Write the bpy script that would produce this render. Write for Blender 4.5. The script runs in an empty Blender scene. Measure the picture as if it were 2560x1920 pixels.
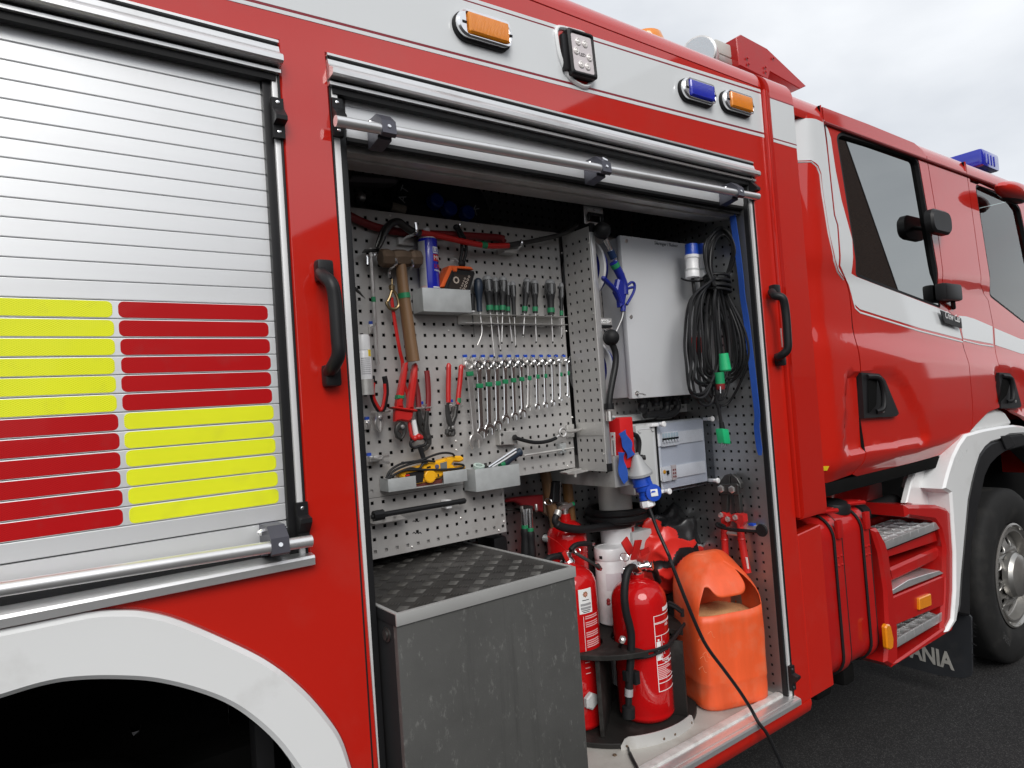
import bpy, bmesh, math, random
from mathutils import Vector, Matrix, geometry
random.seed(7)
R_ = math.radians
SC = bpy.context.scene
COL = SC.collection

# ------------------------------------------------------------------ camera
CAM = Vector((0.0, -1.59, 1.82))
FPX = 1680.3                       # focal length in pixels of a 2560 px wide frame
YAW, PITCH, ROLL = 0.6377, 0.0302, -0.0704
_f = Vector((math.sin(YAW)*math.cos(PITCH), math.cos(YAW)*math.cos(PITCH), math.sin(PITCH)))
_r = Vector((math.cos(YAW), -math.sin(YAW), 0.0))
_u = _r.cross(_f)
CR = _r*math.cos(ROLL) + _u*math.sin(ROLL)
CU = _u*math.cos(ROLL) - _r*math.sin(ROLL)
cd = bpy.data.cameras.new('camera')
cam = bpy.data.objects.new('camera', cd); COL.objects.link(cam)
M = Matrix((CR, CU, -_f)).transposed().to_4x4(); M.translation = CAM
cam.matrix_world = M
cd.sensor_width = 36.0; cd.lens = FPX/2560*36.0
cd.clip_start = 0.05; cd.clip_end = 2000
SC.camera = cam

# ------------------------------------------------------------------ world, sun, exposure
SUN_EL, SUN_AZ = R_(38), R_(205)
SC.view_settings.view_transform = 'Standard'
SC.view_settings.look = 'None'
SC.view_settings.gamma = 1
SC.view_settings.exposure = 0.62
wd = bpy.data.worlds.new('World'); SC.world = wd; wd.use_nodes = True
nt = wd.node_tree; nt.nodes.clear()
def N(t, ty, **k):
    n = t.nodes.new(ty)
    for a, b in k.items(): setattr(n, a, b)
    return n
out = N(nt, 'ShaderNodeOutputWorld'); bg = N(nt, 'ShaderNodeBackground')
sky = N(nt, 'ShaderNodeTexSky', sky_type='NISHITA', sun_disc=False)
sky.sun_elevation = SUN_EL; sky.sun_rotation = SUN_AZ
tc = N(nt, 'ShaderNodeTexCoord')
mp = N(nt, 'ShaderNodeMapping'); mp.inputs['Scale'].default_value = (1.0, 1.0, 2.2)
n1 = N(nt, 'ShaderNodeTexNoise'); n1.inputs['Scale'].default_value = 2.6; n1.inputs['Detail'].default_value = 7; n1.inputs['Roughness'].default_value = .48; n1.inputs['Distortion'].default_value = .25
rp = N(nt, 'ShaderNodeValToRGB')
rp.color_ramp.elements[0].position = .32; rp.color_ramp.elements[0].color = (.465, .487, .52, 1)
rp.color_ramp.elements[1].position = .68; rp.color_ramp.elements[1].color = (.675, .69, .71, 1)
sc = N(nt, 'ShaderNodeVectorMath', operation='SCALE'); sc.inputs['Scale'].default_value = .08
mx = N(nt, 'ShaderNodeMix', data_type='RGBA'); mx.inputs['Factor'].default_value = .93
L = nt.links.new
L(tc.outputs['Generated'], mp.inputs['Vector']); L(mp.outputs['Vector'], n1.inputs['Vector']); L(n1.outputs['Fac'], rp.inputs['Fac'])
L(sky.outputs['Color'], sc.inputs[0]); L(sc.outputs['Vector'], mx.inputs['A']); L(rp.outputs['Color'], mx.inputs['B'])
L(mx.outputs['Result'], bg.inputs['Color']); bg.inputs['Strength'].default_value = 1.0
L(bg.outputs['Background'], out.inputs['Surface'])
sd = bpy.data.lights.new('sun', 'SUN'); sd.energy = 1.5; sd.angle = R_(35); sd.color = (1, .97, .93)
so = bpy.data.objects.new('sun', sd); COL.objects.link(so)
# the direction towards the sun: behind the camera, high, under thin cloud
sdir = Vector((math.sin(SUN_AZ)*math.cos(SUN_EL), math.cos(SUN_AZ)*math.cos(SUN_EL), math.sin(SUN_EL)))
so.rotation_euler = sdir.to_track_quat('Z', 'Y').to_euler()

# ------------------------------------------------------------------ measured points
# photo pixel (2560 wide) -> the point where its sight line meets a plane of the place
def ray(p):
    return CR*((p[0]-1280)/FPX) - CU*((p[1]-960)/FPX) + _f
def W(p, y=0.0):  d = ray(p); return CAM + d*((y-CAM.y)/d.y)
def WX(p, x):     d = ray(p); return CAM + d*((x-CAM.x)/d.x)
def WZ(p, z):     d = ray(p); return CAM + d*((z-CAM.z)/d.z)
def mc(x0, y0, s): return lambda x, y: (x0+x*s, y0+y*s)
cA=mc(0,0,.42194); cB=mc(0,700,.42194); cC=mc(0,1300,.40687); cD=mc(800,0,.32543); cE=mc(1400,0,.32543); cF=mc(1960,0,.32556)
c1=mc(850,500,.24111); c2=mc(1150,600,.24111); c3=mc(880,850,.24111); c4=mc(1100,850,.24111); c5=mc(880,1100,.24111)
c6=mc(1450,480,.33761); c7=mc(1450,980,.30139); c8=mc(1200,1150,.27125); c9=mc(1400,1350,.34364); c10=mc(900,1320,.36166)
c11=mc(1900,560,.38574); c12=mc(1960,1150,.36166); d1=mc(1650,950,.18083); d2=mc(1700,1200,.19289); d3=mc(1400,480,.19277)
d4=mc(1440,1150,.18083); d5=mc(1800,1600,.19289); d6=mc(2240,850,.24115); f1=mc(1560,1360,.20494); f2=mc(1340,1230,.14467)
def Wc(p, y, xm):
    v = W(p, y); return v if v.x <= xm else WX(p, xm)
def PW(c, pts, y): return [W(c(*p), y) for p in pts]
def XZ(c, pts, y=0.0): return [(q.x, q.z) for q in PW(c, pts, y)]

# ------------------------------------------------------------------ objects
WO = {}
def wloc(o): return WO[o.name] if o else Vector((0,0,0))
def mk(name, geom, mat, parent=None, ang=32, smooth=True):
    vs, fs = geom
    vs = [Vector(v) for v in vs]
    lo = Vector([min(v[i] for v in vs) for i in range(3)]); hi = Vector([max(v[i] for v in vs) for i in range(3)])
    c = (lo+hi)/2
    me = bpy.data.meshes.new(name)
    me.from_pydata([tuple(v-c) for v in vs], [], fs)
    bm = bmesh.new(); bm.from_mesh(me); bmesh.ops.recalc_face_normals(bm, faces=bm.faces); bm.to_mesh(me); bm.free()
    if smooth:
        me.polygons.foreach_set('use_smooth', [True]*len(me.polygons)); me.set_sharp_from_angle(angle=R_(ang))
    me.materials.append(mat)
    o = bpy.data.objects.new(name, me); COL.objects.link(o)
    WO[o.name] = c
    if parent: o.parent = parent; o.location = c - wloc(parent)
    else: o.location = c
    return o
def thing(name, label, cat, base, group=None):
    o = bpy.data.objects.new(name, None); COL.objects.link(o); o.location = base; o.empty_display_size = .05
    WO[o.name] = Vector(base); o['label'] = label; o['category'] = cat
    if group: o['group'] = group
    return o
def solo(name, geom, mat, label, cat, group=None, **k):
    o = mk(name, geom, mat, None, **k); o['label'] = label; o['category'] = cat
    if group: o['group'] = group
    return o
def dup(o, delta, parent=None):
    c = o.copy(); COL.objects.link(c); WO[c.name] = wloc(o)+Vector(delta)
    c.parent = parent; c.location = WO[c.name]-wloc(parent) if parent else WO[c.name]
    return c
def dup_at(o, pos, parent=None): return dup(o, Vector(pos)-wloc(o), parent)

# ------------------------------------------------------------------ geometry: each returns (verts, faces)
def join(*gs):
    vs, fs = [], []
    for g in gs:
        n = len(vs); vs += list(g[0]); fs += [tuple(i+n for i in f) for f in g[1]]
    return vs, fs
def xf(g, m): return [m @ Vector(v) for v in g[0]], g[1]
def box(x0, x1, y0, y1, z0, z1, b=.002):
    b = min(b, abs(x1-x0)*.45, abs(y1-y0)*.45, abs(z1-z0)*.45)
    bm = bmesh.new(); bmesh.ops.create_cube(bm, size=1)
    for v in bm.verts: v.co = Vector(((x0+x1)/2+v.co.x*(x1-x0), (y0+y1)/2+v.co.y*(y1-y0), (z0+z1)/2+v.co.z*(z1-z0)))
    if b > 0: bmesh.ops.bevel(bm, geom=list(bm.edges), offset=b, segments=2, affect='EDGES', profile=.6)
    bm.verts.index_update()
    g = [v.co.copy() for v in bm.verts], [tuple(v.index for v in f.verts) for f in bm.faces]; bm.free(); return g
def obox(center, ux, uy, uz, b=.002):
    """box with half-extent vectors ux, uy, uz"""
    g = box(-1, 1, -1, 1, -1, 1, 0); c = Vector(center)
    lx, ly, lz = Vector(ux).length, Vector(uy).length, Vector(uz).length
    g = box(-lx, lx, -ly, ly, -lz, lz, b)
    m = Matrix((Vector(ux).normalized(), Vector(uy).normalized(), Vector(uz).normalized())).transposed().to_4x4(); m.translation = c
    return xf(g, m)
def area(p): return sum(p[i][0]*p[(i+1)%len(p)][1]-p[(i+1)%len(p)][0]*p[i][1] for i in range(len(p)))/2
def offs(p, d):
    """polygon (counter-clockwise) moved inwards by d"""
    n = len(p); o = []
    for i in range(n):
        a, b, c = Vector(p[i-1]), Vector(p[i]), Vector(p[(i+1) % n])
        e1 = (b-a); e2 = (c-b)
        if e1.length < 1e-9 or e2.length < 1e-9: o.append(tuple(b)); continue
        e1.normalize(); e2.normalize()
        n1 = Vector((-e1.y, e1.x)); n2 = Vector((-e2.y, e2.x)); m = n1+n2
        if m.length < 1e-4: o.append(tuple(b+n1*d)); continue
        m.normalize(); k = min(1/max(m.dot(n1), .35), 2.2)
        o.append(tuple(b+m*d*k))
    return o
def plate(pts, y, th, ch=.0015, holes=(), back=True):
    """outline in (x, z), front face at y, body behind it, edges chamfered"""
    loops = [list(pts) if area(pts) > 0 else list(reversed(pts))]
    for h in holes: loops.append(list(h) if area(h) < 0 else list(reversed(h)))
    ch = min(ch, th*.45)
    vs, fs = [], []
    def tess(ls, yy, flip):
        n = len(vs); flat = [[Vector((a, b, 0)) for a, b in l] for l in ls]
        for l in ls: vs.extend(Vector((a, yy, b)) for a, b in l)
        for t in geometry.tessellate_polygon(flat): fs.append(tuple(n+i for i in t))
    ins = [offs(l, ch) for l in loops] if ch > 0 else loops
    tess(ins, y, False); k = 0
    starts = [];
    for l in loops: starts.append(k); k += len(l)
    tot = k
    rings = [0]
    for yy in ([y+ch] if ch > 0 else [])+[y+th]:
        rings.append(len(vs))
        for l in loops: vs.extend(Vector((a, yy, b)) for a, b in l)
    for a, b in zip(rings[:-1], rings[1:]):
        for s, l in zip(starts, loops):
            m = len(l)
            for i in range(m): j = (i+1) % m; fs.append((a+s+i, a+s+j, b+s+j, b+s+i))
    if back:
        n = rings[-1]; flat = [[Vector((a, b, 0)) for a, b in l] for l in loops]
        for t in geometry.tessellate_polygon(flat): fs.append(tuple(n+i for i in t))
    return vs, fs
def pl(c, pts, y, th, ch=.0015, holes=()):
    return plate(XZ(c, pts, y), y, th, ch, [XZ(c, h, y) for h in holes])
def relief(pts, y, th, step, hf, holes=()):
    """sheet with outline in (x, z), cut into a grid and pressed in or out by hf(x, z)"""
    bm = bmesh.new(); loops = [list(pts)]+[list(h) for h in holes]
    flat = [[Vector((a, b, 0)) for a, b in l] for l in loops]
    vv = [bm.verts.new((a, y, b)) for l in loops for a, b in l]
    for t in geometry.tessellate_polygon(flat):
        try: bm.faces.new([vv[i] for i in t])
        except ValueError: pass
    xs = [p[0] for p in pts]; zs = [p[1] for p in pts]
    k = min(xs)+step
    while k < max(xs):
        bmesh.ops.bisect_plane(bm, geom=bm.verts[:]+bm.edges[:]+bm.faces[:], plane_co=(k, 0, 0), plane_no=(1, 0, 0), dist=1e-6); k += step
    k = min(zs)+step
    while k < max(zs):
        bmesh.ops.bisect_plane(bm, geom=bm.verts[:]+bm.edges[:]+bm.faces[:], plane_co=(0, 0, k), plane_no=(0, 0, 1), dist=1e-6); k += step
    for v in bm.verts: v.co.y += hf(v.co.x, v.co.z)
    be = [e for e in bm.edges if len(e.link_faces) == 1]
    r = bmesh.ops.extrude_edge_only(bm, edges=be)
    for v in r['geom']:
        if isinstance(v, bmesh.types.BMVert): v.co.y += th
    bm.verts.index_update()
    g = [v.co.copy() for v in bm.verts], [tuple(v.index for v in f.verts) for f in bm.faces]; bm.free(); return g
def spline(pts, n=6, closed=False):
    P = [Vector(p) for p in pts]; o = []; m = len(P)
    rng = range(m if closed else m-1)
    for i in rng:
        a = P[i-1] if (closed or i > 0) else P[0]; b = P[i]; c = P[(i+1) % m]; d = P[(i+2) % m] if (closed or i+2 < m) else P[-1]
        for k in range(n):
            t = k/n
            o.append(.5*((2*b)+(c-a)*t+(2*a-5*b+4*c-d)*t*t+(3*b-a-3*c+d)*t**3))
    if not closed: o.append(P[-1])
    return o
def tube(pts, r, seg=8, closed=False, caps=True, flat=1.0, up=None):
    P = [Vector(p) for p in pts]; n = len(P); rs = r if isinstance(r, (list, tuple)) else [r]*n
    vs, fs = [], []; t0 = None; nv = None
    for i in range(n):
        if closed: t = P[(i+1) % n]-P[i-1]
        else: t = P[min(i+1, n-1)]-P[max(i-1, 0)]
        if t.length < 1e-9: t = Vector((0, 0, 1))
        t.normalize()
        if nv is None:
            a = Vector(up) if up else (Vector((0, 0, 1)) if abs(t.z) < .9 else Vector((1, 0, 0)))
            nv = (a-t*a.dot(t)).normalized()
        else: nv = (nv-t*nv.dot(t)).normalized()
        b = t.cross(nv)
        for k in range(seg):
            an = 2*math.pi*k/seg
            vs.append(P[i]+nv*math.cos(an)*rs[i]+b*math.sin(an)*rs[i]*flat)
    for i in range(n if closed else n-1):
        j = (i+1) % n
        for k in range(seg): l = (k+1) % seg; fs.append((i*seg+k, i*seg+l, j*seg+l, j*seg+k))
    if caps and not closed: fs += [tuple(range(seg)), tuple(range((n-1)*seg, n*seg))]
    return vs, fs
def lathe(p, d, prof, seg=20, cap=True):
    """profile [(height along d, radius), ...] turned about the axis through p"""
    p = Vector(p); d = Vector(d).normalized()
    a = Vector((0, 0, 1)) if abs(d.z) < .9 else Vector((0, -1, 0))
    u = (a-d*a.dot(d)).normalized(); w = d.cross(u); vs, fs = [], []
    for h, r in prof:
        for k in range(seg): an = 2*math.pi*k/seg; vs.append(p+d*h+(u*math.cos(an)+w*math.sin(an))*max(r, 1e-4))
    for i in range(len(prof)-1):
        for k in range(seg): l = (k+1) % seg; fs.append((i*seg+k, i*seg+l, (i+1)*seg+l, (i+1)*seg+k))
    if cap: fs += [tuple(range(seg)), tuple(range((len(prof)-1)*seg, len(prof)*seg))]
    return vs, fs
def ball(c, r, seg=16, sx=1, sy=1, sz=1):
    prof = [(-r*math.cos(math.pi*i/10), r*math.sin(math.pi*i/10)) for i in range(11)]
    g = lathe((0, 0, 0), (0, 0, 1), prof, seg); return [Vector((v.x*sx, v.y*sy, v.z*sz))+Vector(c) for v in g[0]], g[1]
def extr(prof, x0, x1, dz=0.0, closed=True):
    """outline in (y, z) drawn along x; dz lifts the far end"""
    n = len(prof); vs = [Vector((x0, a, b)) for a, b in prof]+[Vector((x1, a, b+dz)) for a, b in prof]; fs = []
    for i in range(n if closed else n-1): j = (i+1) % n; fs.append((i, j, n+j, n+i))
    if closed:
        t = geometry.tessellate_polygon([[Vector((a, b, 0)) for a, b in prof]])
        fs += [tuple(q) for q in t]+[tuple(n+i for i in q) for q in t]
    return vs, fs
def circ(cx, cz, r, n=24, a0=0.0, a1=2*math.pi, full=True):
    m = n if full else n+1
    return [(cx+r*math.cos(a0+(a1-a0)*i/n), cz+r*math.sin(a0+(a1-a0)*i/n)) for i in range(m)]
def rrect(x0, x1, z0, z1, r, n=5):
    o = []
    for cx, cz, a in ((x1-r, z1-r, 0), (x0+r, z1-r, 90), (x0+r, z0+r, 180), (x1-r, z0+r, 270)):
        for i in range(n+1): t = R_(a+90*i/n); o.append((cx+r*math.cos(t), cz+r*math.sin(t)))
    return o
def rpoly(pts, r, n=4):
    """polygon with rounded corners"""
    o = []; m = len(pts)
    for i in range(m):
        a, b, c = Vector(pts[i-1]), Vector(pts[i]), Vector(pts[(i+1) % m])
        ra = min(r, (a-b).length*.45, (c-b).length*.45)
        p = b+(a-b).normalized()*ra; q = b+(c-b).normalized()*ra
        for k in range(n+1): t = k/n; v = p*(1-t)**2+b*2*t*(1-t)+q*t*t; o.append((v.x, v.y))
    return o
def pegboard(o, u, v, nrm, nu, nv, i0, j0, bu0, bu1, bv0, bv1, th=.0025, hole=.0104, pitch=.038):
    """sheet with square holes; o is hole (0,0), u, v unit vectors; border from bu0..bu1 and bv0..bv1 along u, v"""
    o = Vector(o); u = Vector(u); v = Vector(v); nn = Vector(nrm); h = hole/2
    us = [bu0]; vv = [bv0]; 
    for i in range(i0, i0+nu): us += [i*pitch-h, i*pitch+h]
    for j in range(j0, j0+nv): vv += [j*pitch-h, j*pitch+h]
    us.append(bu1); vv.append(bv1)
    vs, fs = [], []; nU, nV = len(us), len(vv)
    for d in (0, th):
        for b in vv:
            for a in us: vs.append(o+u*a+v*b-nn*d)
    I = lambda a, b, k: k*nU*nV+b*nU+a
    for b in range(nV-1):
        for a in range(nU-1):
            if a % 2 == 1 and b % 2 == 1:
                for (p, q) in (((a, b), (a+1, b)), ((a+1, b), (a+1, b+1)), ((a+1, b+1), (a, b+1)), ((a, b+1), (a, b))):
                    fs.append((I(*p, 0), I(*q, 0), I(*q, 1), I(*p, 1)))
            else:
                fs.append((I(a, b, 0), I(a+1, b, 0), I(a+1, b+1, 0), I(a, b+1, 0)))
                fs.append((I(a, b, 1), I(a, b+1, 1), I(a+1, b+1, 1), I(a+1, b, 1)))
    for a in range(nU-1):
        for b in (0, nV-1): fs.append((I(a, b, 0), I(a+1, b, 0), I(a+1, b, 1), I(a, b, 1)))
    for b in range(nV-1):
        for a in (0, nU-1): fs.append((I(a, b, 0), I(a, b+1, 0), I(a, b+1, 1), I(a, b, 1)))
    return vs, fs
def text(body, origin, ux, uz, size, depth=.0006, align='LEFT', shear=0, bold=0.0):
    """lettering as a mesh lying in the plane of ux (reading direction) and uz (up)"""
    cu = bpy.data.curves.new('lettering', 'FONT'); cu.body = body; cu.size = size; cu.align_x = align; cu.shear = shear
    cu.resolution_u = 2; cu.extrude = depth/2; cu.offset = bold
    ob = bpy.data.objects.new('lettering', cu); COL.objects.link(ob)
    me = bpy.data.meshes.new_from_object(ob.evaluated_get(bpy.context.evaluated_depsgraph_get()))
    vs = [v.co.copy() for v in me.vertices]; fs = [tuple(p.vertices) for p in me.polygons]
    bpy.data.objects.remove(ob); bpy.data.curves.remove(cu); bpy.data.meshes.remove(me)
    ux = Vector(ux).normalized(); uz = Vector(uz); uz = (uz-ux*uz.dot(ux)).normalized(); n = ux.cross(uz); o = Vector(origin)
    return [o+ux*v.x+uz*v.y+n*v.z for v in vs], fs
def wrap(g, axis, r, ang0, z0, out=0.0):
    """bend a flat drawing (x = along, z = up) round an upright cylinder; ang0 measured from -y towards +x"""
    vs = []
    for v in g[0]:
        a = ang0+v.x/r; rr = r+out-v.y
        vs.append(Vector((axis[0]+math.sin(a)*rr, axis[1]-math.cos(a)*rr, z0+v.z)))
    return vs, g[1]
def label_patch(axis, r, ang, w, z0, z1, out=.0006, n=10):
    vs, fs = [], []
    for i in range(n+1):
        a = ang+(i/n-.5)*w/r
        for z in (z0, z1):
            for rr in (r+out, r-.002): vs.append(Vector((axis[0]+math.sin(a)*rr, axis[1]-math.cos(a)*rr, z)))
    for i in range(n):
        k = i*4; fs += [(k, k+4, k+6, k+2), (k, k+1, k+5, k+4), (k+2, k+6, k+7, k+3)]
    fs += [(0, 2, 3, 1), (n*4, n*4+1, n*4+3, n*4+2)]
    return vs, fs

# ------------------------------------------------------------------ materials
def mat(name, col, rough=.5, metal=0.0, coat=0.0, var=.08, vs=6.0, bump=0.0, bs=180.0, stretch=(1, 1, 1), rv=.08, dirt=None, dirt_scale=3.0, dirt_lo=.52, dirt_hi=.72, spec=.5, trans=0.0, coatr=.04, ior=1.5, coatior=1.5):
    m = bpy.data.materials.new(name); m.use_nodes = True; t = m.node_tree; b = t.nodes['Principled BSDF']; l = t.links.new
    b.inputs['Metallic'].default_value = metal; b.inputs['Roughness'].default_value = rough; b.inputs['IOR'].default_value = ior
    b.inputs['Coat Weight'].default_value = coat; b.inputs['Coat IOR'].default_value = coatior; b.inputs['Coat Roughness'].default_value = coatr; b.inputs['Specular IOR Level'].default_value = spec
    b.inputs['Transmission Weight'].default_value = trans
    tc = N(t, 'ShaderNodeTexCoord'); mp = N(t, 'ShaderNodeMapping'); mp.inputs['Scale'].default_value = stretch
    oi = N(t, 'ShaderNodeObjectInfo'); mu = N(t, 'ShaderNodeMath', operation='MULTIPLY'); mu.inputs[1].default_value = 37.0
    l(oi.outputs['Random'], mu.inputs[0]); l(tc.outputs['Object'], mp.inputs['Vector'])
    no = N(t, 'ShaderNodeTexNoise', noise_dimensions='4D'); no.inputs['Scale'].default_value = vs; no.inputs['Detail'].default_value = 5
    l(mp.outputs['Vector'], no.inputs['Vector']); l(mu.outputs[0], no.inputs['W'])
    mx = N(t, 'ShaderNodeMix', data_type='RGBA')
    c = Vector(col); mx.inputs['A'].default_value = (*[max(0, x*(1-var)) for x in c], 1); mx.inputs['B'].default_value = (*[min(1, x*(1+var)) for x in c], 1)
    l(no.outputs['Fac'], mx.inputs['Factor']); colour = mx.outputs['Result']
    mr = N(t, 'ShaderNodeMapRange'); mr.inputs['To Min'].default_value = max(.02, rough-rv); mr.inputs['To Max'].default_value = min(1, rough+rv)
    l(no.outputs['Fac'], mr.inputs['Value']); l(mr.outputs['Result'], b.inputs['Roughness'])
    if dirt:
        dn = N(t, 'ShaderNodeTexNoise', noise_dimensions='4D'); dn.inputs['Scale'].default_value = dirt_scale; dn.inputs['Detail'].default_value = 8; dn.inputs['Roughness'].default_value = .65
        l(tc.outputs['Object'], dn.inputs['Vector']); l(mu.outputs[0], dn.inputs['W'])
        dr = N(t, 'ShaderNodeMapRange'); dr.inputs['From Min'].default_value = dirt_lo; dr.inputs['From Max'].default_value = dirt_hi; l(dn.outputs['Fac'], dr.inputs['Value'])
        dx = N(t, 'ShaderNodeMix', data_type='RGBA'); dx.inputs['B'].default_value = (*dirt[:3], 1)
        dm = N(t, 'ShaderNodeMath', operation='MULTIPLY'); dm.inputs[1].default_value = dirt[3] if len(dirt) > 3 else .6
        l(dr.outputs['Result'], dm.inputs[0]); l(dm.outputs[0], dx.inputs['Factor']); l(colour, dx.inputs['A']); colour = dx.outputs['Result']
    l(colour, b.inputs['Base Color'])
    if bump > 0:
        bn = N(t, 'ShaderNodeTexNoise'); bn.inputs['Scale'].default_value = bs; bn.inputs['Detail'].default_value = 3; l(mp.outputs['Vector'], bn.inputs['Vector'])
        bu = N(t, 'ShaderNodeBump'); bu.inputs['Strength'].default_value = bump; bu.inputs['Distance'].default_value = .002
        l(bn.outputs['Fac'], bu.inputs['Height']); l(bu.outputs['Normal'], b.inputs['Normal'])
    return m
RED = mat('red_paint', (.50, .012, .005), .40, 0, 1.0, coatior=1.70, spec=.12, var=.04, vs=2, bump=.012, bs=60, rv=.04, dirt=(.30, .10, .08, .10), dirt_scale=5)
RED2 = mat('red_step_paint', (.40, .008, .007), .42, 0, .6, spec=.15, var=.08, vs=5, bump=.03, bs=120, dirt=(.20, .06, .05, .35), dirt_scale=4)
WHITE = mat('white_paint', (.74, .75, .75), .30, 0, .9, var=.03, vs=3, bump=.01, bs=60, dirt=(.45, .44, .42, .35), dirt_scale=5, dirt_lo=.56)
BANDW = mat('white_band_film', (.66, .68, .69), .35, 0, .7, var=.03, vs=3, bump=.01, bs=80)
PIN = mat('dark_red_pinstripe', (.22, .01, .02), .4)
SLAT = mat('anodised_slat', (.78, .79, .80), .42, .60, 0, var=.04, vs=3, stretch=(.3, 8, 14), bump=.03, bs=90, rv=.03, dirt=(.60, .59, .57, .25), dirt_scale=2.2)
ALU = mat('aluminium', (.80, .80, .80), .33, .8, 0, var=.06, vs=5, stretch=(.3, 6, 6), bump=.04, bs=120, dirt=(.42, .40, .37, .4), dirt_scale=4)
ALUD = mat('worn_aluminium', (.58, .57, .55), .45, .6, 0, var=.14, vs=9, bump=.06, bs=120, dirt=(.26, .23, .20, .6), dirt_scale=6)
STRIP = mat('white_guide_strip', (.78, .78, .78), .4, .25, 0, var=.04)
PEG = mat('perforated_sheet', (.49, .478, .465), .46, .40, 0, var=.10, vs=5, bump=.05, bs=260, stretch=(1, 1, .3), dirt=(.24, .21, .19, .6), dirt_scale=5, dirt_lo=.50, dirt_hi=.78)
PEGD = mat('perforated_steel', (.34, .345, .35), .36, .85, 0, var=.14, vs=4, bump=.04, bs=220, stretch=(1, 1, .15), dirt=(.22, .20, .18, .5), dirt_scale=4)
GALV = mat('galvanised_steel', (.52, .54, .54), .42, .4, 0, var=.22, vs=26, bump=.04, bs=120, dirt=(.30, .30, .29, .5), dirt_scale=8)
RUB = mat('black_rubber', (.012, .012, .013), .55, var=.2, bump=.03, spec=.25)
BLK = mat('black_plastic', (.012, .012, .013), .42, var=.15, bump=.03, bs=300, spec=.28)
BLKM = mat('matt_black', (.016, .016, .017), .75, var=.2, spec=.15)
DARK = mat('underside_and_shade', (.008, .008, .008), .9, var=.3, vs=8, spec=.03)  # also stands in for shade in seams, under treads, on the rear wheel
INT = mat('locker_lining', (.13, .13, .135), .6, .3, var=.15)
CHR = mat('chrome', (.90, .90, .91), .20, 1.0, var=.04, vs=20, rv=.05)
CHRD = mat('worn_chrome', (.78, .76, .74), .32, .9, var=.12, vs=30, rv=.1, dirt=(.35, .33, .30, .4), dirt_scale=40)
STEEL = mat('dark_steel', (.10, .098, .095), .42, .85, var=.25, vs=20, bump=.05)
IRON = mat('rusty_iron', (.16, .11, .075), .6, .5, var=.35, vs=18, bump=.15, bs=90, dirt=(.07, .05, .04, .7), dirt_scale=15)
WOOD = mat('ash_handle', (.185, .10, .046), .55, 0, .1, var=.35, vs=9, stretch=(9, 9, .8), bump=.08, bs=60, dirt=(.09, .06, .035, .6), dirt_scale=9)
GREEN = mat('green_tape', (.012, .20, .08), .5, var=.15)
TRED = mat('red_grip', (.50, .014, .012), .38, 0, .2, var=.1, vs=12)
TRED2 = mat('dark_red_grip', (.20, .012, .014), .5, var=.15, vs=12)
EXR = mat('extinguisher_red', (.50, .006, .007), .25, 0, .9, spec=.1, var=.04, vs=4, bump=.008, bs=50)
ORANGE = mat('orange_polyethylene', (.76, .10, .026), .44, 0, 0, var=.24, vs=5, stretch=(5, 5, .7), bump=.14, bs=20, dirt=(.62, .22, .12, .6), dirt_scale=7, dirt_lo=.5)
GRAIN = mat('grain', (.62, .33, .15), .8, var=.4, vs=260, bump=.6, bs=320)
LGREY = mat('light_grey_enamel', (.56, .57, .59), .38, 0, .2, var=.04, vs=3, bump=.02, bs=200, dirt=(.40, .39, .37, .3), dirt_scale=3)
GREYP = mat('grey_plastic', (.50, .51, .51), .45, var=.05, dirt=(.32, .31, .29, .4), dirt_scale=8)
WPL = mat('white_plastic', (.80, .80, .81), .35, 0, .2, var=.03, dirt=(.5, .48, .45, .4), dirt_scale=10)
BLUE = mat('blue_plastic', (.010, .06, .42), .35, 0, .2, var=.1)
BLUED = mat('deep_blue_plastic', (.008, .016, .22), .38, 0, .2, var=.1)
BLUES = mat('blue_webbing', (.012, .07, .36), .8, var=.18, vs=40, bump=.3, bs=400)
GRNP = mat('green_plastic', (.015, .42, .16), .42, var=.08)
GRND = mat('dark_green_plastic', (.01, .26, .10), .42, var=.08)
YEL = mat('yellow_plastic', (.85, .42, .01), .42, 0, .1, var=.06, vs=20)
AMB = mat('amber_lens', (.75, .24, .006), .16, 0, .9, var=.10, vs=40, bump=.15, bs=220)
BLENS = mat('blue_lens', (.008, .02, .42), .12, 0, 1, var=.12, vs=30, bump=.12, bs=200)
TARP = mat('red_tarpaulin', (.62, .025, .018), .34, 0, .2, var=.12, vs=5, bump=.12, bs=25)
TARPB = mat('black_tarpaulin', (.012, .012, .013), .36, 0, .2, var=.12, bump=.12, bs=25)
ASH = mat('reflective_grey', (.42, .42, .43), .4, .3)
CABM = mat('black_cable_sheath', (.014, .014, .015), .42, 0, 0, var=.2, bump=.04, spec=.3)
GREYB = mat('grey_bracket', (.095, .095, .115), .42, .55, var=.1, bump=.03)
PWOOD = mat('black_phenolic_ply', (.016, .015, .014), .6, var=.3, vs=10, bump=.1, bs=150, spec=.25, dirt=(.09, .085, .08, .5), dirt_scale=9, dirt_lo=.5)
FLOORM = mat('dusty_floor', (.42, .40, .37), .6, .2, var=.15, vs=8, bump=.08, bs=150, dirt=(.22, .20, .17, .6), dirt_scale=5)
PAPER = mat('white_label', (.78, .78, .77), .5, var=.02)
PRINT = mat('black_print', (.012, .012, .014), .6)
WPRINT = mat('white_print', (.80, .80, .80), .5, var=.02)
YLAB = mat('yellow_label', (.85, .62, .02), .5)
RIM = mat('wheel_steel', (.42, .41, .39), .38, .85, var=.12, vs=8, bump=.04, dirt=(.20, .18, .15, .5), dirt_scale=8)
TYRE = mat('tyre_rubber', (.016, .016, .016), .72, var=.25, vs=12, bump=.15, bs=90, spec=.2, dirt=(.04, .038, .035, .6), dirt_scale=6)
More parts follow.
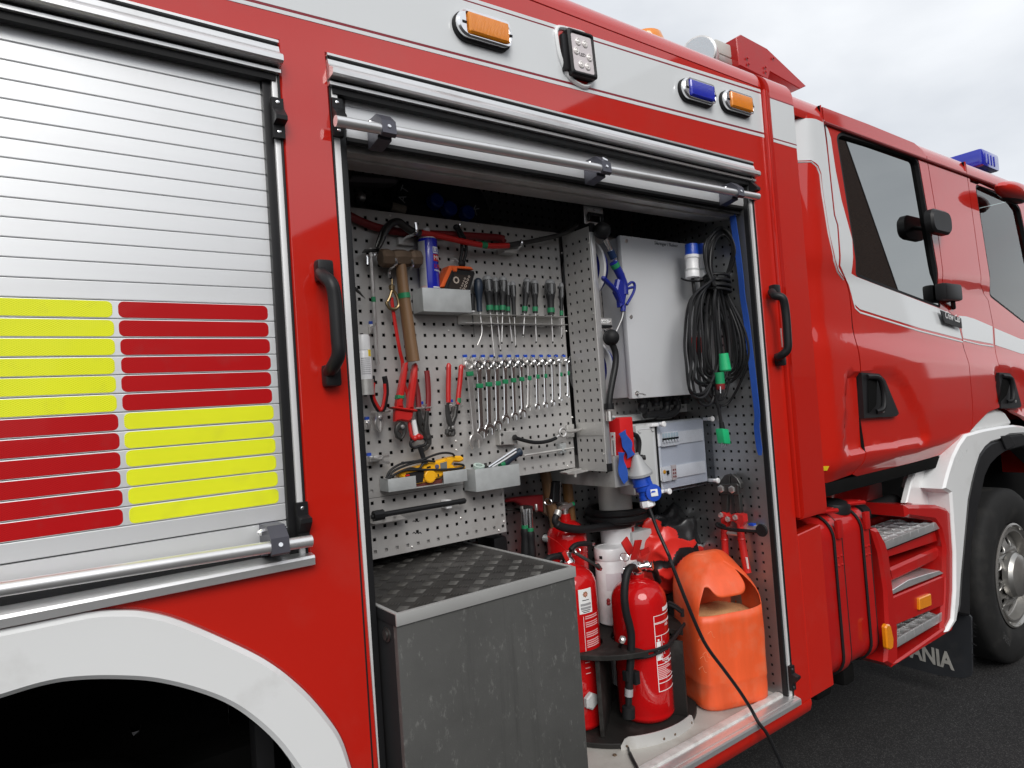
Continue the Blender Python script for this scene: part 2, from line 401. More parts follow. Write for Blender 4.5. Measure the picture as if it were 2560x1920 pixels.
def retro(name, base, lo):
    """prismatic reflective film: cells with paler seams"""
    m = mat(name, base, .40, 0, .15, spec=.2, var=.10, vs=9, dirt=(*[c*.62+.03 for c in base], .55), dirt_scale=12, dirt_lo=.56, dirt_hi=.70); t = m.node_tree; l = t.links.new; b = t.nodes['Principled BSDF']
    tc = N(t, 'ShaderNodeTexCoord'); sp = N(t, 'ShaderNodeSeparateXYZ'); l(tc.outputs['Object'], sp.inputs[0])
    def wv(sgn):
        a = N(t, 'ShaderNodeMath', operation='MULTIPLY'); a.inputs[1].default_value = .55; l(sp.outputs['X'], a.inputs[0])
        c = N(t, 'ShaderNodeMath', operation='MULTIPLY'); c.inputs[1].default_value = sgn; l(sp.outputs['Z'], c.inputs[0])
        d = N(t, 'ShaderNodeMath', operation='ADD'); l(a.outputs[0], d.inputs[0]); l(c.outputs[0], d.inputs[1])
        e = N(t, 'ShaderNodeMath', operation='PINGPONG'); e.inputs[1].default_value = .0021; l(d.outputs[0], e.inputs[0])
        f = N(t, 'ShaderNodeMath', operation='LESS_THAN'); f.inputs[1].default_value = .00042; l(e.outputs[0], f.inputs[0]); return f
    w1, w2 = wv(1), wv(-1)
    mxm = N(t, 'ShaderNodeMath', operation='MAXIMUM'); l(w1.outputs[0], mxm.inputs[0]); l(w2.outputs[0], mxm.inputs[1])
    old = b.inputs['Base Color'].links[0].from_socket
    mx = N(t, 'ShaderNodeMix', data_type='RGBA'); mx.inputs['B'].default_value = (*lo, 1); l(mxm.outputs[0], mx.inputs['Factor']); l(old, mx.inputs['A']); l(mx.outputs['Result'], b.inputs['Base Color'])
    return m
RYEL = retro('reflective_yellow', (.68, .73, .005), (.88, .90, .05))
RRED = retro('reflective_red', (.40, .002, .004), (.48, .008, .010))
def glassmat(name, tint, gl, mixf):
    m = bpy.data.materials.new(name); m.use_nodes = True; t = m.node_tree; t.nodes.clear(); l = t.links.new
    o = N(t, 'ShaderNodeOutputMaterial'); tr = N(t, 'ShaderNodeBsdfTransparent'); tr.inputs['Color'].default_value = (*tint, 1)
    g = N(t, 'ShaderNodeBsdfGlossy'); g.inputs['Roughness'].default_value = gl; g.inputs['Color'].default_value = (.92, .95, .94, 1)
    fr = N(t, 'ShaderNodeFresnel'); fr.inputs['IOR'].default_value = mixf; mx = N(t, 'ShaderNodeMixShader')
    ge = N(t, 'ShaderNodeNewGeometry'); iv = N(t, 'ShaderNodeMath', operation='SUBTRACT'); iv.inputs[0].default_value = 1; l(ge.outputs['Backfacing'], iv.inputs[1]); mu = N(t, 'ShaderNodeMath', operation='MULTIPLY'); l(fr.outputs[0], mu.inputs[0]); l(iv.outputs[0], mu.inputs[1])
    l(mu.outputs[0], mx.inputs[0]); l(tr.outputs[0], mx.inputs[1]); l(g.outputs[0], mx.inputs[2]); l(mx.outputs[0], o.inputs['Surface']); return m
GLASSD = glassmat('tinted_side_glass', (.05, .055, .055), .008, 4.4)
GLASSC = glassmat('clear_side_glass', (.72, .80, .78), .006, 1.8)
LIDM = glassmat('clear_lid', (.88, .89, .91), .05, 1.35)
LENSC = mat('clear_lens', (.62, .56, .57), .18, 0, 1, var=.1, vs=60, bump=.2, bs=150)

# ------------------------------------------------------------------ ground
def asphalt():
    m = bpy.data.materials.new('asphalt'); m.use_nodes = True; t = m.node_tree; b = t.nodes['Principled BSDF']; l = t.links.new
    tc = N(t, 'ShaderNodeTexCoord')
    v = N(t, 'ShaderNodeTexVoronoi'); v.inputs['Scale'].default_value = 230; l(tc.outputs['Object'], v.inputs['Vector'])
    n = N(t, 'ShaderNodeTexNoise'); n.inputs['Scale'].default_value = 1.1; n.inputs['Detail'].default_value = 7; l(tc.outputs['Object'], n.inputs['Vector'])
    r = N(t, 'ShaderNodeValToRGB'); r.color_ramp.elements[0].color = (.012, .012, .013, 1); r.color_ramp.elements[1].color = (.032, .031, .031, 1); l(n.outputs['Fac'], r.inputs['Fac'])
    cr = N(t, 'ShaderNodeValToRGB'); cr.color_ramp.elements[0].position = .72; cr.color_ramp.elements[0].color = (0, 0, 0, 1); cr.color_ramp.elements[1].position = .95; cr.color_ramp.elements[1].color = (.042, .041, .040, 1)
    sp = N(t, 'ShaderNodeSeparateColor'); l(v.outputs['Color'], sp.inputs[0]); l(sp.outputs['Red'], cr.inputs['Fac'])
    a = N(t, 'ShaderNodeMix', data_type='RGBA', blend_type='ADD'); a.inputs['Factor'].default_value = 1; l(r.outputs['Color'], a.inputs['A']); l(cr.outputs['Color'], a.inputs['B']); l(a.outputs['Result'], b.inputs['Base Color'])
    b.inputs['Roughness'].default_value = .9; b.inputs['Specular IOR Level'].default_value = .15
    bu = N(t, 'ShaderNodeBump'); bu.inputs['Strength'].default_value = .5; bu.inputs['Distance'].default_value = .002; l(v.outputs['Distance'], bu.inputs['Height']); l(bu.outputs['Normal'], b.inputs['Normal'])
    return m
g = mk('ground', ([(-400, -400, -.035), (400, -400, -.035), (400, 400, -.035), (-400, 400, -.035)], [(0, 1, 2, 3)]), asphalt(), smooth=False); g['kind'] = 'structure'

# ------------------------------------------------------------------ brick building behind the photographer (seen in the paintwork and the door glass)
def brickmat():
    m = bpy.data.materials.new('brickwork'); m.use_nodes = True; t = m.node_tree; b = t.nodes['Principled BSDF']; l = t.links.new
    tc = N(t, 'ShaderNodeTexCoord'); mp = N(t, 'ShaderNodeMapping'); mp.inputs['Rotation'].default_value = (R_(90), 0, 0); l(tc.outputs['Object'], mp.inputs['Vector'])
    k = N(t, 'ShaderNodeTexBrick'); k.inputs['Scale'].default_value = 4.4; k.inputs['Color1'].default_value = (.13, .07, .05, 1); k.inputs['Color2'].default_value = (.09, .05, .038, 1); k.inputs['Mortar'].default_value = (.16, .145, .13, 1)
    k.inputs['Mortar Size'].default_value = .012; l(mp.outputs['Vector'], k.inputs['Vector']); l(k.outputs['Color'], b.inputs['Base Color']); b.inputs['Roughness'].default_value = .85
    return m
bt = thing('brick_building', 'dark brick gabled building across the yard, mirrored in the truck paint and glass', 'building', (17, -13.5, 0))
gab = [(1.0, 0), (38.0, 0), (38.0, 1.5), (30.8, 13.9), (20.0, 14.0), (1.0, 3.6)]
by0, by1 = -13.5, -30.0
vs = [(x, by0, z) for x, z in gab]+[(x, by1, z) for x, z in gab]
mk('wall', (vs, [(0, 1, 2, 3, 4, 5), (6, 11, 10, 9, 8, 7), (0, 6, 7, 1), (1, 7, 8, 2), (5, 11, 6, 0)]), brickmat(), bt, smooth=False)
ROOF = mat('slate_roof', (.05, .045, .045), .7, var=.2)
for i in range(2, 5):            # three roof planes laid over the gable outline
    (xa, za_), (xb, zb_) = gab[i], gab[i+1]; n_ = Vector((zb_-za_, 0, -(xb-xa))).normalized(); n_ = n_ if n_.z > 0 else -n_
    v8 = [Vector((x, yy, z))+n_*h for h in (.01, .07) for (x, z, yy) in ((xa, za_, by0+.02), (xb, zb_, by0+.02), (xb, zb_, by1-.02), (xa, za_, by1-.02))]
    mk('roof', (v8, [(0, 1, 2, 3), (4, 7, 6, 5), (0, 4, 5, 1), (1, 5, 6, 2), (2, 6, 7, 3), (3, 7, 4, 0)]), ROOF, bt, smooth=False)

# ------------------------------------------------------------------ the fire truck: body shell
T = thing('fire_truck', 'red fire truck with white band and one roller shutter of its side locker raised', 'fire truck', (2.0, 1.2, 0))
YL = -1.5                                # rear end of what is built
OX0, OX1, OZ0, OZ1 = .668, 2.487, .565, 2.742      # open locker
S1R, S1B, S1T = .546, 1.497, 2.738                 # closed shutter: right edge, bottom, top
ZC = 3.092                                         # where the roof edge starts to curve
arch_out = spline([W(cC(*p), 0) for p in [(0, 668), (300, 608), (560, 558), (740, 549), (900, 560), (1100, 612), (1400, 740), (1650, 870), (1850, 1030), (2000, 1200), (2090, 1340), (2150, 1520)]], 7)
arch_in = spline([W(cC(*p), 0) for p in [(0, 1085), (250, 1010), (450, 976), (700, 968), (950, 985), (1200, 1045), (1400, 1125), (1560, 1235), (1700, 1370), (1815, 1524)]], 7)
ao = [(v.x, v.z) for v in arch_out]; ai = [(v.x, v.z) for v in arch_in]
axc = ao[0][0]-.03                                   # axle line: the arch is mirrored about it
def mirror(l): return [(2*axc-x, z) for x, z in reversed(l)]
tail = [(ao[-1][0]+.04, .80), (ao[-1][0]+.05, .52)]
arch_edge = [(2*axc-x, z) for x, z in reversed(tail)]+mirror(ao)+ao+tail
skin = [(YL, .52)]+[arch_edge[0]]+arch_edge[1:]+[(2.605, .515), (2.605, ZC), (YL, ZC)]
skin = [(YL, .52)]+arch_edge+[(2.605, .515), (2.605, ZC), (YL, ZC)]
h1 = [(YL+.25, S1B), (S1R, S1B), (S1R, S1T), (YL+.25, S1T-.02)]
h2 = [(OX0+.026, .548), (OX1, .548), (OX1, OZ1+.01), (OX0, OZ1-.004)]
mk('side_panel', plate(skin, 0, .028, .005, [h1, h2]), RED, T)
# roof edge: quarter round running the length of the body
cove = [(.102-.102*math.cos(R_(a)), ZC+.102*math.sin(R_(a))) for a in range(0, 91, 9)]
cin = [(y+.012*math.cos(R_(a)), z-.012*math.sin(R_(a))-.004) for (y, z), a in zip(cove, range(0, 91, 9))]
mk('roof_edge', extr([(p[0], p[1]) for p in cove]+list(reversed([(max(q[0], .012), q[1]) for q in cin])), YL, 2.605), RED, T)
mk('roof', box(YL, 2.58, .102, 2.45, ZC+.07, ZC+.10, .003), RED, T)
mk('far_side_panel', box(YL, 2.60, 2.46, 2.49, 1.30, ZC+.06, .003), RED, T)
mk('front_bulkhead', box(2.56, 2.60, .03, 2.46, .60, ZC+.06, .003), RED, T)
mk('rear_bulkhead', box(YL, YL+.03, .03, 2.46, .60, ZC+.06, .003), RED, T)
mk('locker_ceiling', box(OX0-.10, 2.56, .031, 2.45, 2.745, 2.77, .002), INT, T)
# rounded lower edge under the sill
lower = [(-.002, .517), (-.004, .50), (.004, .47), (.03, .445), (.08, .435), (.08, .46), (.03, .52)]
mk('lower_edge', extr(lower, ao[-1][0]+.10, 2.60), RED, T)
# band, pinstripes
def line2(a, b):
    A, B = W(a, 0), W(b, 0); k = (B.z-A.z)/(B.x-A.x); return lambda x: A.z+(x-A.x)*k
e1 = line2(cD(0, 183), cE(1517, 1045)); e2 = line2(cD(0, 155), cE(1512, 1021)); e3 = line2(cD(0, 133), cE(1510, 1006))
t1 = line2(cD(1085, 0), cE(1453, 696)); t2 = line2(cD(1120, 0), cE(1450, 682)); t3 = line2(cD(1205, 0), cE(1447, 660))
t1b = lambda x: min(t1(x), ZC-.026); t2b = lambda x: min(t2(x), ZC-.016); t3b = lambda x: min(t3(x), ZC-.002)
XA, XB = YL, 2.600
def strip(lo, hi, y=-.0012, th=.0012, xa=XA, xb=XB): return plate([(xa, lo(xa)), (xb, lo(xb)), (xb, hi(xb)), (xa, hi(xa))], y, th, 0)
mk('white_pinstripe', strip(e1, e2), BANDW, T); mk('red_pinstripe', strip(e2, e3, -.0008, .0008), PIN, T)
mk('white_band', strip(e3, t1), BANDW, T); mk('red_pinstripe', strip(t1, t2, -.0008, .0008), PIN, T); mk('white_pinstripe', strip(t2, t3), BANDW, T)

# ------------------------------------------------------------------ roller shutters
def header(x0, x1, zt, dz, par):
    pr = [(.02, 0), (-.005, 0), (-.005, -.006), (.010, -.006), (.010, -.016), (-.004, -.016), (-.008, -.030), (-.020, -.042), (-.030, -.046), (-.034, -.052), (-.034, -.063), (-.028, -.067), (.004, -.067), (.004, -.074), (-.010, -.075), (-.010, -.083), (.02, -.084)]
    o = mk('rain_rail', extr([(y, zt+z) for y, z in pr], x0, x1, dz), ALU, par, ang=20)
    a = lambda y, z: [Vector((x0+.004, y, zt+z)), Vector((x1-.004, y, zt+z+dz))]
    mk('rubber_seal', join(tube(a(-.001, -.011), .0052, 8), tube(a(-.003, -.0705), .004, 8), extr([(.0, zt-.084), (.022, zt-.084), (.022, zt-.10), (.0, zt-.10)], x0+.01, x1-.01, dz)), RUB, par)
def guide(x0, x1, x2, x3, z0, z1, par):
    """x0..x1 black channel, x1..x2 pale strip, x2..x3 seal"""
    mk('shutter_channel', box(min(x0, x1), max(x0, x1), .012, .075, z0, z1, .002), BLK, par)
    mk('guide_strip', box(min(x1, x2), max(x1, x2), .004, .03, z0, z1, .0015), STRIP, par)
    mk('rubber_seal', box(min(x2, x3), max(x2, x3), -.001, .02, z0, z1, .002), RUB, par)
def latch(x, z, par, bottom=False):
    w = .0135
    pr = [(.004, .047), (-.010, .047), (-.010, .022), (-.013, .020), (-.034, -.004), (-.034, -.014), (-.010, -.020), (-.010, -.05), (.004, -.05)]
    if bottom: pr = [(y, -zz) for y, zz in pr]
    b = mk('shutter_stop', extr([(y, z+zz) for y, zz in pr], x-w, x+w), BLK, par)
    s = []
    for dz in (.036, -.036): s.append(lathe((x, -.0095, z+dz), (0, -1, 0), [(0, .0048), (.0015, .0046), (.0022, .003), (.0022, .0002)], 10))
    mk('screw', join(*s), CHR, par)
S1 = mk('roller_shutter', box(YL+.25, S1R-.04, .040, .044, S1B, S1T-.05, 0), BLKM, T); S1.name = 'roller_shutter'; WO[S1.name] = wloc(S1)  # black sheet added behind the slats to darken their gaps
SP = .03942; Z0 = 2.610; SX = .506
def slat_geom(x0, x1, h):
    p = [(.0305, -h/2), (.0292, -h/2+.0010), (.0290, -h/2+.0016), (.0290, h/2-.0016), (.0292, h/2-.0010), (.0305, h/2), (.0385, h/2), (.0385, -h/2)]
    return extr([(y, z) for y, z in p], x0, x1)
first = None
for k in range(-2, 27):
    zc_ = Z0-(k-.5)*SP
    if first is None:
        first = mk('slat', xf(slat_geom(YL+.25, SX, SP-.0014), Matrix.Translation((0, 0, zc_))), SLAT, S1, ang=12)
        z00 = zc_
    else: dup(first, (0, 0, zc_-z00), S1)
zb = Z0-26*SP
mk('bottom_rail', extr([(.029, zb-.002), (.028, zb-.04), (.030, zb-.058), (.040, zb-.062), (.040, zb-.002)], YL+.25, SX), SLAT, S1, ang=15)
mk('bottom_seal', box(YL+.25, SX, .030, .040, zb-.078, zb-.062, .002), RUB, S1)
header(YL+.2, S1R, S1T, 0, S1)
guide(SX, .527, .540, S1R-.001, S1B, S1T-.084, S1)
latch(.5335, 2.545, S1); latch(.5335, 1.575, S1, True)
mk('sill', extr([(-.020, 1.500), (-.023, 1.494), (-.022, 1.478), (-.012, 1.475), (-.006, 1.480), (.004, 1.480), (.045, 1.482), (.045, 1.508), (.02, 1.506)], YL+.2, .552), ALU, S1, ang=20)
# film strips: two columns, yellow over red and red over yellow
xL1 = W(cB(672, 290), .029).x; xR0 = W(cB(706, 290), .029).x; xR1 = W(cB(1592, 290), .029).x; wdt = xR1-xR0
def decal_geom(x0, x1, h, r=.011): return plate(rrect(x0, x1, -h/2, h/2, r, 4), .0284, .0026, .0004)
for col in range(3):
    x0 = [xR0, xL1-wdt, xL1-wdt-(xR0-xL1)-wdt][col]; proto = {}
    for k in range(14, 26):
        yel = (k < 20) == (col == 1)
        zc_ = Z0-(k-.5)*SP; key = yel
        if key not in proto: proto[key] = (mk('reflective_strip', xf(decal_geom(x0, x0+wdt, .0345), Matrix.Translation((0, 0, zc_))), RYEL if yel else RRED, S1), zc_)
        else: dup(proto[key][0], (random.uniform(-.0015, .0015), 0, zc_-proto[key][1]+random.uniform(-.0006, .0006)), S1)
def hbar(p0, p1, par, br, lock=None):
    mk('handle_bar', tube([p0, p1], .0137, 16), ALU, par)
    d = (p1-p0)
    for i, t in enumerate(br):
        q = p0+d*t; w = .020
        pr = [(.03, .045), (-.030, .045), (-.058, .020), (-.062, -.014), (-.050, -.020), (-.050, -.012), (-.030, -.012), (-.030, -.020), (.028, -.03)]
        b = mk('bar_bracket', extr([(y, q.z+z) for y, z in pr], q.x-w, q.x+w), GREYB, par, ang=15)
        bo = [lathe((q.x+s*w, -.005, q.z+.030), (s, 0, 0), [(0, .0075), (.006, .0075), (.007, .0065), (.012, .005), (.015, .001)], 10) for s in (-1, 1)]
        bo.append(lathe((q.x, -.059, q.z+.004), (0, -1, .4), [(0, .0055), (.003, .005), (.0032, .001)], 10))
        mk('bolt', join(*bo), CHR, par)
        if lock == i: mk('lock_cylinder', lathe((q.x+.004, -.046, q.z+.030), (0, -1, .8), [(0, .011), (.006, .011), (.007, .009), (.007, .0005)], 14), CHR, par)
_b1 = W(cB(1846, 1545), -.045); _b0 = W(cC(0, 427), -.045); _b0 = _b1+(_b0-_b1)*((_b1.x-(YL+.3))/(_b1.x-_b0.x))
hbar(_b0, _b1, S1, [1-.075/(_b1.x-_b0.x), .05])
# raised shutter of the open locker
S2 = mk('roller_shutter', box(.72, 2.47, .044, .047, 2.54, 2.68, 0), BLKM, T)
za, zb2 = W(cD(185, 815), .03).z, W(cD(200, 1050), .03).z
za2, zb3 = W(cE(1400, 1392), .03).z, W(cE(1405, 1555), .03).z
XSL, XSR = .722, 2.462
mk('slat', xf(slat_geom(XSL, XSR, .042), Matrix.Translation((0, 0, za+.0225))), SLAT, S2, ang=12)
mk('bottom_rail', extr([(.029, za), (.028, za-.05), (.028, zb2+.012), (.031, zb2), (.042, zb2), (.042, za)], XSL, XSR, .025), SLAT, S2, ang=15)
mk('bottom_seal', extr([(.030, zb2), (.030, zb2-.010), (.036, zb2-.016), (.046, zb2-.014), (.046, zb2)], XSL, XSR, .025), RUB, S2)
header(OX0, OX1+.012, OZ1-.002, .012, S2)
guide(OX0+.044, OX0+.024, OX0+.006, OX0+.001, OZ0, OZ1-.085, S2)
guide(2.455, 2.468, 2.480, OX1-.001, OZ0, OZ1-.075, S2)
latch(OX0+.016, W(cA(1998, 690), 0).z-.004, S2); latch(2.474, W(cE(1470, 1450), 0).z, S2); latch(2.474, OZ0+.075, S2, True)
hbar(W(cD(118, 928), -.045), W(cE(1520, 1512), -.045), S2, [.078, .515, .925], lock=1)
# inner roller housing under the ceiling
rh1, rh2 = W(cD(205, 1165), .06).z, W(cD(215, 1232), .10).z
mk('roller_housing', join(extr([(.060, rh1), (.060, zb2+.05), (.10, zb2+.05), (.10, rh1)], .70, 2.45, .02), extr([(.10, rh2), (.10, zb2+.03), (.22, zb2+.06), (.22, rh2+.02)], .70, 2.45, .02)), ALUD, T, ang=15)
# locker sill and floor
mk('sill', extr([(-.022, .558), (-.025, .552), (-.024, .535), (-.014, .530), (.0, .534), (.03, .534), (.03, .566), (.012, .566)], OX0+.03, OX1+.006), ALU, S2, ang=20)
mk('floor_edge', extr([(.028, .560), (.028, .574), (.044, .577), (.060, .574), (.060, .560)], OX0+.04, 2.45), mat('scuffed_white_strip', (.66, .65, .63), .5, .3, var=.2, vs=30, dirt=(.34, .31, .28, .7), dirt_scale=14, dirt_lo=.48), T)
mk('sill_tread', box(OX0+.03, OX1, -.010, .032, .556, .562, .001), ALUD, T)
mk('locker_floor', box(OX0-.05, 2.56, .030, 2.4, .535, .565, .002), FLOORM, T)
mk('underbody', join(box(.70, 2.55, .20, 2.3, .40, .53, .01), box(YL, 2.6, .7, .9, .60, .80, .01), box(YL, 2.6, 1.6, 1.8, .60, .80, .01)), DARK, T)

# ------------------------------------------------------------------ rear wheel arch
ring = mirror(ao)+ao; ringi = mirror(ai)+ai
ro = ring+[(ao[-1][0]+.04, .80), (ao[-1][0]+.05, .53), (ai[-1][0]+.06, .53), (ai[-1][0]+.045, .80)]+list(reversed(ringi))
lx = 2*axc
ro += [(lx-ai[-1][0]-.045, .80), (lx-ai[-1][0]-.06, .53), (lx-ao[-1][0]-.05, .53), (lx-ao[-1][0]-.04, .80)]
mk('wheel_arch', plate(ro, -.020, .055, .010), WHITE, T)
hole_a = XZ(cC, [(790, 1275), (870, 1257), (858, 1310), (825, 1338)], 1.3); hole_b = XZ(cC, [(968, 1480), (1160, 1405), (1188, 1524), (1190, 1560), (1020, 1560)], 1.3)
wb = [(axc-1.2, .30), (axc+.70, .30), (axc+.70, 1.48), (axc-1.2, 1.48)]
mk('wheel_well', join(plate(wb, 1.3, .02, 0, [hole_a, hole_b]), box(axc-.72, axc+.72, .03, 1.3, 1.44, 1.47, .005), box(axc+.70, axc+.72, .03, 1.3, .5, 1.45, .003)), DARK, T)
mk('mud_bracket', box(W(cC(1560, 1400), .42).x, W(cC(1672, 1400), .42).x, .40, .46, .55, W(cC(1560, 1240), .42).z, .004), BLKM, T)
# ------------------------------------------------------------------ wheels
def wheel(name, cx, cz, y, R, par, tm_=None, rm_=None):
    TYRE_, RIM_ = tm_ or TYRE, rm_ or RIM
    tp = [(.30, R*.60), (.015, R*.585), (-.006, R*.62), (-.018, R*.74), (-.020, R*.80), (-.012, R*.90), (.004, R*.965), (.022, R*.995), (.05, R), (.26, R), (.29, R*.97), (.31, R*.85)]
    w = mk(name, lathe((cx, y, cz), (0, 1, 0), tp, 64), TYRE_, par, ang=40)
    rr = R*.585
    mk('rim', lathe((cx, y, cz), (0, 1, 0), [(.02, rr*.98), (-.006, rr*1.02), (-.012, rr*.985), (.008, rr*.95), (.012, rr*.90), (-.004, rr*.89), (-.004, rr*.86), (.05, rr*.84), (.065, rr*.80)], 56, False), RIM_, w, ang=25)
    holes = [circ(cx+rr*.645*math.cos(R_(36*i+10)), cz+rr*.645*math.sin(R_(36*i+10)), rr*.085, 12) for i in range(10)]
    g = plate(circ(cx, cz, rr*.845, 48), 0, .012, .003, holes)
    vs = []
    for v in g[0]:
        d = math.hypot(v.x-cx, v.z-cz)/rr; vs.append(Vector((v.x, v.y+y+.055-.05*max(0, min(1, (.85-d)/.35)), v.z)))
    mk('wheel_disc', (vs, g[1]), RIM_, w, ang=25)
    mk('hub_cap', lathe((cx, y, cz), (0, -1, 0), [(-.02, rr*.44), (.012, rr*.44), (.02, rr*.42), (.034, rr*.40), (.052, rr*.30), (.060, rr*.15), (.062, rr*.14), (.062, .001)], 36), RIM_, w)
    mk('well_dark', lathe((cx, y+.12, cz), (0, 1, 0), [(0, rr*.9), (.01, rr*.9)], 24), DARK, w)
    for i in range(12):
        q_ = Vector((cx+rr*.955*math.cos(R_(30*i)), y-.004, cz+rr*.955*math.sin(R_(30*i))))
        if i == 0: st0 = mk('rim_stud', lathe(q_, (0, -1, 0), [(0, .008), (.008, .006), (.009, .001)], 8), RIM_, w)
        else: dup(st0, (rr*.955*(math.cos(R_(30*i))-1), 0, rr*.955*math.sin(R_(30*i))), w)
    return w
WH = wheel('wheel', 5.07, .512, .035, .547, T)
tx = text('AH31', (0, 0, 0), (1, 0, 0), (0, 0, 1), .055, .002)
vs = []
for v in tx[0]:
    a = R_(222)+v.x/.44; rad = .415+v.z
    vs.append(Vector((5.07+rad*math.cos(a), .016+v.y, .512+rad*math.sin(a))))
mk('tyre_lettering', ([Vector((2*5.07-v.x, v.y, v.z)) for v in vs] if False else vs, tx[1]), mat('moulded_rubber', (.045, .045, .044), .7), WH)
wheel('wheel', axc+.02, .505, .16, .54, T, DARK, DARK)  # tyre and rim near black: shade of the arch put into their colour

# ------------------------------------------------------------------ column at the front of the body
cz0 = 1.252
col = [(0, cz0+.02), (.005, cz0), (.05, cz0-.02)]
arcp = [(.102-.102*math.cos(R_(a)), ZC-.02+.102*math.sin(R_(a))) for a in range(0, 91, 10)]
prof = [(-.028, cz0+.03), (-.022, cz0+.008), (.0, cz0)]+[(.06, cz0)]+[(.15, ZC+.05), (.15, ZC+.08)]+[(y-.028, z) for y, z in reversed(arcp)]
mk('corner_column', extr(prof, 2.622, 2.80), RED, T, ang=25)
mk('column_edge', join(box(2.606, 2.622, -.014, .03, cz0+.01, ZC-.01, .006)), RED, T)
def cstrip(nm, lo, hi, m_): mk(nm, plate([(2.6215, lo(2.62)), (2.8005, lo(2.80)), (2.8005, hi(2.80)), (2.6215, hi(2.62))], -.0292, .0012, 0), m_, T)
zz = lambda p, q: line2x(p, q)
def line2x(p, q):
    A, B = W(p, -.028), W(q, -.028); k = (B.z-A.z)/(B.x-A.x); return lambda x: A.z+(x-A.x)*k
cl1 = line2x(cE(1535, 1060), cE(1808, 1140)); cl2 = line2x(cE(1533, 1040), cE(1806, 1118)); cl3 = line2x(cE(1532, 1028), cE(1805, 1108))
cu1 = line2x(cE(1470, 706), cE(1762, 808)); cu2 = line2x(cE(1468, 695), cE(1760, 798)); cu3 = line2x(cE(1462, 680), cE(1757, 780))
cstrip('white_pinstripe', cl1, cl2, BANDW); cstrip('red_pinstripe', cl2, cl3, PIN); cstrip('white_band', cl3, cu1, BANDW); cstrip('red_pinstripe', cu1, cu2, PIN)
mk('lower_corner_panel', plate([(2.612, .512), (2.795, .512), (2.795, 1.205), (2.612, 1.190)], .004, .05, .004), RED, T)
mk('body_hinge', box(2.604, 2.612, -.003, .004, 1.98, 2.06, .001), ALUD, T)

# ------------------------------------------------------------------ cab
def P11(*pts): return XZ(c11, pts, 0)
def PF(*pts): return XZ(cF, pts, 0)
seam1 = PF((290, 806), (303, 920), (330, 1130), (385, 1650))+P11((502, 10), (520, 275), (560, 330), (588, 380), (604, 440), (614, 520), (630, 740), (650, 900), (665, 1150), (688, 1480), (680, 1560), (655, 1625))
seam2 = PF((1392, 1240), (1405, 1340), (1448, 1650))+P11((1440, 395), (1470, 450), (1500, 490), (1530, 640), (1545, 800), (1555, 1000), (1560, 1185))
dfront = PF((1095, 1200), (1118, 1340), (1160, 1590))+P11((1145, 0), (1188, 330), (1213, 500), (1250, 565), (1297, 605), (1332, 740), (1355, 900), (1376, 1150), (1380, 1250), (1370, 1335))
ZR = ZC
def gap(l, d): return [(x+d, z) for x, z in l]
def sd_poly(poly):
    P = [Vector(p) for p in poly]
    def f(x, z):
        q = Vector((x, z)); best = 9; ins = False; n = len(P)
        for i in range(n):
            a, b = P[i], P[(i+1) % n]; e = b-a; t = max(0, min(1, (q-a).dot(e)/max(e.dot(e), 1e-12))); best = min(best, (q-a-e*t).length)
            if (a.y > z) != (b.y > z) and x < (b.x-a.x)*(z-a.y)/(b.y-a.y)+a.x: ins = not ins
        return best if ins else -best
    return f
def sm(a, b, x): t = max(0, min(1, (x-a)/(b-a))); return t*t*(3-2*t)
pocket1 = sd_poly(P11((560, 950), (880, 958), (950, 1030), (1060, 1250), (1100, 1370), (1080, 1425), (900, 1450), (545, 1500), (555, 1200)))
creaseT = line2(c11(630, 650), c11(1340, 770)); creaseB = line2(c11(630, 850), c11(1350, 930))
pocket2 = sd_poly(P11((1520, 940), (1680, 945), (1760, 1020), (1900, 1250), (1560, 1250)))
def hf_cab(x, z):
    y = 0.0
    t, b = creaseT(x), creaseB(x)
    y += .018*sm(b, t, z)*(1-sm(2.28, 2.42, z))
    y += .020*max(sm(0, .030, pocket1(x, z)), sm(0, .030, pocket2(x, z)))
    y += .06*sm(1.46, 1.33, z)
    y += 0.0                       # tumblehome of the upper cab
    y += .05*sm(3.0, 2.86, x)
    return y
qpts = [(2.815, 3.055), (2.815, 1.36), (2.90, 1.34)]+list(reversed(seam1))[0:]
quarter = [(2.815, 3.06), (2.815, 1.372), (2.86, 1.352)]+gap(list(reversed(seam1)), -.006)+[(seam1[0][0]-.004, 3.06)]
mk('cab_quarter_panel', relief(quarter, 0, .03, .03, hf_cab), RED, T)
# crew door
topd = PF((300, 822), (650, 955), (1000, 1098), (1060, 1150))
door1 = gap(seam1[1:], .004)[:]
door1 = [(seam1[0][0]+.006, W(cF(300, 822)).z)]+gap(seam1, .004)[1:]+P11((700, 1638), (1000, 1565), (1250, 1492), (1320, 1430))+gap(list(reversed(dfront)), -.004)+list(reversed(topd[1:]))
win1 = rpoly(PF((400, 1045), (440, 1008), (985, 1180), (1035, 1225))+P11((1196, 545), (636, 334)), .03, 4)
CD = mk('cab_door', relief(door1, 0, .03, .028, hf_cab, [win1]), RED, T)
def hsh(g, extra=0.0): return [Vector((v.x, v.y+hf_cab(v.x, v.z)+extra, v.z)) for v in g[0]], g[1]
def cabplate(pts, y, th, ch=.0005, holes=(), step=.05):
    return relief(pts, y, th, step, hf_cab, holes)
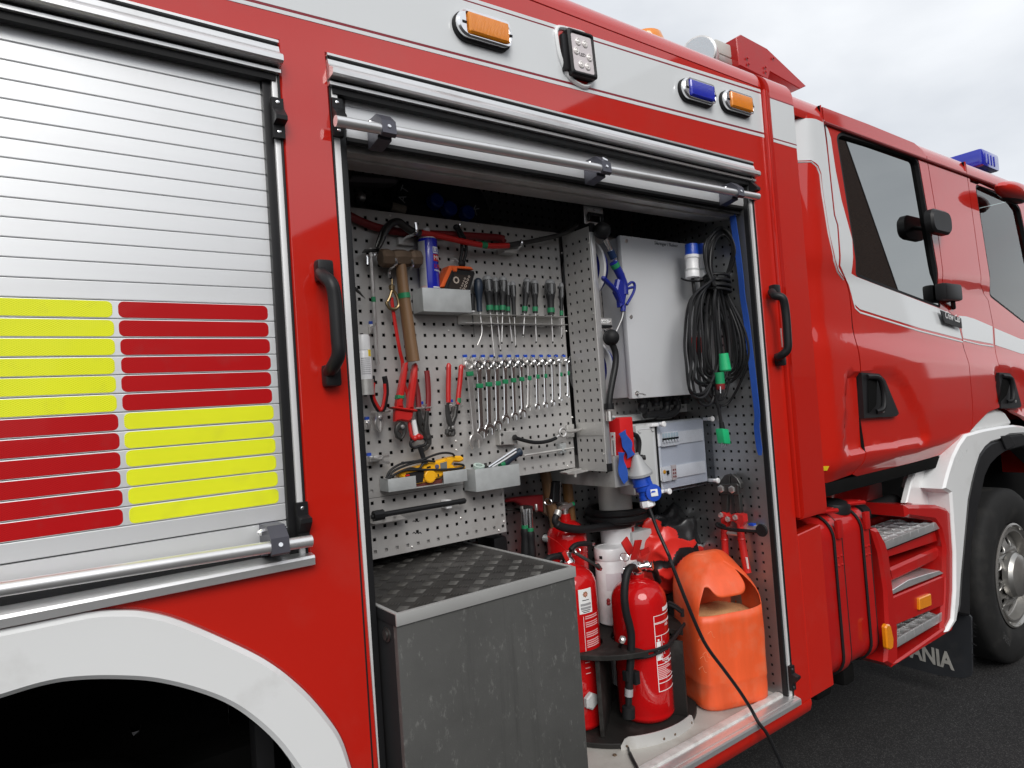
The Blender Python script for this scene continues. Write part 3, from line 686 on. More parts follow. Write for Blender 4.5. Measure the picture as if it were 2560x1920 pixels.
# glass and black seal
win1i = offs(win1 if area(win1) > 0 else win1[::-1], .016)
win1o = offs(win1 if area(win1) > 0 else win1[::-1], -.002)
wr = max(x for x, z in win1)
win1j = [(min(x, 9), z) for x, z in win1i]
mk('window_seal', relief(win1o, .002, .03, .05, hf_cab, [win1i]), RUB, CD)
mk('window_glass', plate(offs(win1 if area(win1) > 0 else win1[::-1], .008), .0215, .004, 0), GLASSD, CD)
# pillar panel
pillar = gap(dfront, .004)[0:]
pillar = [(dfront[0][0]+.004, 3.06)]+gap(dfront, .004)+P11((1400, 1300), (1480, 1218), (1555, 1188))+gap(list(reversed(seam2)), -.004)+[(seam2[0][0]-.004, 3.06)]
mk('cab_pillar_panel', relief(pillar, 0, .03, .03, hf_cab), RED, T)
# front door
XF = 6.35
door2 = gap(seam2, .004)+P11((1600, 1185), (1650, 1200), (1711, 1260))+[(XF, 1.15), (XF, 2.75), (seam2[0][0]+.1, W(cF(1420, 1265)).z+.03)]
door2 = gap(seam2, .004)+P11((1600, 1185), (1660, 1205))+[(5.6, 1.42), (5.9, 1.12), (XF, 1.0), (XF, 3.0), (seam2[0][0]+.05, 3.0)]
win2 = rpoly(PF((1468, 1425), (1500, 1408), (1765, 1530), (1815, 1600))+[(6.02, 2.02)]+P11((1508, 465)), .03, 4)
CD2 = mk('cab_door', relief(door2, 0, .03, .04, hf_cab, [win2]), RED, T)
w2 = win2 if area(win2) > 0 else win2[::-1]
mk('window_seal', relief(offs(w2, -.002), .002, .02, .1, hf_cab, [offs(w2, .016)]), RUB, CD2)
mk('window_glass', plate(offs(w2, .008), .0215, .004, 0), GLASSC, CD2)
# gutter above the doors and the rounded roof
roofp = [(.004+.115-.115*math.cos(R_(a)), ZC-.035+.115*math.sin(R_(a))) for a in range(0, 91, 9)]
mk('cab_roof', extr([(.010, ZC-.06)]+roofp+[(2.3, ZC+.10), (2.3, ZC+.06), (.20, ZC+.05), (.12, ZC-.03)], 2.86, XF), RED, T, ang=30)
gl = PF((20, 690), (150, 755), (290, 800), (700, 940), (1100, 1110), (1400, 1240), (1700, 1385))
mk('rain_gutter', tube([Vector((x, -.004, min(z, 3.035))) for x, z in PF((290, 806), (700, 962), (1060, 1125), (1400, 1245), (1700, 1392))], .009, 8), TRED2, T)
mk('cab_rear_wall', box(2.84, 2.87, .07, 2.4, 1.35, ZC+.03, .003), RED, T)
mk('cab_floor', box(2.86, XF, .05, 2.4, 1.30, 1.36, .005), DARK, T)
fw = [(2.86, 1.35), (XF, 1.35), (XF, 3.06), (2.86, 3.06)]
mk('cab_far_side', plate(fw, 2.40, .03, .003, [[(5.05, 2.15), (6.2, 2.15), (6.2, 2.95), (5.05, 2.95)], [(3.3, 2.25), (4.4, 2.25), (4.4, 2.9), (3.3, 2.9)]]), RED, T)
mk('cab_front', box(XF, XF+.04, .03, 2.40, 1.0, ZC+.05, .01), RED, T)
mk('cab_partition', box(4.62, 4.66, .10, 2.38, 1.36, 3.05, .003), BLKM, T)
SEATF = mat('pale_seat_fabric', (.42, .46, .44), .8, var=.1)
mk('far_pillar', box(5.62, 5.70, 2.30, 2.42, 1.4, 3.05, .01), BLKM, T); mk('dashboard', box(5.9, 6.35, .2, 2.3, 1.9, 2.2, .05), BLKM, T)
mk('seat', join(box(5.05, 5.55, .35, .85, 1.75, 1.90, .05), box(5.0, 5.14, .35, .85, 1.88, 2.55, .05), box(5.02, 5.12, .48, .72, 2.58, 2.78, .04)), SEATF, T)
for sm_ in (seam1, dfront, seam2): mk('seam_shade', tube([Vector((x, .013+hf_cab(x, z), z)) for x, z in sm_], .009, 8), DARK, T)  # dark tubes added along the door seams in place of shade
# white band on the cab
def cstripe(nm, pts, m_, y=-.0015): mk(nm, relief(pts, y, .0013, .03, hf_cab), m_, T)
bandq = PF((44, 905), (150, 898), (245, 916), (300, 942))+[(x-.006, z) for x, z in seam1[1:6]]+P11((565, 345), (525, 300), (490, 230), (450, 60))+PF((300, 1480), (285, 1330), (262, 1270), (215, 1228), (150, 1212), (88, 1218))
bandq[0] = (2.818, bandq[0][1]); bandq[-1] = (2.818, bandq[-1][1])
cstripe('white_band', bandq, BANDW)
pq = PF((88, 1232), (150, 1226), (215, 1242), (250, 1285), (272, 1340), (288, 1480))+P11((440, 60), (480, 235), (515, 308), (560, 360))
mk('white_pinstripe', tube([Vector((x, -.0012+hf_cab(x, z), z)) for x, z in pq], .0045, 6, flat=.3, up=(1, 0, 0)), BANDW, T)
pq = PF((60, 906), (150, 896), (240, 914), (296, 940))
dl = PF((309, 955), (335, 990), (358, 1060), (375, 1180), (395, 1310), (440, 1540))+P11((596, 100), (606, 318))
bandd = dl+P11((640, 338), (900, 435), (1190, 548), (1250, 575), (1293, 608), (1330, 742), (1060, 672), (800, 590), (670, 548), (635, 515), (612, 440), (598, 390), (575, 345), (528, 268))+[(x+.008, z) for x, z in reversed(seam1[1:5])]
mk('white_band', relief(bandd, -.0015, .0013, .03, hf_cab), BANDW, CD)
pd = P11((622, 470), (640, 540), (672, 570), (800, 610), (1060, 692), (1335, 762))
mk('white_pinstripe', tube([Vector((x, -.0012+hf_cab(x, z), z)) for x, z in pd], .0045, 6, flat=.3, up=(0, 0, 1)), BANDW, CD)
cstripe('white_band', P11((1312, 592), (1360, 597), (1410, 612), (1526, 662), (1531, 775), (1338, 738)), BANDW)
mk('white_pinstripe', tube([Vector((x, -.0012+hf_cab(x, z), z)) for x, z in P11((1338, 752), (1440, 778), (1532, 792))], .004, 6, flat=.3), BANDW, T)
mk('white_band', relief(P11((1540, 672), (1620, 706), (1711, 745))+[(6.3, W(c11(1711, 745)).z-.02), (6.3, W(c11(1711, 840)).z-.02)]+P11((1711, 838), (1545, 782)), -.0015, .0013, .05, hf_cab), BANDW, CD2)
# badge
UX_, UZ_ = Vector((1, 0, 0)), Vector((0, 0, 1))
bp = P11((1165, 558), (1300, 612), (1306, 678), (1192, 640))
bdg = mk('badge', plate(rpoly(bp, .006, 3), -.004, .004, .001), BLK, CD)
bw = bp[2][0]-bp[3][0]; g_ = text('Crew Cab', (0, 0, 0), UX_, UZ_, 1.0, .0006, shear=.35); gw = max(v.x for v in g_[0]); ks = bw*.86/gw; kz = (bp[2][1]-bp[3][1])/bw
mk('badge_lettering', ([Vector((bp[3][0]+bw*.04+v.x*ks, -.0046+v.y, bp[3][1]+.030+(bw*.04+v.x*ks)*kz+v.z*ks*1.25)) for v in g_[0]], g_[1]), WPRINT, bdg)
# door handles
def dhandle(c, pts, grip, par, lock):
    pz = XZ(c, pts, -.006); h = mk('door_handle', relief(pz, -.008, .03, .02, lambda x, z: hf_cab(x, z)*.0+.004), BLK, par)
    gp = [W(c(*p), -.022) for p in grip]; gp[0].y = -.006; gp[-1].y = -.006
    mk('grip', tube(spline(gp, 5), .013, 10), BLK, h)
    mk('pull_recess', plate(rpoly(XZ(c, [(grip[0][0]-12, grip[0][1]+20), (grip[0][0]+45, grip[0][1]), (grip[-1][0]-20, grip[-1][1]-40), (grip[-1][0]-70, grip[-1][1]+15)], -.009), .012), -.0088, .004, .001), DARK, h)
    mk('lock', lathe(W(c(*lock), -.010), (0, -1, 0), [(0, .009), (.003, .009), (.004, .006), (.004, .001)], 12), CHRD, h)
dhandle(c11, [(660, 962), (775, 970), (815, 1010), (905, 1228), (888, 1246), (678, 1258)], [(715, 990), (770, 1000), (800, 1090), (800, 1190), (775, 1215)], CD, (798, 1212))
dhandle(c11, [(1553, 962), (1620, 966), (1650, 1000), (1698, 1175), (1690, 1190), (1565, 1196)], [(1590, 985), (1625, 1000), (1638, 1075), (1635, 1140), (1620, 1150)], CD2, (1656, 1150))
# yellow label on the quarter panel
mk('yellow_label', relief(P11((410, 1578), (478, 1570), (479, 1600), (411, 1606)), -.004, .003, .02, hf_cab), YLAB, T)
# camera box and mirror on the pillar
q0, q1 = W(c11(1205, 430), -.04), W(c11(1322, 430), -.04)
mk('blind_spot_mirror', box(q0.x, q1.x-.02, -.042, .02, W(c11(1250, 492), -.04).z, W(c11(1250, 382), -.04).z, .018), BLK, T)
mk('mirror_arm', tube([W(c11(1250, 500), -.01), W(c11(1255, 545), .01)], .012, 8), BLK, T)
mm = W((2345, 555), -.05)
m0, m1 = W((2326, 555), -.06), W((2374, 555), -.06); mz0_, mz1_ = W((2350, 584), -.06).z, W((2350, 526), -.06).z
mk('round_mirror', plate(rrect(m0.x, m1.x, mz0_, mz1_, min(m1.x-m0.x, mz1_-mz0_)*.42, 6), -.075, .045, .012), BLK, T)
mk('mirror_arm', tube([Vector(((m0.x+m1.x)/2, -.04, mm.z)), Vector(((m0.x+m1.x)/2+.03, .03, mm.z-.02))], .012, 8), BLK, T)
fm = W((2535, 480), -.10)
mk('front_mirror', ball(fm, .13, 20, 2.2, .5, .45), RED, T)
mk('mirror_glass', ball(fm+Vector((.02, .01, -.035)), .09, 20, 2.0, .5, .35), BLK, T)

# ------------------------------------------------------------------ front wheel fender
fo = [W(p, -.02) for p in [c12(1120, 1195), c12(1170, 1100), c12(1185, 900), c12(1185, 640), d6(575, 1590), d6(500, 1545), d6(545, 1370), d6(600, 1200), d6(660, 1080), d6(730, 980), d6(900, 932), d6(1100, 895), d6(1230, 880), d6(1327, 892)]]
fi = [W(p, -.02) for p in [d6(1327, 975), d6(1180, 985), d6(1075, 1040), d6(990, 1065), d6(925, 1120), d6(870, 1200), d6(825, 1340), d6(790, 1480), d6(752, 1659), c12(1228, 800), c12(1215, 1000), c12(1195, 1120), c12(1145, 1195)]]
fx = [(6.0, 1.30), (6.0, 1.20)]
mk('front_fender', plate([(v.x, v.z) for v in fo]+fx+[(v.x, v.z) for v in fi], -.020, .22, .012), WHITE, T)
bi = [W(p, -.012) for p in [d6(1327, 1105), d6(1150, 1152), d6(1060, 1215), d6(980, 1300), d6(925, 1420), d6(885, 1620), c12(1302, 560), c12(1290, 800), c12(1290, 1080), c12(1200, 1060)]]
bo = [W(p, -.012) for p in [c12(1215, 1000), c12(1228, 800), d6(752, 1659), d6(790, 1480), d6(825, 1340), d6(870, 1200), d6(925, 1120), d6(990, 1065), d6(1075, 1040), d6(1180, 985), d6(1327, 975)]]
mk('fender_flare', plate([(v.x, v.z) for v in bo]+[(5.9, 1.16), (5.9, 1.02)]+[(v.x, v.z) for v in bi], -.012, .10, .010), BLK, T)
mk('fender_joint', plate(XZ(d6, [(1090, 995), (1180, 985), (1245, 1095), (1150, 1140)], -.024), -.024, .02, .004), BLKM, T)
mk('inner_fender', join(plate(XZ(d6, [(160, 1480), (210, 1350), (420, 1265), (590, 1215), (640, 1150), (720, 1000), (760, 1300), (640, 1659), (500, 1800), (110, 1690)], .10), .10, .03, .006), plate(XZ(d6, [(330, 1500), (380, 1360), (520, 1260), (560, 1300), (520, 1540)], .07), .07, .03, .004)), WHITE, T)
mk('cab_step_bracket', plate(XZ(d6, [(765, 900), (830, 800), (930, 745), (1080, 718), (1130, 740), (1190, 830), (1200, 880), (900, 930), (800, 945)], .02), .02, .06, .015), WHITE, T)
mk('front_wheel_well', join(box(4.35, 8.0, .46, .50, .30, 1.42, .004), box(4.35, 8.0, .20, .50, 1.38, 1.42, .004)), DARK, T)
# mud flap, facing rearwards
MX = 4.24
mf = [WX(c12(*p), MX) for p in [(1200, 1055), (1275, 1065), (1297, 1090), (1303, 1470), (1290, 1495), (1240, 1510), (1060, 1488), (700, 1390), (640, 1050)]]
def xplate(pts, x, th):     # outline in the y-z plane, facing -x
    g_ = plate([(p.y, p.z) for p in pts], 0, th, .002); return [Vector((x+v.y, v.x, v.z)) for v in g_[0]], g_[1]
MF = mk('mud_flap', xplate(mf, MX, .012), mat('mud_flap_rubber', (.020, .022, .026), .6, var=.3, vs=9, dirt=(.06, .055, .05, .6), dirt_scale=5), T)
ta, tb = WX(c12(862, 1355), MX-.001), WX(c12(1178, 1452), MX-.001); ud = (tb-ta)
sz = .132
tg = text('SCANIA', (0, 0, 0), (1, 0, 0), (0, 0, 1), sz, .001, bold=.004)
wmax = max(v.x for v in tg[0]); wlen = 1.42*ud.length; ux = ud.normalized()
mk('mud_flap_lettering', ([tb+ux*(v.x/wmax*wlen-wlen)+Vector((v.y-.0012, 0, v.z)) for v in tg[0]], tg[1]), mat('worn_grey_print', (.40, .39, .36), .6, var=.2, vs=20, dirt=(.12, .11, .1, .6), dirt_scale=12), MF)
fr = []
for i in range(46):
    a = mf[5].lerp(mf[6], random.random()) if i % 3 else mf[3].lerp(mf[2], random.random()); L_ = random.uniform(.006, .03)
    dd = Vector((random.uniform(-.3, .3), -.9 if i % 3 == 0 else random.uniform(-.5, .5), random.uniform(-1, -.1)))*L_
    fr.append(tube([a, a+dd*.6, a+dd+Vector((0, random.uniform(-.006, .006), 0))], .0009, 4))
mk('frayed_edge', join(*fr), BLKM, MF)

# ------------------------------------------------------------------ fuel tank and steps
TK = mk('fuel_tank', (lambda r: extr(r, 2.80, 3.185))([(y, z) for y, z in rrect(.02, .62, .505, 1.215, .10, 7)]), RED2, T, ang=30)
for i, (a, b) in enumerate([((330, 520), (0, 0)), ((520, 450), (0, 0))]):
    x = W(c12(a[0]+55, a[1]+200), .012).x
    loop = [Vector((x, y, z)) for y, z in rrect(.012, .628, .497, 1.223, .105, 7)]
    mk('tank_strap', xf(extr([(y, z) for y, z in rrect(.008, .632, .493, 1.227, .108, 7)], x-.028, x+.028), Matrix.Identity(4)), RED2, TK, ang=30)
    for s in (-1, 1): mk('strap_rubber', tube([p+Vector((s*.030, 0, 0)) for p in loop], .006, 6, closed=True), RUB, TK)
    for dx in (-.015, .015):
        for dz in (0, .04): mk('strap_rivet', lathe((x+dx, .010, 1.00+dz), (0, -1, 0), [(0, .007), (.007, .005), (.008, .001)], 8), RED2, TK)
    mk('strap_buckle', box(x-.022, x+.022, -.006, .012, 1.12, 1.20, .004), RED2, TK)
    mk('strap_clamp', join(tube([Vector((x-.05, .06, 1.24)), Vector((x+.05, .03, 1.235))], .010, 8), box(x-.06, x+.06, .05, .30, 1.232, 1.245, .003)), RED2, TK)
fc = W(c12(375, 430), .10)
mk('filler_cap', lathe((fc.x, .12, 1.205), (0, -.15, 1), [(0, .075), (.03, .075), (.045, .07), (.052, .05), (.054, .001)], 20), BLK, TK)
mk('chassis_plate', plate(XZ(c12, [(270, 180), (900, 40), (880, 250), (770, 280), (500, 390), (270, 340)], .35), .35, .03, .003), mat('dark_grey_sheet', (.05, .05, .05), .5, .4, dirt=(.1, .09, .08, .5)), T)
mk('chassis_under', join(box(2.80, 5.0, .45, 2.0, .35, .50, .02), box(2.82, 2.95, .10, .4, .40, .50, .02), box(3.02, 3.12, .08, .3, .41, .50, .02)), DARK, T)
mk('corrugated_hose', tube([W(c12(500, 375), .22)+Vector((0, 0, .0)), W(c12(760, 290), .22)], .045, 14), BLKM, T)
SB = mk('step_housing', join(box(3.19, 4.09, .34, .37, .48, 1.30, .01)), RED2, T)
lp = [W(c12(*p), .0) for p in [(600, 480), (640, 470), (690, 560), (715, 640), (745, 900), (775, 1150), (778, 1385), (735, 1430), (690, 1400), (705, 1200), (690, 900), (650, 640)]]
mk('step_side', plate([(v.x, v.z) for v in lp], -.010, .34, .014), RED2, SB)
rp_ = [W(c12(*p), .0) for p in [(840, 312), (1060, 312), (1130, 335), (1160, 380), (1178, 500), (1180, 900), (1165, 1130), (1130, 1190), (1090, 1180), (1105, 900), (1110, 600), (1080, 480), (1040, 420), (850, 395)]]
mk('step_side', plate([(v.x, v.z) for v in rp_], -.004, .34, .016), RED2, SB)
bpp = [W(c12(*p), .0) for p in [(735, 1395), (775, 1385), (1110, 1150), (1165, 1120), (1150, 1180), (800, 1395), (740, 1432)]]
mk('step_base', plate([(v.x, v.z) for v in bpp], -.008, .32, .008), RED2, SB)
mk('step_top_panel', join(obox(W(c12(700, 375), .25), (.30, 0, .0), (0, .012, 0), (0, 0, .05), .01)), RED2, SB)
def tread(c, fl, frt, depth, par, zt):
    a, b = W(c(*fl), .01), W(c(*frt), .01); z = zt
    x0, x1 = a.x, b.x; y0 = .005; y1 = y0+depth
    g_ = [box(x0, x1, y0, y0+.010, z-.040, z, .003), box(x0, x1, y1-.006, y1, z-.03, z, .001), box(x0, x0+.006, y0, y1, z-.03, z, .001), box(x1-.006, x1, y0, y1, z-.03, z, .001)]
    nx = 7
    for i in range(nx):
        for s in (-1, 1):
            xa = x0+(x1-x0)*(i+(0 if s > 0 else 1))/nx; xb = x0+(x1-x0)*(i+(1 if s > 0 else 0))/nx
            mid = Vector(((xa+xb)/2, (y0+y1)/2, z-.014)); v = Vector((xb-xa, y1-y0, 0))/2
            g_.append(obox(mid, v, Vector((-v.y, v.x, 0)).normalized()*.0022, (0, 0, .013), .0004))
    for j in range(1, 4): yy = y0+(y1-y0)*j/4; g_.append(box(x0, x1, yy-.002, yy+.002, z-.026, z-.001, .0005))
    t = mk('step_tread', join(*g_), ALU, par)
    mk('tread_shade', box(x0+.008, x1-.008, y0+.012, y1-.008, z-.05, z-.044, .001), DARK, t)  # dark plate added under the grating in place of its shade
    te = [box(x0+.01+i*.0165, x0+.018+i*.0165, y0+.001, y0+.007, z-.001, z+.004, .0008) for i in range(int((x1-x0-.02)/.0165))]
    mk('tread_teeth', join(*te), ALU, t)
z1 = W(c12(700, 560), .01).z; z2 = W(c12(775, 1235), .01).z
tread(c12, (690, 560), (1078, 430), .22, SB, z1); tread(c12, (768, 1240), (1170, 1040), .24, SB, z2)
r1 = [W(c12(*p), .03) for p in [(715, 598), (1068, 480), (1065, 560), (725, 670)]]
mk('step_riser', plate([(v.x, v.z) for v in r1], .03, .02, .003), RED2, SB)
r2 = [W(c12(*p), .03) for p in [(728, 755), (1110, 585), (1118, 610), (1050, 700), (745, 845)]]
mk('step_riser', plate(rpoly([(v.x, v.z) for v in r2], .01), .03, .10, .012), RED2, SB)
r3 = [W(c12(*p), .0) for p in [(750, 950), (1130, 790), (1140, 810), (1138, 995), (765, 1150)]]
RB = mk('step_riser', plate(rpoly([(v.x, v.z) for v in r3], .008), .002, .12, .006), RED2, SB)
tr_ = [W(c12(*p), .0) for p in [(748, 900), (860, 830), (1000, 785), (1075, 765), (1105, 782), (1000, 825), (860, 880), (750, 930)]]
mk('step_tread', plate([(v.x, v.z) for v in tr_], .0, .12, .002), ALU, SB)
am = [W(c12(*p), -.005) for p in [(928, 955), (1008, 922), (1013, 1005), (930, 1038)]]
mk('side_marker', plate(rpoly([(v.x, v.z) for v in am], .006), -.012, .016, .004), AMB, SB)
am = [W(c12(*p), -.03) for p in [(682, 1150), (695, 1130), (718, 1135), (738, 1230), (735, 1295), (715, 1312), (695, 1300)]]
mk('side_marker', plate(rpoly([(v.x, v.z) for v in am], .008), -.045, .02, .006), AMB, SB)

# ------------------------------------------------------------------ lamps and fittings on the body side
def lamp(c, x0, x1, ang_pts, lens, z0, z1):
    pass
def side_lamp(cx, cz, L_, H_, lens, nm, tilt):
    m = Matrix.Translation((cx, 0, cz)) @ Matrix.Rotation(-tilt, 4, 'Y')
    ga = mk('lamp_gasket', xf(plate(rrect(-L_/2, L_/2, -H_/2, H_/2, H_/2-.001, 8), -.016, .016, .004), m), RUB, T)
    b = mk('lamp_bezel', xf(plate(rrect(-L_/2+.004, L_/2-.004, -H_/2+.006, H_/2-.003, H_/2-.006, 8), -.030, .014, .006, [rrect(-L_/2+.038, L_/2-.020, -H_/2+.016, H_/2-.009, .006, 3)]), m), CHR, ga)
    mk(nm, xf(plate(rrect(-L_/2+.039, L_/2-.021, -H_/2+.017, H_/2-.010, .005, 3), -.036, .02, .004), m), lens, ga)
    n = 26; x0, x1 = -L_/2+.044, L_/2-.028
    rb = [box(x0+(x1-x0)*i/n, x0+(x1-x0)*i/n+.0022, -.0372, -.034, -H_/2+.021, H_/2-.014, .0006) for i in range(n)]
    mk('lens_rib', xf(join(*rb), m), lens, ga)
    mk('screw_slot', xf(join(box(-L_/2+.018, -L_/2+.034, -.0312, -.029, -.004, .004, .001), box(L_/2-.019, L_/2-.008, -.0312, -.029, -.004, .004, .001)), m), BLKM, ga)
side_lamp(1.155, 2.926, .205, .088, AMB, 'amber_lens', .02)
side_lamp(2.150, 2.962, .205, .088, BLENS, 'blue_lens', .02); side_lamp(2.402, 2.972, .205, .088, AMB, 'amber_lens', .02)
q = W(cD(1965, 445), 0)
rim_o = rpoly([(q.x-.095, q.z+.088), (q.x+.05, q.z+.10), (q.x+.09, q.z+.06), (q.x+.085, q.z-.05), (q.x+.04, q.z-.105), (q.x-.045, q.z-.09), (q.x-.085, q.z-.02)], .04)
rim_o = rim_o if area(rim_o) > 0 else rim_o[::-1]
RM = mk('lamp_recess', plate(rim_o, -.012, .014, .005, [offs(rim_o, .014)]), WHITE, T)
mk('recess_panel', plate(offs(rim_o, .012), -.003, .004, 0), RED, RM)
mL = Matrix.Translation((q.x+.005, 0, q.z)) @ Matrix.Rotation(-.05, 4, 'Y')
mk('lamp_housing', xf(join(plate(rrect(-.058, .058, -.075, .078, .012), -.034, .032, .006, [rrect(-.044, .044, -.060, .062, .008)]), box(-.05, .05, -.022, -.004, -.07, .07, .004), box(-.075, -.045, -.020, 0, -.06, .06, .006)), mL), BLK, RM)
mk('lamp_window', xf(plate(rrect(-.045, .045, -.061, .063, .006), -.029, .006, .001), mL), LENSC, RM)
leds = []
for dx, dz in [(-.016, .038), (.014, .036), (-.028, .006), (.028, -.006), (-.012, -.036), (.016, -.038)]: leds.append(xf(lathe((dx, -.029, dz), (0, -1, 0), [(0, .0125), (.002, .0125), (.004, .009), (.003, .006), (.005, .003), (.005, .0005)], 14), mL))
mk('led_lens', join(*leds), mat('led_optic', (.72, .68, .66), .1, 0, 1, var=.2, vs=80), RM)
mk('lamp_lettering', xf(text('LED', (-.016, -.0295, -.008), (1, 0, 0), (0, 0, 1), .016), mL), BLK, RM)
# grab handles
def grab(c, top, bot, yo, pts):
    a, b = W(c(*top), 0), W(c(*bot), 0)
    path = [W(c(*p), y) for p, y in pts]
    h = mk('grab_handle', tube(spline(path, 5), .0165, 12), BLK, T)
    for e in (a, b): mk('handle_foot', box(e.x-.021, e.x+.021, -.032, .001, e.z-.027, e.z+.027, .009), BLK, h)
grab(cB, (1905, -45), (1950, 570), 0, [((1905, -40), -.022), ((1925, -15), -.050), ((1965, 25), -.072), ((1985, 120), -.075), ((2000, 330), -.075), ((2005, 440), -.072), ((1975, 510), -.052), ((1952, 545), -.022)])
grab(c11, (75, 440), (110, 880), 0, [((75, 440), -.02), ((95, 465), -.045), ((145, 480), -.07), ((165, 560), -.072), ((178, 720), -.072), ((178, 810), -.068), ((140, 850), -.045), ((112, 868), -.02)])
# things on the roof
a, b = W(cD(1670, 0), .30), W(cD(2010, 95), .30)
k_ = (b-a)
mk('roof_rail', join(tube([a-k_*4+Vector((0, 0, .0)), b], .020, 10), box(a.x-k_.x*4, b.x, .28, .36, a.z-.05, a.z-.035, .004)), BLK, T)
bc = W(cE(655, 285), .55); mk('amber_beacon', lathe((bc.x, .55, bc.z-.10), (0, 0, 1), [(0, .09), (.07, .09), (.10, .08), (.112, .05), (.116, .001)], 24), AMB, T)
sl = W(cE(1060, 385), .42)
mk('searchlight', lathe(sl+Vector((.10, .05, 0)), (-1, -.45, -.1), [(-.06, .03), (-.04, .06), (0, .084), (.06, .09), (.085, .09), (.09, .085), (.092, .082)], 28), CHRD, T)
mk('searchlight_lens', lathe(sl+Vector((.10, .05, 0)), (-1, -.45, -.1), [(.085, .084), (.093, .078), (.095, .001)], 28), mat('dimpled_glass', (.55, .60, .62), .15, .6, 1, bump=.6, bs=70), T)
s0 = W(cE(1270, 360), .42); mk('searchlight_mount', box(W(cE(1200, 370), .42).x, W(cE(1345, 370), .42).x, .42, .50, W(cE(1270, 425), .42).z, W(cE(1270, 325), .42).z, .012), mat('pale_grey_casting', (.50, .50, .47), .5, var=.1), T)
mk('mount_pivot', join(tube([W(cE(1330, 460), .44), W(cE(1330, 460), .50)], .025, 14), box(s0.x-.20, s0.x+.10, .42, .50, W(cE(1330, 500), .44).z-.02, W(cE(1330, 480), .44).z, .006), box(s0.x+.02, s0.x+.07, .44, .48, W(cE(1330, 480), .44).z, W(cE(1300, 420), .44).z, .006)), ALUD, T)
wg = [W(cE(*p), .38) for p in [(1378, 500), (1355, 285), (1392, 263), (1590, 370), (1892, 660), (1845, 682), (1615, 550), (1600, 610)]]
mk('roof_fairing', plate([(v.x, v.z) for v in wg], .38, .55, .004), RED2, T)
fb = [W(cE(*p), .374) for p in [(1440, 445), (1450, 490), (1580, 515), (1582, 550), (1640, 445)]]
mk('rivet', join(*[lathe(v, (0, -1, 0), [(0, .008), (.004, .006), (.005, .001)], 8) for v in fb]), RED2, T)
lb = [W(cF(*p), .30) for p in [(1352, 1180), (1500, 1130), (1650, 1185), (1650, 1275), (1575, 1290), (1500, 1240)]]
lx0, lx1 = W(cF(1520, 1200), .28).x, W(cF(1650, 1200), .28).x; lz0, lz1 = W(cF(1570, 1280), .28).z, W(cF(1530, 1140), .28).z
BB = mk('blue_light_bar', box(lx0, lx1, .28, 1.3, lz0, lz1, .02), BLENS, T)
mk('light_bar_foot', box(lx0+.02, lx1-.02, .34, 1.2, lz0-.06, lz0+.01, .01), BLENS, BB)
mk('light_bar_rib', join(*[box(lx0+.06+i*.06, lx0+.075+i*.06, .275, .285, lz0+.02, lz1-.03, .002) for i in range(int(max(1, (lx1-lx0-.12)/.06)))]), BLENS, BB)
# ------------------------------------------------------------------ inside the locker: sheets and fixed fittings (parts of the truck)
UX, UZ, UY = Vector((1, 0, 0)), Vector((0, 0, 1)), Vector((0, 1, 0))
PB = mk('perforated_board', pegboard((.9282, .3904, 2.0344), UX, -UZ, -UY, 27, 24, -5, -11, -.235, .817, -.4456, .477), PEG, T, smooth=False)
mk('board_return', join(box(1.7400, 1.7452, .392, .45, 1.559, 2.478, .001), box(.70, 1.742, .397, .42, 1.558, 1.585, .001)), PEG, PB)
mk('hole_dark_sheet', box(.70, 1.738, .4220, .4235, 1.56, 2.475, 0), BLKM, PB)  # matt black sheet added so the holes of the board look dark
PL = mk('perforated_board', pegboard((.9282, .3920, 2.0344), UX, -UZ, -UY, 18, 5, -5, 13, -.235, .470, .4785, .668), PEG, T, smooth=False)
mk('board_return', join(box(.70, 1.396, .402, .425, 1.368, 1.400, .001), box(1.380, 1.3975, .402, .43, 1.37, 1.55, .001)), PEG, PL)
mk('hole_dark_sheet', box(.70, 1.38, .4265, .4280, 1.37, 1.555, 0), BLKM, PL)  # same added dark sheet behind the holes of the lower board
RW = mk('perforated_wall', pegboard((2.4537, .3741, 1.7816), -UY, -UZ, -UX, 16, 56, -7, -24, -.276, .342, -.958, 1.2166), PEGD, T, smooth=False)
mk('wall_backing', box(2.475, 2.49, .03, .66, .565, 2.74, .001), BLKM, RW)
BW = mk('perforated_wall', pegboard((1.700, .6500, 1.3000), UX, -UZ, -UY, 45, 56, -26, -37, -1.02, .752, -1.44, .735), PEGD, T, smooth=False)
mk('wall_backing', box(.68, 2.47, .675, .69, .56, 2.745, .001), BLKM, BW)
mk('locker_side', box(.672, .690, .034, .66, .565, 2.745, .002), INT, T)
ho = W(c7(305, 98), .40)
mk('perforated_board', pegboard((ho.x, .400, ho.z), UX, -UZ, -UY, 15, 19, -3, -17, 1.787-ho.x, 2.452-ho.x, -.70, .06), PEG, T, smooth=False)
PT = mk('perforated_partition', pegboard((1.756, .3605, 2.4221), -UY, -UZ, -UX, 4, 23, 0, 0, -.020, .132, -.045, .876), PEG, T, smooth=False)
mk('partition_edge', box(1.7585, 1.780, .2225, .232, 1.575, 2.445, .0015), ALU, PT)
mk('partition_back', box(1.776, 1.779, .232, .385, 1.55, 2.46, .0005), ALUD, PT)
mk('partition_dark_sheet', box(1.7735, 1.7745, .234, .384, 1.552, 2.458, 0), BLKM, PT)  # black sheet added behind the partition holes to darken them
mk('end_cap', box(1.757, 1.781, .221, .245, 2.445, 2.480, .002), BLK, PT); mk('end_cap', box(1.757, 1.781, .221, .245, 1.545, 1.575, .002), BLK, PT)
mk('partition_joint', plate([(1.757, 1.545), (1.757, 1.545), (1.78, 1.545), (1.78, 1.55)], .232, .12, 0), ALUD, PT)
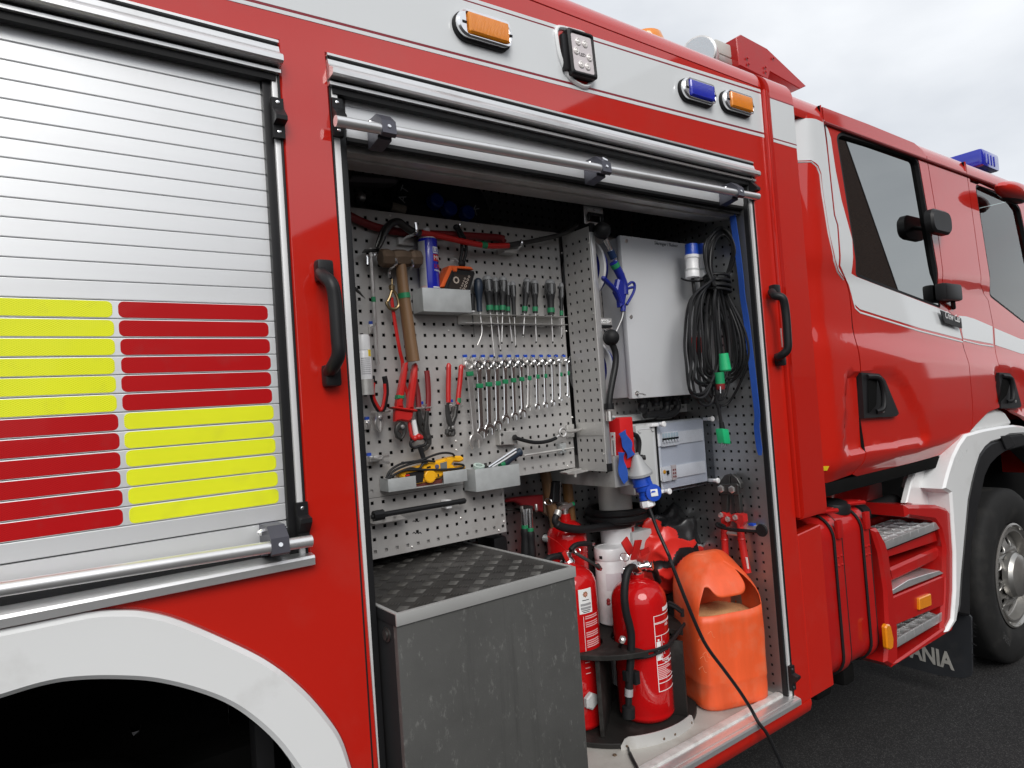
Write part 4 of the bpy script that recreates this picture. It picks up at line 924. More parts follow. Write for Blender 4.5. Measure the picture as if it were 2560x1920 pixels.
def rivet(p, n, par, r=.0042): mk('rivet', lathe(p, n, [(0, r), (.0012, r*.95), (.0022, r*.6), (.0022, r*.5), (.0010, r*.45), (.0010, .0003)], 10), CHRD, par)
for p in [c1(520, 160), c1(1432, 266), c1(1133, 1357), c2(1057, 133), c2(1103, 945), c4(168, 1048), c4(172, 1140), c4(1372, 802), c4(1325, 1305), c5(1131, 808), c5(625, 1108), c5(1578, 845), c5(1523, 935), c5(1557, 508)]: rivet(W(p, .3900), (0, -1, 0), PB if p[1] < 1200 else PL)
for p in [d3(370, 660), d3(434, 1572), c2(1440, 1485), c4(1607, 872), c4(1612, 960), c7(198, 515)]: rivet(WX(p, 1.7555), (-1, 0, 0), PT)
mk('cross_bar', join(box(1.7535, 1.7556, .232, .375, WX(c4(1607, 990), 1.755).z, WX(c4(1607, 855), 1.755).z, .0005)), ALUD, PT)

def tray(c, fl, y0, y1, m_=GALV, nm='tool_tray'):
    """open box: fl = front face corners (tl, tr, br, bl) at depth y0, reaching back to y1"""
    q_ = XZ(c, fl, y0); th = .0016
    x0, x1 = (q_[0][0]+q_[3][0])/2, (q_[1][0]+q_[2][0])/2; zt, zb_ = (q_[0][1]+q_[1][1])/2, (q_[2][1]+q_[3][1])/2
    return mk(nm, join(box(x0, x1, y0, y0+th, zb_, zt, .0006), box(x0, x0+th, y0+th, y1, zb_, zt, .0004), box(x1-th, x1, y0+th, y1, zb_, zt, .0004), box(x0, x1, y0+th, y1, zb_, zb_+th, .0004), box(x0, x1, y1-th, y1, zb_, zt, .0004)), m_, T), (x0, x1, zb_, zt)
t1_, t1b_ = tray(c1, [(858, 905), (1362, 935), (1357, 1168), (862, 1152)], .315, .385)
t2_, t2b_ = tray(c4, [(360, 1345), (822, 1282), (830, 1508), (380, 1575)], .310, .385)
# meter tray with its front cut away in the middle
q_ = XZ(c3, [(372, 1437), (660, 1405), (945, 1367), (1190, 1345), (1195, 1460), (945, 1498), (665, 1535), (385, 1580)], .325)
zt_, zb_ = sum(q_[i][1] for i in range(4))/4, sum(q_[i][1] for i in range(4, 8))/4
mk('tool_tray', join(box(q_[0][0], q_[1][0], .325, .3266, zb_, zt_, .0005), box(q_[2][0], q_[3][0], .325, .3266, zb_, zt_, .0005), box(q_[0][0], q_[0][0]+.0016, .3266, .387, zb_, zt_, .0004), box(q_[3][0]-.0016, q_[3][0], .3266, .387, zb_, zt_, .0004), box(q_[0][0], q_[3][0], .3266, .387, zb_, zb_+.0016, .0004)), GALV, T)
MTZ = zb_
# screwdriver rack
ra, rb = W(c2(45, 770), .335), W(c2(1115, 785), .335); rz = (ra.z+rb.z)/2; rz2 = rz-.031
mk('tool_rack', join(box(ra.x, rb.x, .335, .388, rz-.0015, rz, .0004), box(ra.x+.004, rb.x, .335, .388, rz2-.0015, rz2, .0004), box(ra.x+.004, rb.x, .386, .388, rz2, rz, .0004)), ALUD, T)
for p in [(315, 885), (835, 888)]: mk('rack_foot', lathe(W(c2(*p), .365), (0, 0, -1), [(0, .014), (.004, .012), (.005, .002)], 14), ALUD, T)
# spring clips on the boards
def clip(c, x, y, yy=.39, s=1.0, jaw=True):
    p = W(c(x, y), yy-.012); e = mk('tool_clip', join(box(p.x-.008*s, p.x+.008*s, yy-.016, yy-.001, p.z-.034*s, p.z-.004, .0015), tube([Vector((p.x-.006*s, yy-.014, p.z-.012)), Vector((p.x-.006*s, yy-.045, p.z-.014)), Vector((p.x-.004*s, yy-.05, p.z-.004))], .0022, 6)), CHRD, T)
    mk('clip_tab', box(p.x-.007*s, p.x+.007*s, yy-.012, yy-.002, p.z-.004, p.z+.006, .001), BLUE, e)
for x in (265, 360, 452, 545, 635, 722, 808, 892, 972, 1055, 1138, 1212, 1290): clip(c4, x, 168, s=.95)
for x, y in ((330, 1275), (1025, 5000)):
    if y < 2000: clip(c1, x, y)
clip(c3, 160, 815); clip(c3, 180, 1190); clip(c3, 722, 655); clip(c3, 1030, 635)
mk('clip_jaw', join(tube(PW(c3, [(180, 1225), (300, 1235), (340, 1205), (380, 1200)], .35), .004, 6), tube(PW(c3, [(300, 1235), (335, 1265), (385, 1270)], .35), .004, 6), box(W(c3(170, 1225), .36).x, W(c3(310, 1225), .36).x, .35, .39, W(c3(180, 1265), .36).z, W(c3(180, 1205), .36).z, .003)), CHRD, T)
for g_ in (tube(PW(c3, [(640, 712), (700, 706), (760, 704), (830, 695)], .352), .0035, 6), tube(PW(c3, [(200, 745), (300, 750), (395, 735)], .352), .0035, 6), tube(PW(c3, [(970, 665), (1010, 655), (1045, 655)], .35), .003, 6), tube(PW(c3, [(1030, 685), (1080, 690), (1138, 685)], .35), .003, 6)): mk('clip_jaw', g_, CHRD, T)
def hook(c, pts, m_=CHR, r=.005, y=None):
    ys = y or [.39, .36, .345, .345]; ps = [W(c(*p), ys[min(i, len(ys)-1)]) for i, p in enumerate(pts)]
    mk('tool_hook', tube(spline(ps, 4), r, 8), m_, T)
hook(c1, [(515, 800), (512, 730), (540, 695), (580, 660), (580, 605)], r=.006, y=[.387, .37, .33, .305, .300]); hook(c1, [(700, 710), (735, 700), (752, 670), (750, 618)], r=.006, y=[.385, .33, .305, .300])
hook(c1, [(660, 395), (720, 370), (780, 345), (795, 310), (785, 235)], r=.0065, y=[.387, .35, .31, .305, .305]); hook(c1, [(1205, 610), (1240, 640), (1285, 655), (1290, 620)], r=.005)
hook(c1, [(1255, 300), (1245, 280), (1240, 250)], r=.005, y=[.387, .35, .345]); hook(c2, [(560, 130), (600, 90), (635, 45), (640, 0)], r=.006, y=[.387, .35, .32, .32])
mk('hook_plate', box(W(c1(590, 430), .385).x, W(c1(745, 430), .385).x, .372, .39, W(c1(650, 470), .38).z, W(c1(650, 395), .38).z, .002), ALUD, T)
mk('hook_plate', box(W(c2(420, 120), .37).x, W(c2(555, 120), .37).x, .345, .39, W(c2(490, 150), .37).z, W(c2(490, 85), .37).z, .002), ALUD, T)
# latch of the swing board: bracket, rubber strap, eye bolt
lb_ = mk('board_latch', pl(c4, [(620, 945), (735, 950), (805, 940), (808, 1085), (625, 1090)], .362, .028, .002), ALUD, T)
for p in [(640, 980), (645, 1065)]: mk('bolt', lathe(W(c4(*p), .362), (0, -1, 0), [(0, .0055), (.003, .005), (.004, .001)], 10), STEEL, lb_)
mk('latch_strap', tube(spline(PW(c4, [(775, 1010), (850, 1035), (960, 1060), (1060, 1060), (1150, 1040), (1205, 1015)], .345), 5), [.0085]*2+[.0068]*24, 10), RUB, lb_)
mk('strap_knob', lathe(W(c4(775, 1010), .352), (-.5, 0, .2), [(-.006, .008), (0, .011), (.006, .008)], 12), RUB, lb_)
ec = W(c4(1268, 960), .345)
mk('latch_eye', join(tube([ec+Vector((.016*math.cos(a), 0, .016*math.sin(a))) for a in [R_(22.5*i) for i in range(16)]], .006, 8, closed=True), tube([ec+Vector((.016, 0, .002)), W(c4(1400, 940), .345)], .0075, 10), tube([W(c4(1400, 940), .345), W(c4(1470, 925), .345)], [.0075, .003], 10), tube(PW(c4, [(1200, 1010), (1240, 985)], .345), .005, 8)), CHRD, lb_)
mk('latch_plate', pl(c4, [(1320, 880), (1390, 872), (1396, 1005), (1325, 1012)], .378, .01, .001), ALUD, lb_)
mk('lower_catch', join(pl(c4, [(1310, 1375), (1470, 1330), (1475, 1352), (1560, 1355), (1400, 1398), (1330, 1395)], .33, .04, .002), tube(PW(c4, [(1400, 1380), (1402, 1420)], .335), .006, 8)), ALUD, T)

# ------------------------------------------------------------------ right bay: cabinet, meter box, ducts
CBZ0, CBZ1, CBX0, CBX1 = 1.808, 2.462, 1.958, 2.438
CB = mk('control_cabinet', join(box(CBX0+.008, CBX1-.004, .288, .398, CBZ0+.006, CBZ1-.004, .006)), LGREY, T)
cdoor = mk('cabinet_door', box(CBX0, CBX1, .262, .286, CBZ0, CBZ1, .006), LGREY, CB)
mk('cabinet_lettering', text('Sikringer / Releer', W(c6(552, 388), .2612), UX, UZ, .021, .0004), PRINT, CB)
for p in [(342, 362), (377, 924)]: mk('door_screw', lathe(W(c6(*p), .262), (0, -1, 0), [(0, .009), (.002, .0085), (.003, .005), (.002, .001)], 12), CHRD, CB)
kp = W(c6(420, 1490), .262); mk('door_key', join(lathe(kp, (0, -1, 0), [(0, .011), (.003, .010), (.004, .004)], 12), tube([kp, kp+Vector((.0, -.03, -.004)), kp+Vector((.012, -.034, -.010))], .003, 6)), CHRD, CB)
for i, p in enumerate([(470, 1590), (560, 1560), (640, 1550), (700, 1560), (780, 1560)]):
    v = W(c6(*p), .33); mk('cable_gland', lathe((v.x, .33, CBZ0+.006), (0, 0, -1), [(0, .026), (.02, .026), (.03, .018), (.045, .018)], 14), BLK, CB)
for i, pts in enumerate([[(640, 1545), (640, 1600), (600, 1640), (480, 1650)], [(720, 1545), (715, 1610), (660, 1650), (560, 1655)], [(470, 1560), (455, 1600), (480, 1620)]]): mk('control_cable', tube(spline(PW(c6, pts, .33), 5), .016, 10), CABM, CB)
# upper plate behind the cables
mk('cable_channel', box(1.80, 2.30, .375, .399, W(c7(700, 215), .38).z, W(c7(700, 160), .38).z, .003), GREYP, T)
# distribution box with clear lid
mx0, mx1 = 1.985, 2.445; mz0, mz1 = 1.415, 1.706; my = .280; msp = 2.105
MB_ = mk('distribution_box', join(box(mx0, mx1, my+.035, .398, mz0+.004, mz1-.004, .008)), GREYP, T)
mk('cover_plate', box(mx0+.004, msp-.004, my+.006, my+.034, mz0+.006, mz1-.006, .004), GREYP, MB_)
mk('cover_groove', plate(rrect(mx0+.016, msp-.014, mz0+.02, mz1-.02, .006), my+.0045, .004, .001, [rrect(mx0+.021, msp-.019, mz0+.025, mz1-.025, .006)]), LGREY, MB_)
for a, b in [(mx0+.022, mz1-.028), (msp-.02, mz1-.028), (msp-.02, mz0+.028)]: mk('cover_screw', lathe((a, my+.004, b), (0, -1, 0), [(0, .009), (.002, .009), (.003, .006), (.001, .001)], 12), GREYP, MB_)
mk('lid_seal', box(msp-.003, msp+.004, my+.002, my+.03, mz0+.004, mz1-.004, .002), RUB, MB_)
GB = mat('pale_blue_panel', (.55, .57, .62), .5, var=.04)
mk('inner_panel', box(msp+.006, mx1-.02, my+.016, my+.024, mz0+.01, mz1-.01, .001), GB, MB_)
for zc_ in (.215, .075): mk('rail_cover', box(msp+.012, mx1-.035, my+.010, my+.0158, mz0+zc_-.026, mz0+zc_+.026, .0008), WPL, MB_)
for i in range(6):
    x = msp+.030+i*.0172; zc_ = mz0+.215
    bk = mk('breaker', box(x, x+.0164, my+.002, my+.0098, zc_-.028, zc_+.030, .001), WPL, MB_)
    mk('breaker_window', box(x+.002, x+.0144, my+.0004, my+.0016, zc_+.008, zc_+.026, .0005), mat('pale_glass', (.55, .66, .70), .2) if i == 0 else bpy.data.materials['pale_glass'], bk)
    mk('breaker_slot', box(x+.0005, x+.0159, my-.0002, my+.0018, zc_-.008, zc_+.006, .0004), BLK, bk)
    mk('breaker_toggle', box(x+.004, x+.0124, my-.006, my+.0, zc_-.012, zc_-.002, .001), WPL, bk)
rcx = msp+.016; zc_ = mz0+.078
rc = mk('residual_current_device', box(rcx, rcx+.055, my+.002, my+.0098, zc_-.034, zc_+.026, .001), WPL, MB_)
mk('test_button', lathe((rcx+.012, my+.002, zc_+.006), (0, -1, 0), [(0, .008), (.003, .008), (.004, .001)], 12), mat('orange_button', (.75, .35, .02), .4), rc)
mk('device_switch', box(rcx+.024, rcx+.034, my-.006, my+.0018, zc_-.006, zc_+.010, .001), BLK, rc)
tm = mk('timer_module', box(rcx+.060, rcx+.088, my+.002, my+.0098, zc_-.034, zc_+.028, .001), mat('pinkish_module', (.58, .50, .48), .5), MB_)
mk('module_button', join(*[lathe((rcx+.068+.012*i, my+.002, zc_+.008-.014*j), (0, -1, 0), [(0, .004), (.0015, .004), (.002, .001)], 8) for i in range(2) for j in range(3)]), TRED2, tm)
mk('clear_lid', join(box(msp+.002, mx1, my-.012, my-.009, mz0, mz1, .001), box(msp+.002, mx1, my-.009, my+.034, mz1-.003, mz1, .0008), box(msp+.002, mx1, my-.009, my+.034, mz0, mz0+.003, .0008), box(mx1-.003, mx1, my-.009, my+.034, mz0+.003, mz1-.003, .0008)), LIDM, MB_)
for x, z in [(msp+.012, mz1-.010), (msp+.015, mz0+.008), (mx1-.012, mz1-.010), (mx1-.008, mz0+.012)]:
    mk('lid_knob', join(lathe((x, my-.009, z), (0, -1, 0), [(0, .008), (.014, .008), (.016, .012), (.022, .012), (.024, .010), (.024, .001)], 14), box(x-.05 if x < 2.2 else x-.005, x+.005, my-.008, my+.02, z-.007, z+.007, .003)), WPL, MB_)
gp = W(c7(540, 545), my-.02); mk('side_gland', lathe((gp.x-.02, my+.0, gp.z), (1, -.6, 0), [(0, .013), (.02, .013), (.022, .010), (.03, .010)], 12), BLK, MB_)
mk('box_cable', tube(spline(PW(c7, [(440, 352), (470, 365), (490, 420), (480, 520)], .27), 5), .010, 8), CABM, MB_)
# ducts under the box
for x0_ in (745, 795):
    a, b = W(c7(x0_, 840), .60), W(c7(x0_+12, 1050), .60)
    mk('conduit', join(tube([a, b], .019, 12), tube([b-Vector((0, 0, .0)), b-Vector((0, 0, -.03))], .022, 12)), CABM, T)
    mk('conduit_sleeve', lathe(b, (0, 0, -1), [(0, .026), (.045, .026), (.05, .023)], 14), GREYP, T)
jq = W(c7(820, 1130), .56); mk('junction_box', obox(jq+Vector((0, .03, -.02)), (.075, 0, 0), (0, .04, 0), (0, 0, .04), .006), GREYP, T)
jq = W(c7(450, 1215), .48); mk('junction_box', obox(jq, (.06, 0, 0), (0, .05, 0), (0, 0, .04), .008), GREYP, T)
mk('corner_conduit', tube([W(d4(1060, 440), .63), W(d4(1135, 960), .63)], .009, 8), BLKM, T)
# hanging box under the partition
hb = mk('perforated_bracket', join(box(1.792, 1.7945, .226, .64, 1.482, 1.60, .0005), box(1.7945, 1.93, .226, .229, 1.482, 1.60, .0005), box(1.7945, 1.93, .229, .64, 1.482, 1.485, .0005)), ALUD, T)
for i in range(9): mk('bracket_slot', box(1.7905, 1.7921, .26+.04*i, .269+.04*i, 1.535, 1.545, 0), DARK, hb)
# air duct pipe standing behind, with rubber collar
px_, py_ = 2.075, .52
def zat(c, x, y): return W(c(x, y), py_).z
DP = mk('duct_pipe', lathe((px_, py_, zat(c7, 315, 980)), (0, 0, 1), [(0, .070), (.003, .072), (.25, .072), (.255, .068)], 28), mat('pale_duct', (.56, .55, .52), .5, var=.1, dirt=(.3, .28, .25, .5)), T)
mk('duct_pipe_lower', lathe((px_, py_, .60), (0, 0, 1), [(0, .074), (zat(c7, 315, 1040)-.60, .074)], 28), WPL, DP)
zr = zat(c7, 320, 1000)
for k in range(2): mk('duct_collar', tube([Vector((px_+.118*math.cos(R_(15*i)), py_+.118*math.sin(R_(15*i)), zr+.014-k*.028)) for i in range(24)], .017, 10, closed=True), RUB, DP)
mk('duct_ring', lathe((px_, py_, zr-.055), (0, 0, 1), [(0, .078), (.02, .078)], 28), ALUD, DP)
mk('red_tape', join(label_patch((px_, py_), .0745, R_(18), .022, zr-.15, zr-.01), label_patch((px_, py_), .0745, R_(-50), .02, zr-.16, zr-.12)), TRED, DP)
# hose guides
for c, pts, nm_ in [(d3, [(312, 175), (555, 208), (568, 410), (322, 408)], '-G-'), (c6, [(120, 935), (236, 935), (243, 1022), (125, 1022)], 'LAND')]:
    q_ = XZ(c, pts, .235); x0, x1 = (q_[0][0]+q_[3][0])/2, (q_[1][0]+q_[2][0])/2; z0_, z1_ = min(p[1] for p in q_), max(p[1] for p in q_)
    hg = mk('hose_guide', plate(rrect(x0, x1, z0_, z1_, .003, 2), .235, .004, .0008, [rrect(x0+.016, x1-.016, z0_+.01, z1_-.028, .002, 2)]), ALU, T)
    mk('guide_roller', join(tube([Vector((x0+.014, .228, z1_-.032)), Vector((x1-.014, .228, z1_-.032))], .006, 8), tube([Vector((x0+.014, .228, z0_+.01)), Vector((x0+.014, .228, z1_-.036))], .006, 8), tube([Vector((x1-.014, .228, z0_+.01)), Vector((x1-.014, .228, z1_-.036))], .006, 8)), BLK, hg)
    mk('guide_label', box(x0+.018, x1-.02, .2340, .2351, z1_-.02, z1_-.006, .0002), PAPER, hg)
    mk('label_lettering', text(nm_, ((x0+x1)/2, .2335, z1_-.017), UX, UZ, .012, .0003, 'CENTER'), PRINT, hg)
    mk('guide_screw', join(*[lathe((x, .235, z1_-.014), (0, -1, 0), [(0, .004), (.0015, .0038), (.002, .0005)], 8) for x in (x0+.009, x1-.009)]), CHRD, hg)
def reel(edge, zc_px, rr):
    e_ = WX(edge, 1.835); zc_ = W((edge[0], zc_px), e_.y).z; cy = e_.y+rr
    o = mk('hose_reel', lathe((1.835, cy, zc_), (1, 0, 0), [(0, .02), (0, rr-.03), (.006, rr-.024), (.04, rr-.024)], 40), BLUED, T)
    mk('reel_rim', lathe((1.832, cy, zc_), (1, 0, 0), [(.006, rr-.028), (0, rr-.026), (0, rr-.002), (.006, rr), (.009, rr), (.009, rr-.02)], 40, False), WPL, o)
reel(d3(582, 900), d3(0, 930)[1], .125); reel(c6(238, 1290), c6(0, 1300)[1], .125)
# webbing on the right wall, hung from a hook
st = [WX(c6(*p), 2.432) for p in [(1118, 100), (1140, 250), (1165, 420), (1190, 620), (1205, 780), (1232, 950), (1262, 1200), (1290, 1440), (1312, 1650)]]+[WX(c7(*p), 2.432) for p in [(1466, 300), (1486, 460), (1494, 525)]]
sv, sf = [], []
for i, p in enumerate(spline(st, 5)):
    w_ = .026 if i < 50 else max(.004, .026-(i-50)*.003); tw = .0012*math.sin(i*.25)
    for dy, dx in ((-w_/2, -.0015+tw), (w_/2, -.0015-tw), (w_/2, .0015-tw), (-w_/2, .0015+tw)): sv.append(p+Vector((dx, dy, 0)))
    if i: k = (i-1)*4; sf += [(k+a, k+(a+1) % 4, k+4+(a+1) % 4, k+4+a) for a in range(4)]
solo('webbing_strap', (sv, sf), BLUES, 'long blue webbing strap hanging beside the black cable coil', 'strap')
# ------------------------------------------------------------------ tools on the boards (each a thing of its own)
MP = .000324                                   # metres per enlarged-photo pixel on the board, upright
YT = .355
ORD = ['first', 'second', 'third', 'fourth', 'fifth', 'sixth', 'seventh', 'eighth', 'ninth', 'tenth', 'eleventh', 'twelfth', 'thirteenth']
def frame2(a, b):
    d = (b-a).normalized(); return d, Vector((d.z, 0, -d.x))
# chrome wrenches
wr = [((298, 260), 47, (372, 1045), 72, (308, 350), 27), ((402, 262), 48, (432, 965), 56, (410, 475), 26), ((497, 258), 48, (513, 925), 56, (507, 460), 25), ((586, 258), 43, (600, 882), 48, (598, 450), 22),
      ((673, 250), 45, (683, 820), 46, (677, 432), 21), ((755, 245), 42, (775, 790), 42, (763, 418), 19), ((838, 243), 40, (858, 757), 43, (848, 405), 18), ((922, 235), 34, (917, 702), 33, (925, 395), 16),
      ((1002, 232), 36, (1011, 688), 33, (1010, 380), 15), ((1083, 228), 35, (1095, 672), 33, (1092, 373), 14), ((1163, 225), 33, (1173, 648), 30, None, 12), ((1245, 215), 27, (1250, 613), 24, (1252, 358), 11), ((1320, 215), 25, (1328, 580), 21, (1327, 345), 10)]
for i, (rc_, rr, jc, jr, tp, hw) in enumerate(wr):
    y = .338 if i == 0 else .350
    a, b = W(c4(*rc_), y), W(c4(*jc), y); d, s = frame2(a, b); R0 = rr*MP*1.15; R1 = jr*MP*1.15; w_ = hw*MP*1.45
    lab = f'{ORD[i]} wrench from the red-handled pincers in the chrome wrench row'+(', thickest and tilted' if i == 0 else (' with no green tape' if tp is None else ''))
    t = thing('combination_wrench', lab, 'wrench', (a+b)/2, 'chrome wrenches hanging in a row')
    m_ = CHRD if i in (0, 7) else CHR
    rg = mk('ring_end', plate(circ(a.x, a.z, R0, 24), y-.005, .011, .002, [circ(a.x, a.z, R0*.62, 12)]), m_, t)
    if i: mk('ratchet_gear', plate(circ(a.x, a.z, R0*.66, 20), y-.003, .008, .0008, [circ(a.x, a.z, R0*.46, 12)]), STEEL, rg)
    def at_(u, v): p = a+d*u+s*v; return (p.x, p.z)
    Ln = (b-a).length
    neck = [at_(R0*.8, -w_*1.0), at_(R0*1.9, -w_*.75), at_(Ln-R1*1.3, -w_*.70), at_(Ln-R1*.6, -w_), at_(Ln-R1*.6, w_), at_(Ln-R1*1.3, w_*.70), at_(R0*1.9, w_*.75), at_(R0*.8, w_*1.0)]
    mk('shank', plate(neck, y-.0025, .006, .0016), m_, t)
    jaw = []
    for k in range(15): an = R_(-140+280*k/14); jaw.append(at_(Ln-R1*math.cos(an), R1*math.sin(an)))
    jw = R1*.42
    jaw += [at_(Ln+R1*.95, jw*1.5), at_(Ln+R1*.98, jw), at_(Ln-R1*.05, jw), at_(Ln-R1*.28, 0), at_(Ln-R1*.05, -jw), at_(Ln+R1*.98, -jw), at_(Ln+R1*.95, -jw*1.5)]
    mk('open_end', plate(jaw, y-.0035, .008, .0018), m_, t)
    if tp:
        q_ = W(c4(*tp), y); h_ = 24*MP
        mk('tape', obox(q_, s*w_*1.0, (0, .0052, 0), d*h_, .001), GREEN, t)
# screwdrivers in the rack
def screwdriver(top, bot, hw, end, lab, grip=None, cap=None, tape=True, y=.352, bend=None, tip=True):
    a, b = W(c2(*top), y), W(c2(*bot), y); e = W(c2(*end), y); d = (b-a).normalized(); L_ = (b-a).length; r = hw*.000372
    t = thing('screwdriver', lab, 'screwdriver', (a+b)/2, 'screwdrivers standing in the rack')
    g_ = grip or DOTG
    mk('handle', lathe(a, d, [(L_*.13, r*.90), (L_*.16, r), (L_*.36, r), (L_*.46, r*.86), (L_*.60, r*.66), (L_*.78, r*.60), (L_, r*.62)], 16), g_, t)
    mk('end_cap', lathe(a, d, [(0, r*.12), (L_*.012, r*.45), (L_*.05, r*.78), (L_*.10, r*.92), (L_*.135, r*.92)], 16), cap or GCAP, t)
    if cap is None:
        s_ = frame2(a, b)[1]; p = a+d*L_*.30+Vector((0, -r*.90, 0))+s_*r*.35
        mk('grip_inlay', obox(p, s_*r*.22, (0, r*.12, 0), d*L_*.15, r*.1), GCAP, t)
    if tape: mk('tape', lathe(a+d*L_*.82, d, [(0, r*.68), (L_*.13, r*.68)], 16), GREEN, t); mk('collar', lathe(a+d*L_*.955, d, [(0, r*.60), (L_*.045, r*.60)], 14), PALECOL, t)
    pts = [b-d*.01]+([W(c2(*q), y) for q in bend] if bend else [])+[e]
    mk('blade', tube(spline(pts, 4) if bend else pts, .0027 if hw > 32 else .0019, 8), CHRD, t)
    if tip and not bend: dd = (e-b).normalized(); mk('tip', tube([e-dd*.010, e-dd*.003, e], [.0033 if hw > 32 else .0024, .0030 if hw > 32 else .002, .001], 8), STEEL, t)
def dotgrip():
    m = mat('studded_grip', (.014, .014, .015), .5, var=.1); t = m.node_tree; l = t.links.new; b = t.nodes['Principled BSDF']
    tc = N(t, 'ShaderNodeTexCoord'); v = N(t, 'ShaderNodeTexVoronoi'); v.inputs['Scale'].default_value = 290; v.inputs['Randomness'].default_value = 0; l(tc.outputs['Object'], v.inputs['Vector'])
    sp = N(t, 'ShaderNodeSeparateXYZ'); l(tc.outputs['Object'], sp.inputs[0]); g1 = N(t, 'ShaderNodeMath', operation='GREATER_THAN'); g1.inputs[1].default_value = .012; l(sp.outputs['Z'], g1.inputs[0])
    lt = N(t, 'ShaderNodeMath', operation='LESS_THAN'); lt.inputs[1].default_value = .28; l(v.outputs['Distance'], lt.inputs[0]); mu = N(t, 'ShaderNodeMath', operation='MULTIPLY'); l(g1.outputs[0], mu.inputs[0]); l(lt.outputs[0], mu.inputs[1])
    mx = N(t, 'ShaderNodeMix', data_type='RGBA'); old = b.inputs['Base Color'].links[0].from_socket; l(old, mx.inputs['A']); mx.inputs['B'].default_value = (.30, .30, .30, 1); l(mu.outputs[0], mx.inputs['Factor']); l(mx.outputs['Result'], b.inputs['Base Color'])
    return m
DOTG = dotgrip(); GCAP = mat('grey_soft_plastic', (.24, .245, .25), .5, var=.08); PALECOL = mat('pale_collar', (.45, .55, .50), .4)
NAVY = mat('navy_handle', (.014, .024, .042), .45, var=.2, vs=20)
sds = [((280, 363), (312, 748), 54, (358, 1235), 'big grey-capped screwdriver with the longest blade, nearest the tray of the orange case'), ((360, 380), (380, 748), 38, (422, 1165), 'grey-capped screwdriver overlapped by the long-bladed big one in the rack'),
       ((445, 373), (440, 748), 46, (432, 1087), 'third grey-capped screwdriver from the navy-handled pick in the rack'), ((490, 430), (500, 752), 33, (543, 1080), 'black screwdriver tucked behind the third grey-capped one in the rack'),
       ((545, 422), (562, 795), 32, (578, 1125), 'slim grey-capped screwdriver with pale yellow collar and no green tape'), ((697, 392), (668, 758), 43, (655, 1005), 'leaning medium screwdriver of the close pair standing apart in the rack'),
       ((770, 407), (780, 758), 42, (790, 1080), 'upright medium screwdriver of the close pair beside the leaning one'), ((930, 406), (945, 772), 58, (963, 1080), 'thickest screwdriver, standing alone beside the thin one at the rack end'), ((1050, 440), (1052, 800), 29, (1053, 1035), 'thinnest screwdriver, standing at the rack end by the perforated partition')]
for i, (a, b, hw, e, lab) in enumerate(sds): screwdriver(a, b, hw, e, lab, tape=(i != 4), y=.362 if i in (1, 3) else .350)
screwdriver((185, 393), (203, 742), 44, (180, 1090), 'navy-handled hooked pick standing next to the big screwdriver in the rack', NAVY, NAVY, False, bend=[(212, 800), (226, 960)], tip=False)
t = thing('scriber', 'thin steel scriber with a pale tip hanging behind the tray of the orange case', 'scriber', W(c2(140, 800), .36))
mk('handle', tube([W(c2(130, 560), .365), W(c2(135, 735), .365)], .0075, 10), BLK, t); mk('ferrule', lathe(W(c2(135, 735), .365), (0, 0, -1), [(0, .0075), (.004, .0065)], 10), WPL, t); mk('blade', tube([W(c2(125, 755), .365), W(c2(150, 1005), .365)], [.003, .002], 8), STEEL, t)
# sledge hammer
a, b = W(c1(418, 602), .325), W(c1(828, 612), .325); d = (b-a); Lh = d.length
t = thing('sledge_hammer', 'sledge hammer with rusty double-faced head and worn wooden handle on hooks', 'hammer', (a+b)/2)
rh = .0305
mk('head', lathe(a, d, [(0, rh*.80), (.006, rh*.98), (Lh*.20, rh), (Lh*.30, rh*.84), (Lh*.42, rh*.96), (Lh*.62, rh*.96), (Lh*.72, rh*.82), (Lh*.80, rh), (Lh-.006, rh*.98), (Lh, rh*.80)], 8), IRON, t, ang=25)
hp = spline([W(c1(630, 660), .325), W(c1(660, 960), .325), W(c1(700, 1260), .325), W(c3(635, 222), .325)], 6)
mk('handle', tube(hp, [.0165+.0035*(i/(len(hp)-1)) for i in range(len(hp))], 14, flat=1.25), WOOD, t)
mk('tape', tube([W(c1(661, 968), .325), W(c1(668, 1022), .325)], .0188, 14, flat=1.28), GREEN, t)
# T-bar rod
rp0 = PW(c1, [(313, 500), (345, 1000), (380, 1640)], .350)+PW(c3, [(265, 255)], .350)
t = thing('sliding_t_bar', 'slim steel T-bar rod with one green tape ring hanging by the door frame', 'T-bar', rp0[1])
mk('rod', tube(rp0, .0062, 10), CHRD, t); mk('tape', tube([W(c1(345, 1005), .350), W(c1(350, 1058), .350)], .0070, 10), GREEN, t)
mk('cross_handle', tube(PW(c1, [(228, 545), (262, 528), (400, 520)], .345), [.001, .006, .0055], 8), STEEL, t)
mk('spring_clip', join(tube(PW(c1, [(275, 575), (285, 600), (285, 670)], .36), .005, 8), box(W(c1(345, 575), .35).x, W(c1(365, 575), .35).x, .34, .37, W(c1(350, 590), .35).z, W(c1(350, 562), .35).z, .001)), CHR, t)
